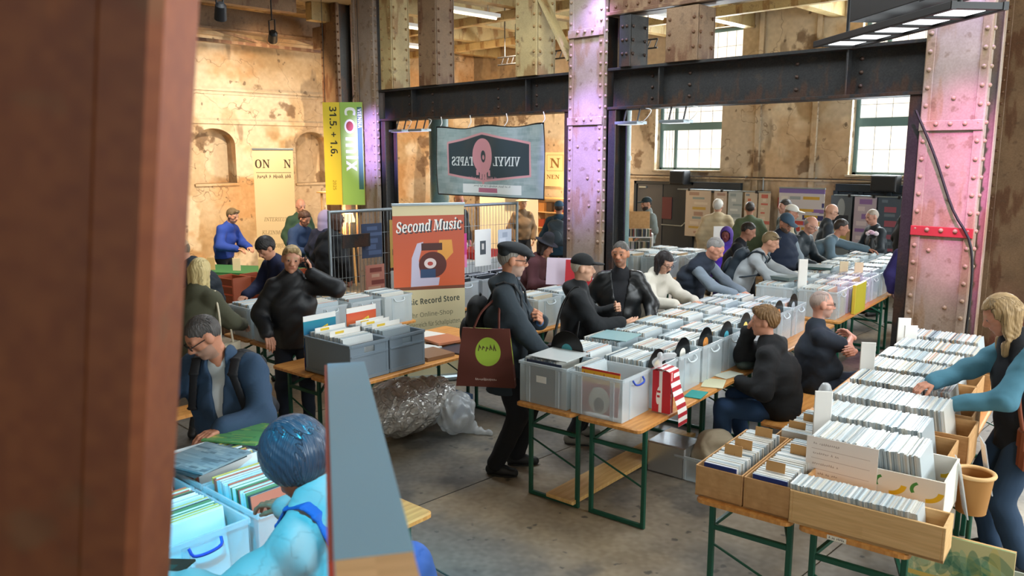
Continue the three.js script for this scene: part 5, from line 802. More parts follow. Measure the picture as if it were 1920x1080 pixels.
// ---------------------------------------------------------------- banners, fences, back of the hall
{
  // roll-up "Second Music"
  const sm = printMat(512, 1200, (g, w, h) => {
    g.fillStyle = '#d9cda4'; g.fillRect(0, 0, w, h); const q = g.createLinearGradient(0, 60, 0, 570); q.addColorStop(0, '#b8563e'); q.addColorStop(1, '#d8643a'); g.fillStyle = q; g.fillRect(0, 70, w, 500); g.fillStyle = '#7a4630'; g.fillRect(0, 560, w, 22);
    g.fillStyle = '#c8c4dc'; g.beginPath(); g.moveTo(120, 560); g.lineTo(130, 360); g.lineTo(170, 260); g.lineTo(215, 250); g.lineTo(180, 380); g.lineTo(190, 500); g.lineTo(330, 500); g.lineTo(320, 555); g.closePath(); g.fill();
    g.fillStyle = '#e2a04a'; g.beginPath(); g.moveTo(330, 240); g.lineTo(420, 240); g.lineTo(430, 330); g.lineTo(340, 420); g.lineTo(300, 400); g.closePath(); g.fill();
    g.fillStyle = '#5a2a26'; g.beginPath(); g.ellipse(280, 410, 100, 90, 0, 0, 7); g.fill(); g.fillStyle = '#2f4a70'; g.fillRect(190, 440, 110, 60); g.fillStyle = '#e4d8d8'; g.beginPath(); g.ellipse(262, 400, 44, 36, 0, 0, 7); g.fill(); g.fillStyle = '#b84a44'; g.beginPath(); g.ellipse(262, 402, 20, 14, 0, 0, 7); g.fill(); g.fillStyle = '#4a2622'; g.fillRect(200, 260, 150, 50);
    g.fillStyle = '#23313c'; g.save(); g.translate(34, 180); g.rotate(-0.05); g.font = 'italic bold 104px serif'; g.fillText('Second Music', -4, 16, 470); g.fillStyle = '#eef2f0'; g.fillText('Second Music', -14, 6, 470); g.restore();
    g.fillStyle = '#3c443c'; g.textAlign = 'center'; g.save(); g.translate(w / 2, 680); g.rotate(-0.06); g.font = 'bold 56px sans-serif'; g.fillText('Music Record Store', 0, 0, 440); g.font = '44px sans-serif'; g.fillStyle = '#6a6a54'; g.fillText('Ihr Online-Shop', 6, 90, 320); g.fillText('in Österreich für Schallplatten,', 0, 160, 440); g.fillText('CDs, DVDs und Musikkassetten', 0, 220, 440); g.fillStyle = '#5f9ab4'; g.font = 'bold 72px sans-serif'; g.fillText('CD', -150, 370); g.fillText('Kassetten', 90, 340, 280); g.fillText('Vinyl', -20, 450, 180); g.restore();
  });
  const b = thing('rollup_banner', 'roll-up banner reading Second Music in front of the wire fence', 'banner', [-7.05, 0, -5.72], R(62));
  obj('print', new THREE.BoxGeometry(0.82, 1.98, 0.006).translate(0, 1.05, 0), sm, b, true); obj('top_rail', cbox(0.84, 0.03, 0.025, 0, 2.05, 0), M.galv, b); obj('base', cbox(0.86, 0.07, 0.2, 0, 0.035, 0, 0.02), M.galv, b); obj('pole', bar([0, 0.05, -0.03], [0, 2.04, -0.03], 0.02, 0.02, true), M.galv, b);
  // cream roll-up at the left wall
  const on = printMat(320, 900, (g, w, h) => { g.fillStyle = '#e9d2a4'; g.fillRect(0, 0, w, h); g.fillStyle = '#3c3024'; g.textAlign = 'center'; g.font = 'bold 78px serif'; g.fillText('ON', 72, 120); g.fillText('N', 272, 120); g.font = '44px serif'; g.fillText('▲', 150, 112); g.fillRect(20, 150, 280, 3); g.font = 'bold 34px serif'; scrawl(g, 30, 192, 260, 26); g.fillStyle = '#8a7450'; g.font = 'italic 36px serif'; ['INTERIEUR', 'KLEINMÖBEL', 'LICHTOBJEKTE'].forEach((t, i) => g.fillText(t, w / 2, 480 + i * 90, 240)); });
  const r2 = thing('rollup_banner', 'cream roll-up banner with ON lettering before the left wall', 'banner', [-14.6, 0, -7.95], R(48)); obj('print', new THREE.BoxGeometry(0.78, 1.9, 0.006).translate(0, 1.0, 0), on, r2, true); obj('top_rail', cbox(0.8, 0.03, 0.025, 0, 1.96, 0), M.galv, r2); obj('base', cbox(0.82, 0.06, 0.2, 0, 0.03, 0), M.galv, r2); obj('pole', bar([0, 0.04, -0.02], [0, 1.95, -0.02], 0.02, 0.02, true), M.galv, r2);
  r2.scale.set(1, 1.38, 1);
  // yellow and green fair sign hanging beside the left column
  const cm = printMat(512, 1300, (g, w, h) => {
    g.fillStyle = '#e6c938'; g.fillRect(0, 0, 240, h); g.fillStyle = '#9cc058'; g.fillRect(220, 0, 292, h); g.fillStyle = '#8a8040'; g.fillRect(218, 0, 6, h); g.save(); g.rotate(Math.PI / 2); g.fillStyle = '#2a2a20'; g.font = 'bold 128px sans-serif'; g.fillText('31.5. + 1.6.', 50, -86, 900); g.fillStyle = '#b08a20'; g.font = 'bold 60px sans-serif'; g.fillText('2025', 980, -100);
    g.fillStyle = '#f4f4ec'; g.font = 'bold 250px sans-serif'; g.fillText('c', 50, -285); g.fillText('mix', 420, -285, 590); g.fillStyle = '#f4f4ec'; g.beginPath(); g.ellipse(300, -345, 88, 70, 0, 0, 7); g.fill(); g.fillStyle = '#a0402c'; g.beginPath(); g.ellipse(300, -345, 62, 48, 0, 0, 7); g.fill(); g.fillStyle = '#3d6a58'; g.fillRect(60, -505, 1040, 62); g.fillStyle = '#f4f4ec'; g.font = 'bold 64px sans-serif'; g.fillText('VIENNA', 80, -452, 460); g.restore();
  });
  const c = thing('fair_sign', 'tall yellow and green sign reading comix Vienna on its side', 'sign', [-11.78, 1.75, -7.74], R(40)); obj('print', new THREE.BoxGeometry(0.68, 1.72, 0.03).translate(0, 0.86, 0), cm, c, true); obj('hanger', [bar([-0.3, 1.7, 0], [-0.3, 3.7, -0.0], 0.01, 0.01, true)], M.black, c); obj('hanger', [bar([0.3, 1.7, 0], [0.3, 3.7, -0.0], 0.01, 0.01, true)], M.black, c);
  // mirrored banner hung under the portal beam (seen from behind)
  const vt = canvasTex(1024, 470, (g, w, h) => {
    g.translate(w, 0); g.scale(-1, 1); g.fillStyle = '#9fb2b2'; g.fillRect(0, 0, w, h); for (let i = 0; i < 400; i++) { g.globalAlpha = 0.12; g.fillStyle = i % 2 ? '#5f7478' : '#c8d4d2'; g.fillRect(rnd() * w, rnd() * h, 30 + rnd() * 80, 10 + rnd() * 40); } g.globalAlpha = 1;
    const hex = k => { g.beginPath(); g.moveTo(120 + k, 110 + k); g.lineTo(560, 40 + k * 1.2); g.lineTo(905 - k, 100 + k); g.lineTo(905 - k, 330 - k); g.lineTo(560, 372 - k * 1.2); g.lineTo(120 + k, 330 - k); g.closePath(); };
    g.fillStyle = '#d8a0a4'; hex(0); g.fill(); g.fillStyle = '#3c4a50'; hex(13); g.fill(); g.fillStyle = '#e4ecea'; g.font = 'bold 84px serif'; g.fillText('VINYL', 205, 262, 240); g.fillText('TAPES', 650, 262, 220);
    g.fillStyle = '#d99aa2'; g.beginPath(); g.ellipse(560, 200, 105, 120, 0, 0, 7); g.fill(); for (const [x, l] of [[490, 40], [530, 70], [560, 95], [590, 60], [625, 35]]) g.fillRect(x - 12, 290, 24, l); g.fillStyle = '#3c4a50'; g.beginPath(); g.ellipse(560, 200, 26, 40, 0, 0, 7); g.fill(); g.fillStyle = '#d99aa2'; g.beginPath(); g.ellipse(560, 206, 12, 16, 0, 0, 7); g.fill(); g.fillStyle = '#d99aa2'; g.font = 'bold 26px sans-serif'; scrawl(g, 420, 354, 280, 18); g.textAlign = 'center';
    g.fillStyle = '#e6ecea'; g.fillRect(190, 385, 560, 62); g.fillStyle = '#c07890'; g.fillRect(420, 410, 190, 30); g.fillStyle = '#7a8686'; g.font = 'bold 24px sans-serif'; scrawl(g, 280, 405, 380, 16); g.setTransform(1, 0, 0, 1, 0, 0); g.strokeStyle = '#15181a'; g.lineWidth = 16; g.strokeRect(0, 0, w, h);
  });
  const pl = new THREE.PlaneGeometry(2.2, 1.0, 40, 14), p = pl.attributes.position; for (let i = 0; i < p.count; i++) { const x = p.getX(i), y = p.getY(i); p.setZ(i, 0.025 * Math.sin(x * 5 + y * 2) + 0.012 * Math.sin(x * 11 - y * 5)); p.setY(i, y + (y > 0.45 ? 0.02 * Math.cos(x * 6) : 0)); } pl.computeVertexNormals();
  const vb = thing('hanging_banner', 'cloth banner with mirrored VINYL TAPES lettering hung below the beam', 'banner', [-8.4, 2.0, ROW + 0.3]); obj('cloth', pl.translate(0, 0.5, 0), new THREE.MeshPhysicalMaterial({ map: vt, roughness: 0.4, side: THREE.DoubleSide }), vb, true);
  for (const x of [-1.05, -0.4, 0.35, 1.05]) obj('tie', tube([[x, 0.99, 0], [x + 0.04, 1.06, -0.02], [x - 0.02, 1.16, -0.06]], 0.007, 10, 5), M.white, vb);
}
{ // wire fences with posters
  const fence = (label, a, b) => {
    const L = Math.hypot(b[0] - a[0], b[1] - a[1]), g = thing('wire_fence', label, 'fence', [a[0], 0, a[1]], Math.atan2(-(b[1] - a[1]), b[0] - a[0]));
    for (const x of [0, L]) obj('post', cyl(0.02, 0.02, 1.95, x, 0.975, 0, 10), M.galv, g); obj('top_rail', bar([0, 1.93, 0], [L, 1.93, 0], 0.04, 0.04, true), M.galv, g); obj('bottom_rail', bar([0, 0.12, 0], [L, 0.12, 0], 0.035, 0.035, true), M.galv, g);
    for (let x = 0.05; x < L; x += 0.05) obj('wire', bar([x, 0.12, 0], [x, 1.92, 0], 0.005), M.galv, g);
    for (let y = 0.35; y < 1.9; y += 0.26) obj('cross_wire', bar([0, y, 0.004], [L, y, 0.004], 0.005), M.galv, g);
    for (const x of [0, L]) obj('foot', cbox(0.08, 0.1, 0.36, x, 0.05, 0, 0.02), M.black, g);
    return { g, L, to: (x, y, z) => [a[0] + (b[0] - a[0]) * x / L, y, a[1] + (b[1] - a[1]) * x / L] };
  };
  const f1 = fence('wire fence section left of the Second Music banner', [-8.2, -5.15], [-8.12, -6.35]), f2 = fence('wire fence section with posters right of the Second Music banner', [-8.12, -6.45], [-7.9, -8.0]);
  const poster = (label, f, x, y, w, h, cols, draw) => { const m = printMat(128, 160, (g, W, Hh) => { g.fillStyle = cols[0]; g.fillRect(0, 0, W, Hh); if (draw) draw(g, W, Hh); else for (let i = 0; i < 5; i++) { g.fillStyle = cols[1 + i % (cols.length - 1)]; g.fillRect(12 + rnd() * 30, 14 + i * 28, 40 + rnd() * 50, 14 + rnd() * 10); } }); const o = tag(obj('poster', new THREE.BoxGeometry(w, h, 0.006).translate(0, h / 2, 0), m, scene, true), label, 'poster'); const q = f.to(x, y, 0); put(o, q[0] + 0.035, y, q[2], Math.PI / 2); return o; };
  poster('magenta poster hung on the fence', f2, 0.55, 1.1, 0.3, 0.46, ['#c2387e', '#2f3a66'], (g, W, H) => { g.fillStyle = '#2f3a66'; g.fillRect(0, 80, 44, 80); g.fillStyle = '#d87aa4'; g.fillRect(44, 100, 84, 60); });
  poster('pale poster with small dark portrait on the fence', f2, 0.95, 1.1, 0.3, 0.5, ['#d9dcd4', '#444'], (g, W, H) => { g.fillStyle = '#3c4448'; g.fillRect(40, 50, 46, 60); g.fillStyle = '#c8c4bc'; g.fillRect(54, 62, 18, 26); });
  poster('grey striped poster near the fence end', f2, 1.32, 1.12, 0.26, 0.46, ['#b8c2c8', '#98a4ac', '#ccd4d8']);
  poster('small dark drawing below the magenta poster', f2, 0.55, 0.58, 0.3, 0.44, ['#aeb0b8', '#6a6a76'], (g, W, H) => { g.strokeStyle = '#3a3440'; g.lineWidth = 6; g.strokeRect(4, 4, W - 8, H - 8); g.fillStyle = '#54505e'; g.fillRect(56, 30, 18, 80); });
  poster('teal grey poster below the pale portrait poster', f2, 0.95, 0.58, 0.3, 0.42, ['#7f9aa2', '#c8d4d4', '#4a626a']); poster('rose poster low near the fence end', f2, 1.32, 0.66, 0.26, 0.4, ['#c09a94', '#8a5a58', '#d8c4bc']);
  poster('dark blue poster high on the left fence', f1, 0.55, 1.35, 0.3, 0.42, ['#3a4a66', '#54688c']); poster('pinkish tall print below the blue poster', f1, 0.58, 0.82, 0.28, 0.44, ['#c88878', '#8a4a44', '#e0b8a0']); poster('yellow brown collage on the left fence', f1, 0.95, 1.2, 0.3, 0.6, ['#b09048', '#4a3a28', '#d8c488', '#7a6a4a']); poster('grey newspaper print on the left fence', f1, 0.95, 0.7, 0.3, 0.46, ['#a8aca8', '#55585a', '#d8dad4']); poster('white red striped print low on the left fence', f1, 0.98, 0.28, 0.28, 0.34, ['#b8424e', '#e8d8d4', '#8a2e40']);
  put(tag(obj('dark_sign', cbox(0.4, 0.16, 0.02, 0, 0.08, 0), M.steelDark), 'small dark sign hooked on the left fence', 'sign'), -8.1, 1.5, -5.45, Math.PI / 2);
}
{ // back wall: black door, header, posters, speakers, roll-ups
  const Z = HALL.z0 + 0.02;
  const d = structure(new THREE.Group()); d.name = 'door_1'; d.position.set(-10.55, 0, HALL.z0 + 0.04); scene.add(d); tag(d, 'wide dark grey steel double door in the back wall', 'door');
  const dm = std('#23303a', 0.5); obj('leaf', cbox(0.7, 1.93, 0.05, -0.37, 0.965, 0), std('#4a4e54', 0.5), d); obj('leaf', cbox(0.74, 1.93, 0.05, 0.37, 0.965, 0), dm, d); obj('frame', [cbox(1.6, 0.07, 0.09, 0, 1.965, 0), cbox(0.07, 2, 0.09, -0.78, 1, 0), cbox(0.07, 2, 0.09, 0.78, 1, 0)], dm, d); obj('push_bar', [bar([0.0, 1.02, 0.07], [0.55, 1.02, 0.07], 0.03, 0.03, true), bar([0.55, 1.02, 0.07], [0.66, 1.12, 0.07], 0.03, 0.03, true)], M.galv, d); obj('closer', cbox(0.2, 0.04, 0.05, -0.55, 1.86, 0.05), M.galv, d); obj('notice_frame', cbox(0.26, 0.5, 0.02, 0.12, 1.4, 0.035), std('#5a2430', 0.5), d);
  put(tag(obj('door_header', cbox(1.15, 0.22, 0.1, 0, 0, 0), dm), 'dark steel strip on the wall right of the door top', 'panel'), -9.16, 1.9, Z + 0.05);
  const spk = (label, x, y, w) => { const s = thing('loudspeaker', label, 'loudspeaker', [x, y, Z + 0.2]); obj('cabinet', cbox(w, 0.3, 0.28, 0, 0, 0, 0.02), M.black, s); obj('grille', cbox(w - 0.06, 0.24, 0.01, 0, 0, 0.142), std('#26292c', 0.8), s); obj('bracket', cbox(0.1, 0.06, 0.06, 0, -0.05, -0.15), M.galv, s); };
  spk('black loudspeaker mounted over the door', -10.02, 2.1, 0.38); spk('black loudspeaker mounted under the right window', -5.6, 2.08, 0.46);
  const rail = (label, x0, x1, y) => { const r = thing('hanging_rail', label, 'rail', [x0, y, Z + 0.3]); obj('tube', bar([0, 0, 0], [x1 - x0, 0, 0], 0.03, 0.03, true), M.galv, r); for (const x of [0.3, (x1 - x0) / 2, x1 - x0 - 0.3]) obj('clamp', cbox(0.05, 0.06, 0.05, x, 0, 0), M.black, r); for (const x of [0.3, x1 - x0 - 0.3]) obj('bracket', bar([x, 0, 0], [x, 0.02, -0.28], 0.02), M.black, r); };
  rail('silver poster rail right of the black door', -10.0, -7.8, 1.85); rail('silver poster rail below the right window', -6.5, -5.0, 1.84);
  const wp = (label, x, y, w, h, cols, z = 0.3, draw) => { const m = printMat(160, 256, (g, W, H) => { g.fillStyle = cols[0]; g.fillRect(0, 0, W, H); if (draw) return draw(g, W, H); for (let i = 0; i < 9; i++) { g.fillStyle = cols[1 + i % (cols.length - 1)]; g.fillRect(10 + rnd() * 50, 10 + i * 27, 40 + rnd() * 70, 10 + rnd() * 14); } }); put(tag(obj('poster', new THREE.BoxGeometry(w, h, 0.008).translate(0, -h / 2, 0), m, scene, true), label, 'poster'), x, y, Z + z); };
  wp('pale collage panel left of the beige jacket person', -9.47, 1.836, 0.62, 1.0, ['#c9b9a4', '#a88a78', '#8a9a98', '#d8ccb8', '#c0a050']); wp('pale picture panel right of the beige jacket person', -8.93, 1.836, 0.3, 1.0, ['#bcb0a4', '#a08478', '#d8d0c4']); wp('grey-blue poster behind the green jacket person', -8.58, 1.836, 0.32, 1.0, ['#a8b4b8', '#8a9aa0', '#c8d0d0']); wp('small figure poster right of the grey-blue poster', -8.22, 1.836, 0.28, 0.9, ['#c4b8a8', '#7a8a98', '#c87a60']); wp('cream poster with red shape right on the rail', -7.92, 1.836, 0.26, 0.85, ['#c8bcaa', '#c06a60', '#d8ccc0']);
  wp('dark portrait poster with yellow field below', -6.35, 1.836, 0.4, 1.35, ['#5a6268', '#888'], 0.3, (g, W, H) => { g.fillStyle = '#9aa0a0'; g.beginPath(); g.ellipse(80, 46, 30, 36, 0, 0, 7); g.fill(); g.fillStyle = '#2a2e34'; g.fillRect(20, 70, 120, 40); g.fillStyle = '#b89a7a'; g.fillRect(0, 118, W, 60); g.fillStyle = '#c8b45a'; g.fillRect(26, 128, 106, 38); g.fillStyle = '#7a868c'; g.fillRect(0, 190, W, 66); });
  wp('pale violet poster below the right window', -5.9, 1.836, 0.4, 1.3, ['#b4a8b4', '#8a6aa0', '#d0c4c8']); wp('dark blue concert poster next to the violet poster', -5.46, 1.836, 0.42, 1.2, ['#4a5866', '#6a7a88', '#a05a6a']);
  const q = printMat(320, 512, (g, w, h) => { g.fillStyle = '#c8c4c8'; g.fillRect(0, 0, w, h); g.fillStyle = '#7a68a8'; g.fillRect(0, 0, w, 24); for (let i = 0; i < 60; i++) { g.fillStyle = pick(['#c04a44', '#5a5a62', '#8a6aa8', '#d8d4d0', '#3a3a70', '#c8a040', '#9aa4a8']); g.fillRect(rnd() * w, 40 + Math.floor(rnd() * 14) * 32, 30 + rnd() * 90, 14 + rnd() * 14); } });
  const ru = thing('rollup_banner', 'busy purple white and red roll-up banner on the back wall side', 'banner', [-7.05, 0, Z + 0.5]); obj('print', new THREE.BoxGeometry(0.92, 1.9, 0.006).translate(0, 1.0, 0), q, ru, true); obj('top_rail', cbox(0.94, 0.03, 0.02, 0, 1.96, 0), M.galv, ru); obj('base', cbox(0.96, 0.06, 0.2, 0, 0.03, 0), M.galv, ru);
  put(tag(obj('hydrant_sign', new THREE.BoxGeometry(0.22, 0.22, 0.01), printMat(64, 64, (g, w, h) => { g.fillStyle = '#b8302a'; g.fillRect(0, 0, w, h); g.strokeStyle = '#f0e6dc'; g.lineWidth = 5; g.beginPath(); g.arc(36, 30, 15, 0, 7); g.stroke(); g.fillStyle = '#f0e6dc'; g.fillRect(12, 30, 10, 26); }), scene, true), 'red fire hose sign on the back wall', 'sign'), -7.66, 1.63, Z + 0.02);
  const fr = thing('dark_frame_wall', 'dark blue-green partition frame behind the right posters', 'partition', [-5.75, 0, Z + 0.1]); obj('header', cbox(1.6, 0.14, 0.1, 0, 1.98, 0), dm, fr); for (const x of [-0.8, -0.32, 0.2, 0.72]) obj('stile', cbox(0.08, 1.92, 0.08, x, 0.96, 0), dm, fr); obj('infill', cbox(1.6, 1.9, 0.02, 0, 0.95, -0.03), std('#39444c', 0.6), fr);
  const pipe = thing('wall_pipe', 'thin pipe running along the back wall under the windows', 'pipe', [-12, 2.13, Z + 0.05]); obj('tube', bar([0, 0, 0], [8, 0.0, 0], 0.025, 0.025, true), M.steelDark, pipe); obj('drop', bar([3.9, 0, 0], [3.9, -0.5, 0], 0.03, 0.03, true), M.galv, pipe); for (let x = 0.5; x < 8; x += 1.5) obj('clip', cbox(0.03, 0.05, 0.06, x, 0, -0.02), M.galv, pipe);
  // warm corner: poster N, shelves with goods, table lamps
  wp('cream poster with a large N in a frame, right of the hanging banner', -13.8, 2.66, 0.74, 0.86, ['#e6cf9c', '#999'], 0.1, (g, W, H) => { g.strokeStyle = '#9a7c48'; g.lineWidth = 3; g.strokeRect(14, 20, 120, 120); g.fillStyle = '#7a5a2c'; g.font = 'bold 100px serif'; g.textAlign = 'center'; g.fillText('N', 74, 116); g.font = 'bold 44px serif'; g.fillText('NEN', 60, 200); });
  const shelf = thing('shelf_unit', 'wooden shelf unit with boxes in the warm back corner', 'shelf', [-13.2, 0, Z + 0.25]); for (const y of [0.3, 0.75, 1.15, 1.5]) obj('shelf_board', cbox(2.0, 0.03, 0.36, 0, y, 0), M.box, shelf); for (const x of [-1, 0, 1]) obj('side_panel', cbox(0.03, 1.52, 0.36, x, 0.76, 0), M.box, shelf);
  let n = 0; for (const y of [0.765, 1.165]) for (let i = 0; i < 7; i++) { const h = 0.18 + 0.08 * rnd(); put(tag(obj('storage_box', cbox(0.18, h, 0.22, 0, h / 2, 0), std(['#a8482a', '#7a3a28', '#c88a4a', '#54402e', '#b8663a'][n++ % 5], 0.7)), `${['red-brown', 'maroon', 'tan', 'dark brown', 'orange'][(n - 1) % 5]} box, ${['first', 'second', 'third', 'fourth', 'fifth', 'sixth', 'seventh'][i]} on the ${y < 1 ? 'lower' : 'upper'} corner shelf`, 'box'), -14.05 + i * 0.27 + (i > 3 ? 0.08 : 0), y + 0.0, Z + 0.26); }
  const lamp = (label, x, y, z, h) => { const l = thing('table_lamp', label, 'lamp', [x, y, z]); obj('base', cyl(0.07, 0.08, 0.02, 0, 0.01, 0, 16), M.box, l); obj('stem', cyl(0.012, 0.012, h, 0, h / 2, 0, 8), M.box, l); obj('lamp_shade', new THREE.CylinderGeometry(0.08, 0.13, 0.17, 20, 1, true).translate(0, h + 0.06, 0), std('#ffe2b0', 0.8, { emissive: new THREE.Color(1, 0.72, 0.36), emissiveIntensity: 1.3, side: THREE.DoubleSide }), l); obj('bulb', sphere(0.03, 0, h + 0.03, 0), lampGlow(new THREE.Color(1, 0.8, 0.5), 4), l.children.at(-1)); point(new THREE.Color(1, 0.68, 0.36), 8, [x, y + h + 0.03, z], 2); };
  lamp('small lit lamp standing on the corner shelf', -12.95, 1.516, Z + 0.25, 0.2);
  const tb = thing('side_table', 'narrow wooden table under the right niche with a lamp', 'table', [-15.3, 0, -10.1]); obj('tabletop', cbox(0.6, 0.03, 1.2, 0, 1.78, 0), M.box, tb); for (const x of [-0.25, 0.25]) for (const z of [-0.5, 0.5]) obj('leg', cbox(0.04, 1.77, 0.04, x, 0.885, z), M.box, tb); tb.name = 'tall_stand'; tag(tb, 'tall wooden stand under the right niche carrying a lamp', 'stand');
  lamp('lit table lamp in front of the right wall niche', -15.2, 1.797, -9.85, 0.26); lamp('glowing lamp low behind the dark coated people', -13.6, 1.0, -9.0, 0.3);
  const st = thing('lamp_stool', 'small round stool under the glowing lamp', 'stool', [-13.6, 0, -9.0]); obj('seat', cyl(0.2, 0.2, 0.04, 0, 0.978, 0, 20), M.box, st); for (let i = 0; i < 3; i++) obj('leg', bar([0.12 * Math.cos(i * 2.1), 0.96, 0.12 * Math.sin(i * 2.1)], [0.2 * Math.cos(i * 2.1), 0.0, 0.2 * Math.sin(i * 2.1)], 0.03, 0.03, true), M.box, st);
  const fc = thing('display_frame', 'dark open frame standing behind the lamp at the right niche', 'frame', [-15.35, 1.8, -10.45], 0.6); obj('bars', [cbox(0.03, 0.4, 0.03, -0.15, 0.2, 0), cbox(0.03, 0.4, 0.03, 0.15, 0.2, 0), cbox(0.3, 0.03, 0.03, 0, 0.39, 0), cbox(0.3, 0.02, 0.03, 0, 0.2, 0), cbox(0.3, 0.03, 0.03, 0, 0.015, 0)], M.steelBrown, fc);
  [['#e8d8b8', -10.9, 'left'], ['#d8b070', -10.35, 'right']].forEach(([c, x, l]) => put(tag(obj('picture_card', cbox(0.3, 0.55, 0.02, 0, 0, 0), std(c, 0.7)), `cream picture board leaning behind the hanging banner, the ${l}`, 'picture'), x - 2.0, 2.1, -12.4, R(40)));
  const pw = thing('picture_stand', 'white display wall carrying the picture boards', 'display wall', [-12.65, 0, -12.55], R(40)); obj('panel', cbox(1.3, 1.8, 0.05, 0, 0.92, 0), std('#d8c8a8', 0.8), pw); obj('foot', cbox(1.3, 0.04, 0.4, 0, 0.02, 0), M.box, pw);
}
{ // left back: green tables, brown crates, price cards; table with red box; disc rack; sign stand
  const greenM = std('#2f6a3a', 0.7), brown = std('#9a4a2c', 0.6);
  const gt = thing('green_table', 'long table with green cover at the left wall', 'table', [-12.3, 0, -5.7], R(32)); obj('tabletop', cbox(2.6, 0.04, 0.8, 0, 0.78, 0), greenM, gt); obj('cover', cbox(2.6, 0.5, 0.02, 0, 0.52, 0.4), greenM, gt); for (const x of [-1.2, 1.2]) for (const z of [-0.3, 0.3]) obj('leg', cbox(0.05, 0.76, 0.05, x, 0.38, z), M.green, gt);
  for (let i = 0; i < 5; i++) { const o = tag(obj('price_card', cbox(0.14, 0.2, 0.006, 0, 0.1, 0), std(['#e0c89a', '#e8d8b0', '#d8b47a', '#ecdcb8', '#e4c890'][i], 0.8)), ['leftmost', 'second', 'middle', 'fourth', 'rightmost'][i] + ' cream price card on the green table', 'card'); const a = R(32), x = -0.95 + i * 0.45, z = 0.2; put(o, -12.3 + x * Math.cos(a) + z * Math.sin(a), 0.801, -5.7 - x * Math.sin(a) + z * Math.cos(a), a); o.rotation.x = 0; }
  for (let i = 0; i < 4; i++) { const g = thing('brown_crate', ['first', 'second', 'third', 'fourth'][i] + ' reddish wooden record crate from the left below the green table', 'crate', [-11.0 + i * 0.08, 0, -5.25 - i * 0.36], R(12)); obj('stand', cbox(0.3, 0.5, 0.28, 0, 0.25, 0), M.steelBrown, g); for (let k = 0; k < 3; k++) for (const s of [-1, 1]) obj('slat', cbox(0.42, 0.1, 0.015, 0, 0.56 + k * 0.12, s * 0.16), brown, g); for (const s of [-1, 1]) obj('end', cbox(0.015, 0.36, 0.32, s * 0.21, 0.68, 0), brown, g); obj('base', cbox(0.42, 0.015, 0.32, 0, 0.508, 0), brown, g); }
  const wt = thing('cloth_table', 'table with white cloth and red crate in the warm back bay', 'table', [-10.2, 0, -9.2], R(8)); obj('tabletop', cbox(0.9, 0.04, 1.5, 0, 0.85, 0), M.white, wt); obj('cloth', [cbox(0.9, 0.4, 0.01, 0, 0.66, 0.75), cbox(0.01, 0.4, 1.5, 0.45, 0.66, 0)], std('#c8d0d8', 0.8), wt); for (const x of [-0.38, 0.38]) for (const z of [-0.66, 0.66]) obj('leg', cbox(0.04, 0.83, 0.04, x, 0.415, z), M.green, wt);
  put(tag(obj('red_tray', cbox(0.6, 0.12, 0.7, 0, 0.06, 0, 0.02), std('#c23028', 0.5)), 'bright red tray on the white cloth table', 'tray'), -10.15, 0.871, -9.2, R(8));
  for (let i = 0; i < 3; i++) put(tag(obj('white_jar', new THREE.LatheGeometry([[0, 0], [0.05, 0], [0.055, 0.1], [0.03, 0.14], [0.03, 0.17], [0, 0.17]].map(p => new THREE.Vector2(...p)), 14), M.white), ['left', 'middle', 'right'][i] + ' white jar standing in the red tray', 'jar'), -10.25 + i * 0.16, 0.992, -9.1 - i * 0.12);
  // big covers standing at the end of the left-middle table
  [['#b8303a', 0.3, 'red cover standing behind the crates left of the middle column'], ['#3a6a66', 0.62, 'teal cover standing next to the red cover']].forEach(([c, x, l], i) => { const o = tag(obj('album_cover', cbox(0.315, 0.315, 0.006, 0, 0.1575, 0, 0.001), std(c, 0.4)), l, 'album cover'); put(o, ...FR.G.to(0.2 + i * 0.33, TOP + 0.02, 1.92), FR.G.turn); });
  [['#d8c8d8', -0.05, 'lilac cover held up beside the hat wearer'], ['#b83038', 0.28, 'red cover leaning left of the hoodie wearer']].forEach(([c, x, l], i) => { const o = tag(obj('album_cover', cbox(0.315, 0.315, 0.006, 0, 0.1575, 0, 0.001), std(c, 0.4)), l, 'album cover'); put(o, ...FR.G.to(0.24 + i * 0.28, TOP + 0.335, 0.92), FR.G.turn + 0.5); o.rotation.order = 'YXZ'; o.rotation.x = -0.25; });
  // disc rack
  const rk = thing('disc_rack', 'white wire rack of compact discs by the black door', 'rack', [-8.35, 0, -11.45], R(40)); for (const x of [-0.26, 0.26]) obj('upright', cbox(0.03, 1.24, 0.25, x, 0.62, 0), M.white, rk); for (const y of [0.3, 0.52, 0.74, 0.96, 1.18]) { obj('shelf', cbox(0.52, 0.02, 0.26, 0, y, 0), M.white, rk); const geo = [], cols = ['#8a4a44', '#c8c8c0', '#3a4a5a', '#5a6a5a', '#b8a888', '#2a2a30']; for (let i = 0; i < 20; i++) { const o = tag(obj('disc_case', cbox(0.018, 0.13, 0.13, 0, 0.065, 0, 0.001), lpMats[0]), null, null); o.material = discMat(cols[Math.floor(rnd() * 6)]); const a = R(40), x = -0.235 + i * 0.0245; put(o, -8.35 + x * Math.cos(a) + 0.05 * Math.sin(a), y + 0.0105, -11.45 - x * Math.sin(a) + 0.05 * Math.cos(a), a); tag(o, `compact disc case on the ${y < 0.4 ? 'lowest' : y < 0.6 ? 'second' : y < 0.8 ? 'third' : y < 1 ? 'fourth' : 'top'} shelf of the white rack`, 'disc case', 'discs on the white rack'); } }
  put(tag(obj('cardboard_sheet', cbox(0.42, 0.3, 0.01, 0, 0.15, 0), M.card), 'brown cardboard sheet standing on top of the disc rack', 'cardboard'), -8.33, 1.325, -11.43, R(40));
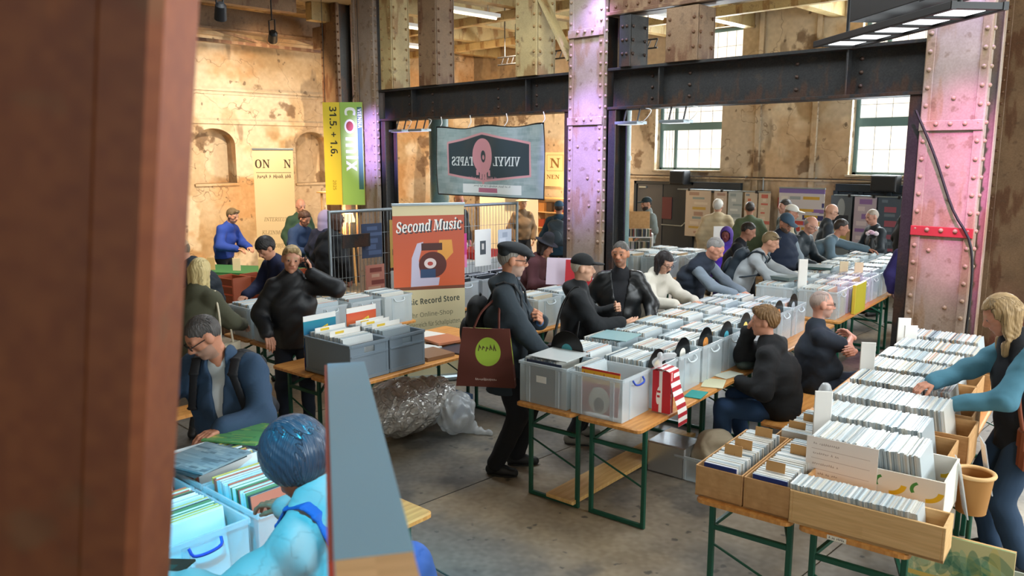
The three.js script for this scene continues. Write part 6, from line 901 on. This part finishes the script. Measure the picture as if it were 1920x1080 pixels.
  put(tag(obj('white_carton', new THREE.BoxGeometry(0.3, 0.4, 0.24).translate(0, 0.2, 0), printMat(64, 64, (g, w, h) => { g.fillStyle = '#e8e8e2'; g.fillRect(0, 0, w, h); g.fillStyle = '#e8c030'; g.fillRect(8, 10, 14, 44); }), scene, true), 'white carton with yellow stripe left of the disc rack', 'box'), -8.35, 0.5, -10.55, R(40));
  put(tag(obj('carton_stand', cbox(0.4, 0.498, 0.34, 0, 0.249, 0), M.black), 'black plinth under the white carton', 'plinth'), -8.35, 0, -10.55, R(40));
  const ss = thing('sign_stand', 'small white sign on a thin chrome stand', 'sign', [-7.1, 0, -12.1], R(45)); obj('pole', cyl(0.01, 0.01, 1.1, 0, 0.55, 0, 8), M.chrome, ss); obj('plate', cbox(0.22, 0.3, 0.01, 0, 1.25, 0), M.white, ss); obj('base', cyl(0.12, 0.12, 0.015, 0, 0.008, 0, 20), M.chrome, ss);
  // right edge: green table with dark crate
  const rt = thing('green_table', 'table with green top behind the black vest person', 'table', [-0.9, 0, -10.2], R(10)); obj('tabletop', cbox(1.0, 0.04, 1.4, 0, 0.86, 0), greenM, rt); for (const x of [-0.44, 0.44]) for (const z of [-0.6, 0.6]) obj('leg', cbox(0.05, 0.84, 0.05, x, 0.42, z), M.green, rt);
  const bn = thing('blue_bin', 'blue-grey plastic bin with yellow emblem at the right edge', 'bin', [-0.85, 0.882, -10.5], R(30)); obj('body', cbox(0.5, 0.5, 0.4, 0, 0.25, 0, 0.03), std('#3f5468', 0.5), bn); obj('lid', cbox(0.54, 0.07, 0.44, 0, 0.535, 0, 0.02), std('#5f7f94', 0.5), bn); obj('emblem', new THREE.TorusGeometry(0.05, 0.014, 8, 20).scale(1.6, 1, 1).translate(0.02, 0.22, 0.2), std('#d8b030', 0.5), bn);
}
function discMat(c) { const k = 'disc' + c; if (!cloths.has(k)) cloths.set(k, std(c, 0.3)); return cloths.get(k); }
// ---------------------------------------------------------------- people
const DENIM = '#2c4560', NAVY = '#16203a', COAL = '#14181c', GREY = '#8b959a', JEANS = '#2a3c58', DARKT = '#15181f';
const browse = (reach = 0.5, y = 1.05, sp = 0.16) => ({ L: { to: [sp, y, reach], palm: [0, -1, 0.1], curl: 0.5 }, R: { to: [-sp, y, reach], palm: [0, -1, 0.1], curl: 0.5 } });
const P = {};
// --- front group by the long block of crates
P.flatcap = person('person in flat cap and dark coat with brown tote bag standing at the front crates', { at: [-4.52, -4.46], face: 82, h: 1.9, build: 1.12, hy: 8, hp: 8, skin: '#c4886a', stubble: '#b0a8a0', hair: { style: 'short', color: '#8f8a82', thick: 0 }, hat: { style: 'flat', color: '#24282c' }, glasses: {}, feet: { L: [0.13, 0, 0.06], R: [-0.11, 0, -0.08] }, arms: { R: { to: [-0.18, 0.99, 0.36], palm: [0.6, -0.6, 0], curl: 1.0 }, L: { to: [0.04, 1.26, 0.27], pole: [0.8, -0.6, 0], palm: [0, 0, -1], dir: [-0.6, 0.5, 0.1], curl: 1.3 } }, top: [{ name: 'shirt', color: '#4d6f98', collar: 0.03 }, { name: 'coat', color: '#28333b', puff: 0.022, hem: 0.3, collar: 0.03, hood: true, open: 0.035 }], legs: { color: '#12141a', puff: 0.012 }, shoes: '#1b1d20' });
P.blackcap = person('person in black cap and black hoodie gesturing behind the front crates', { at: [-4.58, -5.42], face: 84, h: 1.72, build: 1.1, hy: -4, hp: 5, skin: '#d0a084', hair: { style: 'short', color: '#cfc6b4' }, hat: { style: 'cap', color: '#0e1012' }, arms: { R: { to: [-0.1, 1.13, 0.38], palm: [0.3, 0.8, 0], curl: 0.3 }, L: { to: [0.06, 1.22, 0.32], palm: [-0.5, 0, -0.8], curl: 1.5 } }, top: [{ name: 'hoodie', color: '#12161a', puff: 0.022, hem: 0.16, hood: true }], legs: { color: '#16181c', puff: 0.01 }, shoes: '#7d7a70' });
P.leather = person('person in open black leather jacket facing the viewer', { at: [-4.78, -6.3], face: -8, h: 1.76, build: 1.12, belly: 0.1, hy: -14, hp: 4, skin: '#b97e5e', stubble: '#6a5a50', hair: { style: 'short', color: '#4e4a46', line: 0.07 }, arms: { L: { to: [0.3, 1.0, 0.3] }, R: { to: [-0.26, 1.05, 0.22] } }, top: [{ name: 'shirt', color: '#14161c', collar: 0.03, puff: 0.004 }, { name: 'jacket', color: '#16191b', rough: 0.34, puff: 0.014, hem: 0.1, open: 0.085, fold: 0.006 }], legs: { color: DARKT }, shoes: '#111' });
P.cream = person('person with glasses and cream jacket browsing the crates', { at: [-4.98, -7.05], face: 40, h: 1.64, lean: 14, hp: 32, hy: -4, skin: '#cf9e86', hair: { style: 'bob', color: '#1c1416', length: 0.14 }, glasses: {}, arms: browse(0.5, 1.09), top: [{ name: 'jacket', color: '#cfc9bb', puff: 0.024, hem: 0.1, fold: 0.008 }], legs: { color: DARKT }, shoes: '#222' });
P.vest = person('person in navy vest and grey sleeves leaning over the crates', { at: [-5.02, -7.85], face: 48, h: 1.78, lean: 26, hp: 30, fine: 1.1, skin: '#c98f76', hair: { style: 'short', color: '#85817c' }, arms: browse(0.66, 1.1, 0.1), top: [{ name: 'sweater', color: '#74808a', puff: 0.006 }, { name: 'vest', color: '#182230', puff: 0.03, sleeve: 0, quilt: true, hem: 0.12 }], legs: { color: JEANS }, shoes: '#222' });
// --- beyond the portal
P.sun = person('person with sunglasses pushed up and grey top reaching over the far crates', { at: [-5.05, -9.1], face: 62, h: 1.76, lean: 30, hp: 22, fine: 1.2, skin: '#cf9a80', hair: { style: 'short', color: '#8a7450', thick: 0.002 }, glasses: { up: true, dark: true }, arms: { L: { to: [0.12, 1.1, 0.7] }, R: { to: [-0.1, 1.1, 0.66] } }, top: [{ name: 'sweater', color: '#a4aaae', puff: 0.012, fold: 0.008 }], legs: { color: '#4a5a50' }, shoes: '#222' });
P.dark1 = person('person in black jacket standing right behind the sunglasses wearer', { at: [-5.55, -9.75], face: 70, h: 1.74, lean: 14, hp: 25, fine: 1.3, skin: '#b8836c', hair: { style: 'short', color: '#2a211c' }, arms: browse(0.4), top: [{ name: 'jacket', color: '#161b24', puff: 0.015 }], legs: { color: DARKT }, shoes: '#111' });
P.puffer = person('person in blue cap and quilted navy vest over grey sweater looking down', { at: [-5.15, -10.4], face: 20, h: 1.82, hp: 28, fine: 1.25, build: 1.08, skin: '#c28c74', beard: '#5a4a40', hair: { style: 'short', color: '#4a3c30' }, hat: { style: 'cap', color: '#3a5266' }, arms: { L: { to: [0.24, 1.0, 0.22] }, R: { to: [-0.2, 1.02, 0.25] } }, top: [{ name: 'sweater', color: '#7f8c96', puff: 0.012, hood: true }, { name: 'vest', color: '#18243a', puff: 0.034, sleeve: 0, quilt: true, hem: 0.14 }], legs: { color: DARKT }, shoes: '#111' });
P.baldglass = person('person with glasses in black jacket bending over the far crates', { at: [-5.36, -11.25], face: 40, h: 1.76, lean: 16, hp: 26, fine: 1.3, skin: '#c4907a', hair: { style: 'ring', color: '#8a8680' }, glasses: { mat: M.chrome }, arms: browse(0.42), top: [{ name: 'jacket', color: '#15222a', puff: 0.016, rough: 0.6 }], legs: { color: DARKT }, shoes: '#111' });
P.whitecap = person('person in white cap and tan jacket in the far group', { at: [-6.0, -12.3], face: 60, h: 1.8, hp: 14, fine: 1.4, skin: '#c08870', hair: { style: 'short', color: '#6a5a48' }, hat: { style: 'cap', color: '#d6d6ce' }, top: [{ name: 'jacket', color: '#a89c80', puff: 0.014 }], legs: { color: JEANS }, shoes: '#333' });
P.reach = person('person in blue-grey jacket stretching an arm across the far crates', { at: [-5.4, -11.98], face: 66, h: 1.74, lean: 34, hp: 12, fine: 1.25, skin: '#b9826a', hair: { style: 'short', color: '#2b211b', thick: 0.006 }, arms: { L: { to: [0.2, 1.16, 0.85] }, R: { to: [-0.15, 1.06, 0.5] } }, top: [{ name: 'shirt', color: '#b9b7b6', puff: 0.004 }, { name: 'jacket', color: '#5d7482', puff: 0.014, open: 0.06 }], legs: { color: DARKT }, shoes: '#111' });
P.bald2 = person('person with dark glasses and dark jacket behind the stretching person', { at: [-5.7, -13.1], face: 80, h: 1.8, hp: 18, fine: 1.4, skin: '#c99a82', hair: { style: 'none', color: '#888' }, glasses: { dark: true }, top: [{ name: 'jacket', color: '#2c3640', puff: 0.014 }], legs: { color: DARKT }, shoes: '#111' });
P.seller = person('person in black jacket facing left behind the far crates', { at: [-4.95, -13.35], face: -80, h: 1.74, lean: 8, hp: 12, fine: 1.3, skin: '#c99480', hair: { style: 'short', color: '#b8aca0' }, arms: browse(0.35, 1.0), top: [{ name: 'jacket', color: '#16242e', puff: 0.016, rough: 0.6 }], legs: { color: DARKT }, shoes: '#111' });
P.seller2 = person('person in black jacket facing right near the back wall posters', { at: [-4.85, -14.2], face: 80, h: 1.86, hp: 6, fine: 1.35, skin: '#c08a74', hair: { style: 'short', color: '#33261f', line: 0.075 }, top: [{ name: 'jacket', color: '#14181c', puff: 0.016 }], legs: { color: DARKT }, shoes: '#111' });
P.purple = person('person in purple hooded jacket half hidden left of the broad column', { at: [-3.56, -10.85], face: 150, h: 1.68, fine: 1.1, build: 1.05, skin: '#c09080', hair: { style: 'bob', color: '#b4a8b0', length: 0.07 }, top: [{ name: 'jacket', color: '#372f6e', puff: 0.024, hem: 0.16, hood: true }], legs: { color: '#1d1418' }, shoes: '#1a1a1a' });
P.door = person('person in black cap and grey sweater standing by the black door', { at: [-9.15, -12.9], face: -70, h: 1.78, hp: 8, fine: 1.4, skin: '#b8866c', beard: '#3a2c24', hair: { style: 'short', color: '#2c2420' }, hat: { style: 'cap', color: '#142a30' }, arms: { L: { to: [0.2, 1.05, 0.25] } }, top: [{ name: 'sweater', color: '#76807e', puff: 0.018, collar: 0.04 }], legs: { color: '#141a22' }, shoes: '#111' });
P.puff2 = person('person in beige quilted jacket seen from behind at the poster rail', { at: [-7.75, -13.1], face: 172, h: 1.78, fine: 1.35, build: 1.15, hy: -25, skin: '#c09078', hair: { style: 'short', color: '#c8c6be', thick: 0.01 }, top: [{ name: 'jacket', color: '#b9a98a', puff: 0.034, quilt: true, hem: 0.14 }], legs: { color: DARKT }, shoes: '#111' });
P.green = person('person in olive green jacket seen from behind at the poster rail', { at: [-7.05, -13.0], face: 176, h: 1.78, fine: 1.35, build: 1.1, hy: -10, skin: '#a87860', hair: { style: 'short', color: '#2f2823' }, top: [{ name: 'jacket', color: '#4d5a40', puff: 0.02 }], legs: { color: DARKT }, shoes: '#111' });
P.youth = person('person in dark green jacket looking left near the back wall', { at: [-6.55, -13.35], face: -84, h: 1.82, fine: 1.4, skin: '#c49480', hair: { style: 'short', color: '#2a2420', thick: 0.006 }, top: [{ name: 'jacket', color: '#20332f', puff: 0.016 }], legs: { color: DARKT }, shoes: '#111' });
P.hooded = person('small person in purple jacket with hood up behind the navy vest wearer', { at: [-6.3, -10.95], face: -30, h: 1.5, hp: 12, fine: 1.3, skin: '#8a4a48', hair: { style: 'short', color: '#3a2420' }, hat: { style: 'hood', color: '#5a3f96' }, top: [{ name: 'jacket', color: '#5a3f96', puff: 0.02 }], legs: { color: DARKT }, shoes: '#222' });
// --- left group
P.phone = person('person in black jacket holding a phone to the ear', { at: [-6.6, -3.72], face: 12, h: 1.78, hy: 6, hp: 8, hr: -6, skin: '#c88f74', hair: { style: 'short', color: '#b0966a', thick: 0.002, quiff: true, line: 0.076 }, arms: { L: { to: [0.185, 1.53, 0.1], pole: [1, -0.5, 0.3], dir: [-0.12, 1, -0.25], palm: [-1, 0, 0], curl: 0.7 }, R: { to: [-0.22, 1.0, 0.2] } }, top: [{ name: 'jacket', color: '#14171c', puff: 0.024, hem: 0.12, collar: 0.03, hood: true, rough: 0.5 }], legs: { color: '#1a2230' }, shoes: '#111' });
P.navy = person('person in navy jacket looking down behind the phone caller', { at: [-8.2, -4.55], face: -40, h: 1.74, lean: 14, hp: 34, fine: 1.15, skin: '#c48a6c', hair: { style: 'short', color: '#1e1a18', thick: 0.014, line: 0.04 }, arms: browse(0.42), top: [{ name: 'jacket', color: '#141c3c', puff: 0.02 }], legs: { color: DARKT }, shoes: '#111' });
P.blonde = person('person in olive jacket with white tote bag seen from behind', { at: [-7.02, -2.98], face: 165, h: 1.68, build: 1.08, lean: 6, hp: 16, skin: '#cf9f88', hair: { style: 'long', color: '#d3bd84', length: 0.2, gloss: 0.5 }, arms: { R: { to: [-0.22, 1.02, 0.38] }, L: { to: [0.2, 1.0, 0.35] } }, top: [{ name: 'jacket', color: '#4a4a38', puff: 0.024, hem: 0.14 }], legs: { color: '#23282c' }, shoes: '#222' });
P.beigecap = person('person in beige cap and dark puffer jacket bending at the far left', { at: [-8.3, -3.7], face: -70, h: 1.76, lean: 18, hp: 26, fine: 1.1, build: 1.12, skin: '#b9846a', hair: { style: 'short', color: '#7a6a58' }, hat: { style: 'cap', color: '#b9a684' }, arms: browse(0.4), top: [{ name: 'jacket', color: '#1a222a', puff: 0.036, quilt: true }], legs: { color: DARKT }, shoes: '#111' });
P.denim = person('person with glasses in denim jacket over white shirt flipping records', { at: [-4.47, -2.1], face: -4, h: 1.76, build: 1.15, lean: 16, hp: 34, hy: -46, skin: '#c08468', stubble: '#8a8078', hair: { style: 'short', color: '#4c4846' , line: 0.07 }, glasses: {}, fine: 0.85, arms: { R: { to: [-0.34, 1.14, 0.46], palm: [0, -1, 0], curl: 0.6 }, L: { to: [0.12, 1.12, 0.46], palm: [0, -1, 0], curl: 0.5 } }, top: [{ name: 'undershirt', color: '#c9d0d2', puff: 0.002 }, { name: 'denim_jacket', color: DENIM, puff: 0.022, hem: 0.06, collar: 0.035, open: 0.05, fold: 0.008 }], legs: { color: '#1f2a3a' }, shoes: '#222' });
P.bluehair = person('person in pale hooded sweater with blue backpack in cyan light', { at: [-2.2, -1.42], face: -122, h: 1.68, lean: 14, hp: 32, hy: 8, headk: 1.12, skin: '#9a6248', fine: 0.8, hair: { style: 'short', color: '#3c3d48', thick: 0.024, line: -0.005, rough: 0.0009, gloss: 0.26, ear: false }, arms: { R: { to: [-0.22, 1.2, 0.55], palm: [0, -1, 0], curl: 0.6 }, L: { to: [0.36, 1.14, 0.5], palm: [0.0, -0.7, 0.5], curl: 0.6 } }, top: [{ name: 'sweater', color: '#94948f', puff: 0.026, hem: 0.08, collar: 0.05, hood: true, hoodk: 1.15, fold: 0.009 }], legs: { color: '#1e2a44' }, shoes: '#333' });
P.blue1 = person('person in bright blue jacket behind the green table', { at: [-13.05, -6.1], face: 70, h: 1.74, lean: 16, hp: 20, fine: 1.35, skin: '#c08a70', hair: { style: 'short', color: '#6a5a40', thick: 0.006, quiff: true }, arms: browse(0.4), top: [{ name: 'jacket', color: '#1f3f96', puff: 0.024 }], legs: { color: DARKT }, shoes: '#111' });
P.blue2 = person('person in dark blue jacket before the cream roll-up', { at: [-11.75, -6.75], face: 60, h: 1.72, lean: 12, hp: 24, fine: 1.3, skin: '#c08468', hair: { style: 'short', color: '#4a2f20', thick: 0.012 }, arms: browse(0.4), top: [{ name: 'jacket', color: '#1b3458', puff: 0.024 }], legs: { color: DARKT }, shoes: '#111' });
P.scarf = person('person with lavender head scarf and dark coat seen from behind', { at: [-11.0, -6.75], face: 150, h: 1.72, lean: 8, hp: 12, fine: 1.3, build: 1.1, skin: '#b08070', hair: { style: 'none', color: '#333' }, hat: { style: 'hood', color: '#a596b4' }, top: [{ name: 'coat', color: '#1a2038', puff: 0.024, hem: 0.3 }], legs: { color: DARKT }, shoes: '#111' });
P.coat = person('person in long dark coat near the left fence', { at: [-9.6, -6.0], face: 140, h: 1.82, fine: 1.25, hp: 20, lean: 8, build: 1.1, skin: '#a87460', hair: { style: 'bob', color: '#4a2c1c', length: 0.12 }, top: [{ name: 'coat', color: '#17181c', puff: 0.026, hem: 0.5 }], legs: { color: '#111318' }, shoes: '#111' });
P.greenbald = person('person in bottle green jacket right in front of the cream roll-up', { at: [-13.0, -7.55], face: 40, h: 1.82, fine: 1.4, hp: 16, skin: '#c08a70', hair: { style: 'none', color: '#777' }, top: [{ name: 'jacket', color: '#2c4632', puff: 0.018 }], legs: { color: DARKT }, shoes: '#111' });
P.edge = person('person in black jacket half hidden behind the rusty post', { at: [-10.6, -4.15], face: 60, h: 1.78, fine: 1.4, hp: 14, skin: '#b08068', hair: { style: 'short', color: '#241c18' }, top: [{ name: 'jacket', color: '#17181c', puff: 0.024 }], legs: { color: DARKT }, shoes: '#111' });
// --- behind the fence
P.bluejacket = person('person in cap and blue jacket with bag walking in the back bay', { at: [-9.7, -10.9], face: 168, h: 1.76, fine: 1.35, skin: '#b08068', hair: { style: 'short', color: '#3a2c24' }, hat: { style: 'cap', color: '#3a5a72' }, top: [{ name: 'jacket', color: '#27465a', puff: 0.03, hem: 0.14 }], legs: { color: '#1a202a' }, shoes: '#111' });
P.blackback = person('person in black seen above the fence below the hanging banner', { at: [-11.9, -10.4], face: 50, h: 1.84, fine: 1.4, skin: '#b87e60', hair: { style: 'ring', color: '#6a5a4c' }, top: [{ name: 'jacket', color: '#15161a', puff: 0.02 }], legs: { color: DARKT }, shoes: '#111' });
P.creamhat = person('person in cream hat below the hanging banner', { at: [-11.6, -11.9], face: 20, h: 1.72, fine: 1.4, skin: '#c09070', hair: { style: 'short', color: '#7a6040' }, hat: { style: 'brim', color: '#e0cca0' }, top: [{ name: 'jacket', color: '#7a6248', puff: 0.02 }], legs: { color: DARKT }, shoes: '#111' });
P.beanie = person('person in grey beanie and teal checked jacket behind the fence', { at: [-9.35, -7.5], face: 120, h: 1.66, fine: 1.3, lean: 12, hp: 20, skin: '#b08068', hair: { style: 'none', color: '#444' }, hat: { style: 'beanie', color: '#4f545a' }, top: [{ name: 'jacket', color: '#2d5a5e', puff: 0.022 }], legs: { color: DARKT }, shoes: '#111' });
P.brimhat = person('person in black brimmed hat and maroon coat bending at the crates', { at: [-6.75, -7.05], face: 70, h: 1.64, fine: 1.15, lean: 14, hp: 24, skin: '#a8745c', hair: { style: 'bob', color: '#2a1a14', length: 0.1 }, hat: { style: 'brim', color: '#15161a' }, arms: browse(0.36), top: [{ name: 'coat', color: '#4a2226', puff: 0.022 }], legs: { color: DARKT }, shoes: '#111' });
// --- seated men and the right edge
P.sit1 = person('seated person in black hoodie and jeans, hand on the face', { at: [-2.95, -6.1], face: -118, h: 1.76, sit: 0.46, build: 1.18, lean: 12, hp: 4, hy: 14, skin: '#c48c72', hair: { style: 'short', color: '#7a5a34', thick: 0.012, rough: 0.004, quiff: true }, feet: { L: [0.2, 0, 0.42], R: [-0.2, 0, 0.32] }, arms: { R: { to: [-0.06, 1.12, 0.3], pole: [-0.5, -1, 0.2], dir: [0.1, 1, -0.15], palm: [0, 0, -1], curl: 0.8 }, L: { to: [0.16, 0.74, 0.3], palm: [0, -1, 0] } }, top: [{ name: 'hoodie', color: '#121418', puff: 0.026, hood: true, fold: 0.008 }], legs: { name: 'jeans', color: '#2b4a72', puff: 0.012 }, shoes: '#2a2c30' });
P.sit2 = person('seated person with glasses in dark t-shirt with crossed arms', { at: [-3.08, -7.0], face: 76, h: 1.78, sit: 0.46, build: 1.22, belly: 0.2, hp: 4, hy: 6, skin: '#c88f78', stubble: '#a09088', hair: { style: 'short', color: '#a08c80', thick: -0.0055, line: 0.075 }, glasses: {}, feet: { L: [0.22, 0, 0.4], R: [-0.2, 0, 0.44] }, arms: { L: { to: [-0.15, 0.88, 0.31], pole: [1, -0.4, 0.2], dir: [-1, 0.2, -0.35], palm: [0, -0.3, -1], curl: 0.9 }, R: { to: [0.15, 0.95, 0.33], pole: [-1, -0.4, 0.2], dir: [1, 0.15, -0.35], palm: [0, -0.3, -1], curl: 0.7 } }, top: [{ name: 'shirt', color: '#1b2430', sleeve: 0.36, puff: 0.01 }], legs: { color: '#1d2632', puff: 0.012 }, shoes: '#222' });
P.right = person('person in black vest and blue sleeves browsing records at the right', { at: [-1.12, -5.66], face: -104, h: 1.78, build: 1.05, lean: 10, hp: 30, hy: -6, skin: '#c4866a', hair: { style: 'long', color: '#a88a5e', length: 0.24, gloss: 0.5 }, arms: { R: { to: [0.0, 1.17, 0.55], palm: [0, -1, 0], curl: 0.7 }, L: { to: [0.14, 1.08, 0.45], palm: [-0.4, -0.8, 0], curl: 0.7 } }, feet: { L: [0.12, 0, -0.02], R: [-0.12, 0, 0.08] }, top: [{ name: 'sweater', color: '#4b7f93', puff: 0.012, fold: 0.007 }, { name: 'vest', color: '#14181f', puff: 0.028, sleeve: 0, hem: 0.16 }], legs: { name: 'jeans', color: '#28405a', puff: 0.016 }, shoes: '#20201f' });
// ---------------------------------------------------------------- things people carry
function toLocal(p, x, y, z) { return p.g.localToWorld(V(x, y, z)); }
for (const k in P) P[k].g.updateMatrixWorld(true);
{
  const p = P.flatcap, t = thing('tote_bag', 'brown tote bag with round green print hanging from the flat cap wearer', 'bag', [0, 0, 0]); t.position.copy(toLocal(p, -0.29, 0.94, -0.12)); t.rotation.y = p.g.rotation.y;
  const pr = printMat(256, 256, (g, w, h) => { g.fillStyle = '#5c2a1e'; g.fillRect(0, 0, w, h); g.fillStyle = '#9ab83a'; g.beginPath(); g.ellipse(140, 100, 62, 62, 0, 0, 7); g.fill(); g.fillStyle = '#4a3a1c'; g.font = 'bold 40px sans-serif'; g.textAlign = 'center'; scrawl(g, 92, 100, 92, 30); g.fillStyle = '#d8ccc4'; g.font = 'bold 15px sans-serif'; scrawl(g, 84, 228, 96, 12); }, 0.75);
  const g1 = new THREE.BoxGeometry(0.09, 0.46, 0.5, 3, 8, 8), a = g1.attributes.position; for (let i = 0; i < a.count; i++) { const x = a.getX(i), y = a.getY(i), z = a.getZ(i); const fl = 1 - 0.7 * clamp((y + 0.1) / 0.33, 0, 1); a.setXYZ(i, x * fl + 0.006 * Math.sin(y * 17 + z * 9), y, z * (0.84 - y * 0.42) ); } g1.computeVertexNormals();
  obj('body', g1.translate(0, 0.1, 0), pr, t, true);
  for (const s of [-1, 1]) obj('strap', tube([[0, 0.32, s * 0.1], [0.02, 0.45, s * 0.07 + 0.03], [0.09, 0.585, 0.1], [0.12, 0.6, 0.12]], 0.01, 20, 6), std('#5c2a1e', 0.7), t);
}
{
  const bagOn = (label, p, at, r, color, extra = {}) => {
    const b = thing('backpack', label, 'backpack', [0, 0, 0]); b.position.copy(p.g.position); b.rotation.y = p.g.rotation.y; const m = cloth(color, 0.7), c = V(at[0], at[1] + 0.22, at[2]), q = new THREE.Quaternion().setFromEuler(new THREE.Euler(extra.tilt || 0, 0, 0));
    const O = (x, y, z) => V(x, y, z).applyQuaternion(q).add(c);
    const body = solid('body', blob([ell(O(0, 0, 0), [r, 0.24, 0.1], q), cone(O(-r * 0.7, -0.16, 0), O(r * 0.7, -0.16, 0), 0.08, 0.08), cone(O(-r * 0.55, 0.14, 0), O(r * 0.55, 0.14, 0), 0.075, 0.075)], 0.04, 0.013, { disp: folds(2, 0.006) }), m, b);
    solid('front_pocket', blob([ell(O(0, -0.07, -0.1), [r * 0.75, 0.12, 0.05], q)], 0.02, 0.012), m, body); obj('top_handle', tube([O(-0.04, 0.2, 0.02).toArray(), O(0, 0.25, 0.02).toArray(), O(0.04, 0.2, 0.02).toArray()], 0.008, 10, 6), m, body);
    for (const s of ['L', 'R']) { const sg = s === 'L' ? 1 : -1, mid = p.neck.clone().lerp(p.sh[s], 0.62).add(V(0, (extra.lift || 0.072) * p.k, 0)), W = V(1, 0, 0), bk = O(sg * r * 0.62, 0.16, 0.08), fr = mid.clone().add(V(0, -0.1, 0.13)), lo = V(sg * 0.16 * p.k, p.chest.y - 0.06, p.chest.z + 0.15 * p.k), en = O(sg * r * 0.85, -0.14, 0.06); const pts = [bk, mid.clone().add(V(0, -0.02, -0.06)), mid, mid.clone().add(V(0, -0.025, 0.08)), fr, lo, lo.clone().lerp(en, 0.5).add(V(sg * 0.06, 0, 0)), en], pr = []; for (let i = 0; i < pts.length - 1; i++) pr.push(cone(pts[i], pts[i + 1], 0.009, 0.009, W, 3.2)); solid('strap', blob(pr, 0.008, 0.0075), m, b); }
    return b;
  };
  bagOn('black backpack on the flat cap wearer', P.flatcap, [0.02, 1.02, -0.24], 0.15, '#15191d');
  bagOn('dark backpack worn by the sunglasses wearer', P.sun, [0, 1.02, -0.02], 0.15, '#1c2a36', { tilt: 0.4 });
  bagOn('dark backpack worn by the denim jacket wearer', P.denim, [0, 0.96, -0.2], 0.14, '#12141a', { tilt: 0.25 });
  bagOn('navy backpack worn by the person in cyan light', P.bluehair, [0.02, 0.88, -0.24], 0.17, '#1d4a8c', { tilt: 0.2, lift: 0.098 });
  bagOn('grey backpack worn by the walker in the back bay', P.bluejacket, [0, 1.0, -0.26], 0.15, '#3c4a54');
  const sb = (label, p, at, w, h, d, color, strap) => { const t = thing('shoulder_bag', label, 'bag', [0, 0, 0]); t.position.copy(toLocal(p, ...at)); t.rotation.y = p.g.rotation.y; const m = std(color, 0.45); obj('body', cbox(d, h, w, 0, h / 2, 0, 0.02), m, t); obj('flap', cbox(d + 0.012, h * 0.5, w + 0.008, 0, h * 0.77, 0, 0.012), m, t); obj('strap', tube(strap, 0.012, 30, 6), m, t); return t; };
  sb('black shoulder bag at the side of the hoodie wearer', P.blackcap, [-0.27, 0.62, -0.12], 0.26, 0.34, 0.1, '#0d0f11', [[0, 0.3, 0.1], [0.06, 0.6, 0.14], [0.14, 0.84, 0.12], [0.1, 0.7, 0.0], [0, 0.3, -0.1]]);
  sb('tan leather shoulder bag of the person in black vest', P.right, [0.27, 0.74, -0.02], 0.28, 0.24, 0.08, '#7a3a1c', [[0, 0.2, 0.12], [-0.02, 0.45, 0.16], [-0.14, 0.74, 0.1], [-0.16, 0.76, 0.02], [-0.05, 0.45, -0.12], [0, 0.2, -0.12]]);
  const lt = thing('tote_bag', 'white cotton tote bag hanging from the olive jacket person', 'bag', [0, 0, 0]); lt.position.copy(toLocal(P.blonde, -0.3, 0.52, 0.02)); lt.rotation.y = P.blonde.g.rotation.y; obj('body', cbox(0.06, 0.4, 0.36, 0, 0.2, 0, 0.02), std('#cfc4ac', 0.85), lt); for (const s of [-1, 1]) obj('strap', tube([[0, 0.4, s * 0.09], [0.02, 0.65, s * 0.06], [0.11, 0.88, 0.02]], 0.01, 14, 5), std('#cfc4ac', 0.85), lt);
  const ph = tag(obj('phone', cbox(0.072, 0.145, 0.009, 0, 0, 0, 0.004), M.blackGloss), 'black phone held to the ear of the black jacket person', 'phone'); const hh = P.phone.arms.L.w; ph.position.copy(toLocal(P.phone, hh.x - 0.035, hh.y + 0.09, hh.z - 0.0)); ph.rotation.set(0.2, P.phone.g.rotation.y + 1.4, 0.15);
  const w = P.bluehair, hl = w.arms.L.w, rec = tag(obj('held_record', new THREE.BoxGeometry(0.315, 0.008, 0.315), printMat(128, 128, (g, W, H) => { g.fillStyle = '#3a3028'; g.fillRect(0, 0, W, H); for (let i = 0; i < 40; i++) { g.fillStyle = pick(['#7a4a2c', '#2f5a50', '#8a8a60', '#1c2428']); g.globalAlpha = 0.5; g.fillRect(rnd() * W, rnd() * H, 20 + rnd() * 60, 4 + rnd() * 12); } g.globalAlpha = 1; }, 0.3), scene, true), 'dark record cover held in the cyan-lit hand at the bottom edge', 'record'); rec.position.copy(toLocal(w, hl.x + 0.02, hl.y - 0.03, hl.z + 0.2)); rec.rotation.set(0.25, w.g.rotation.y + 0.3, 0.15);
}
scene.traverse(o => { if (o.isMesh) { o.castShadow = true; o.receiveShadow = true; } });
renderer.render(scene, camera);
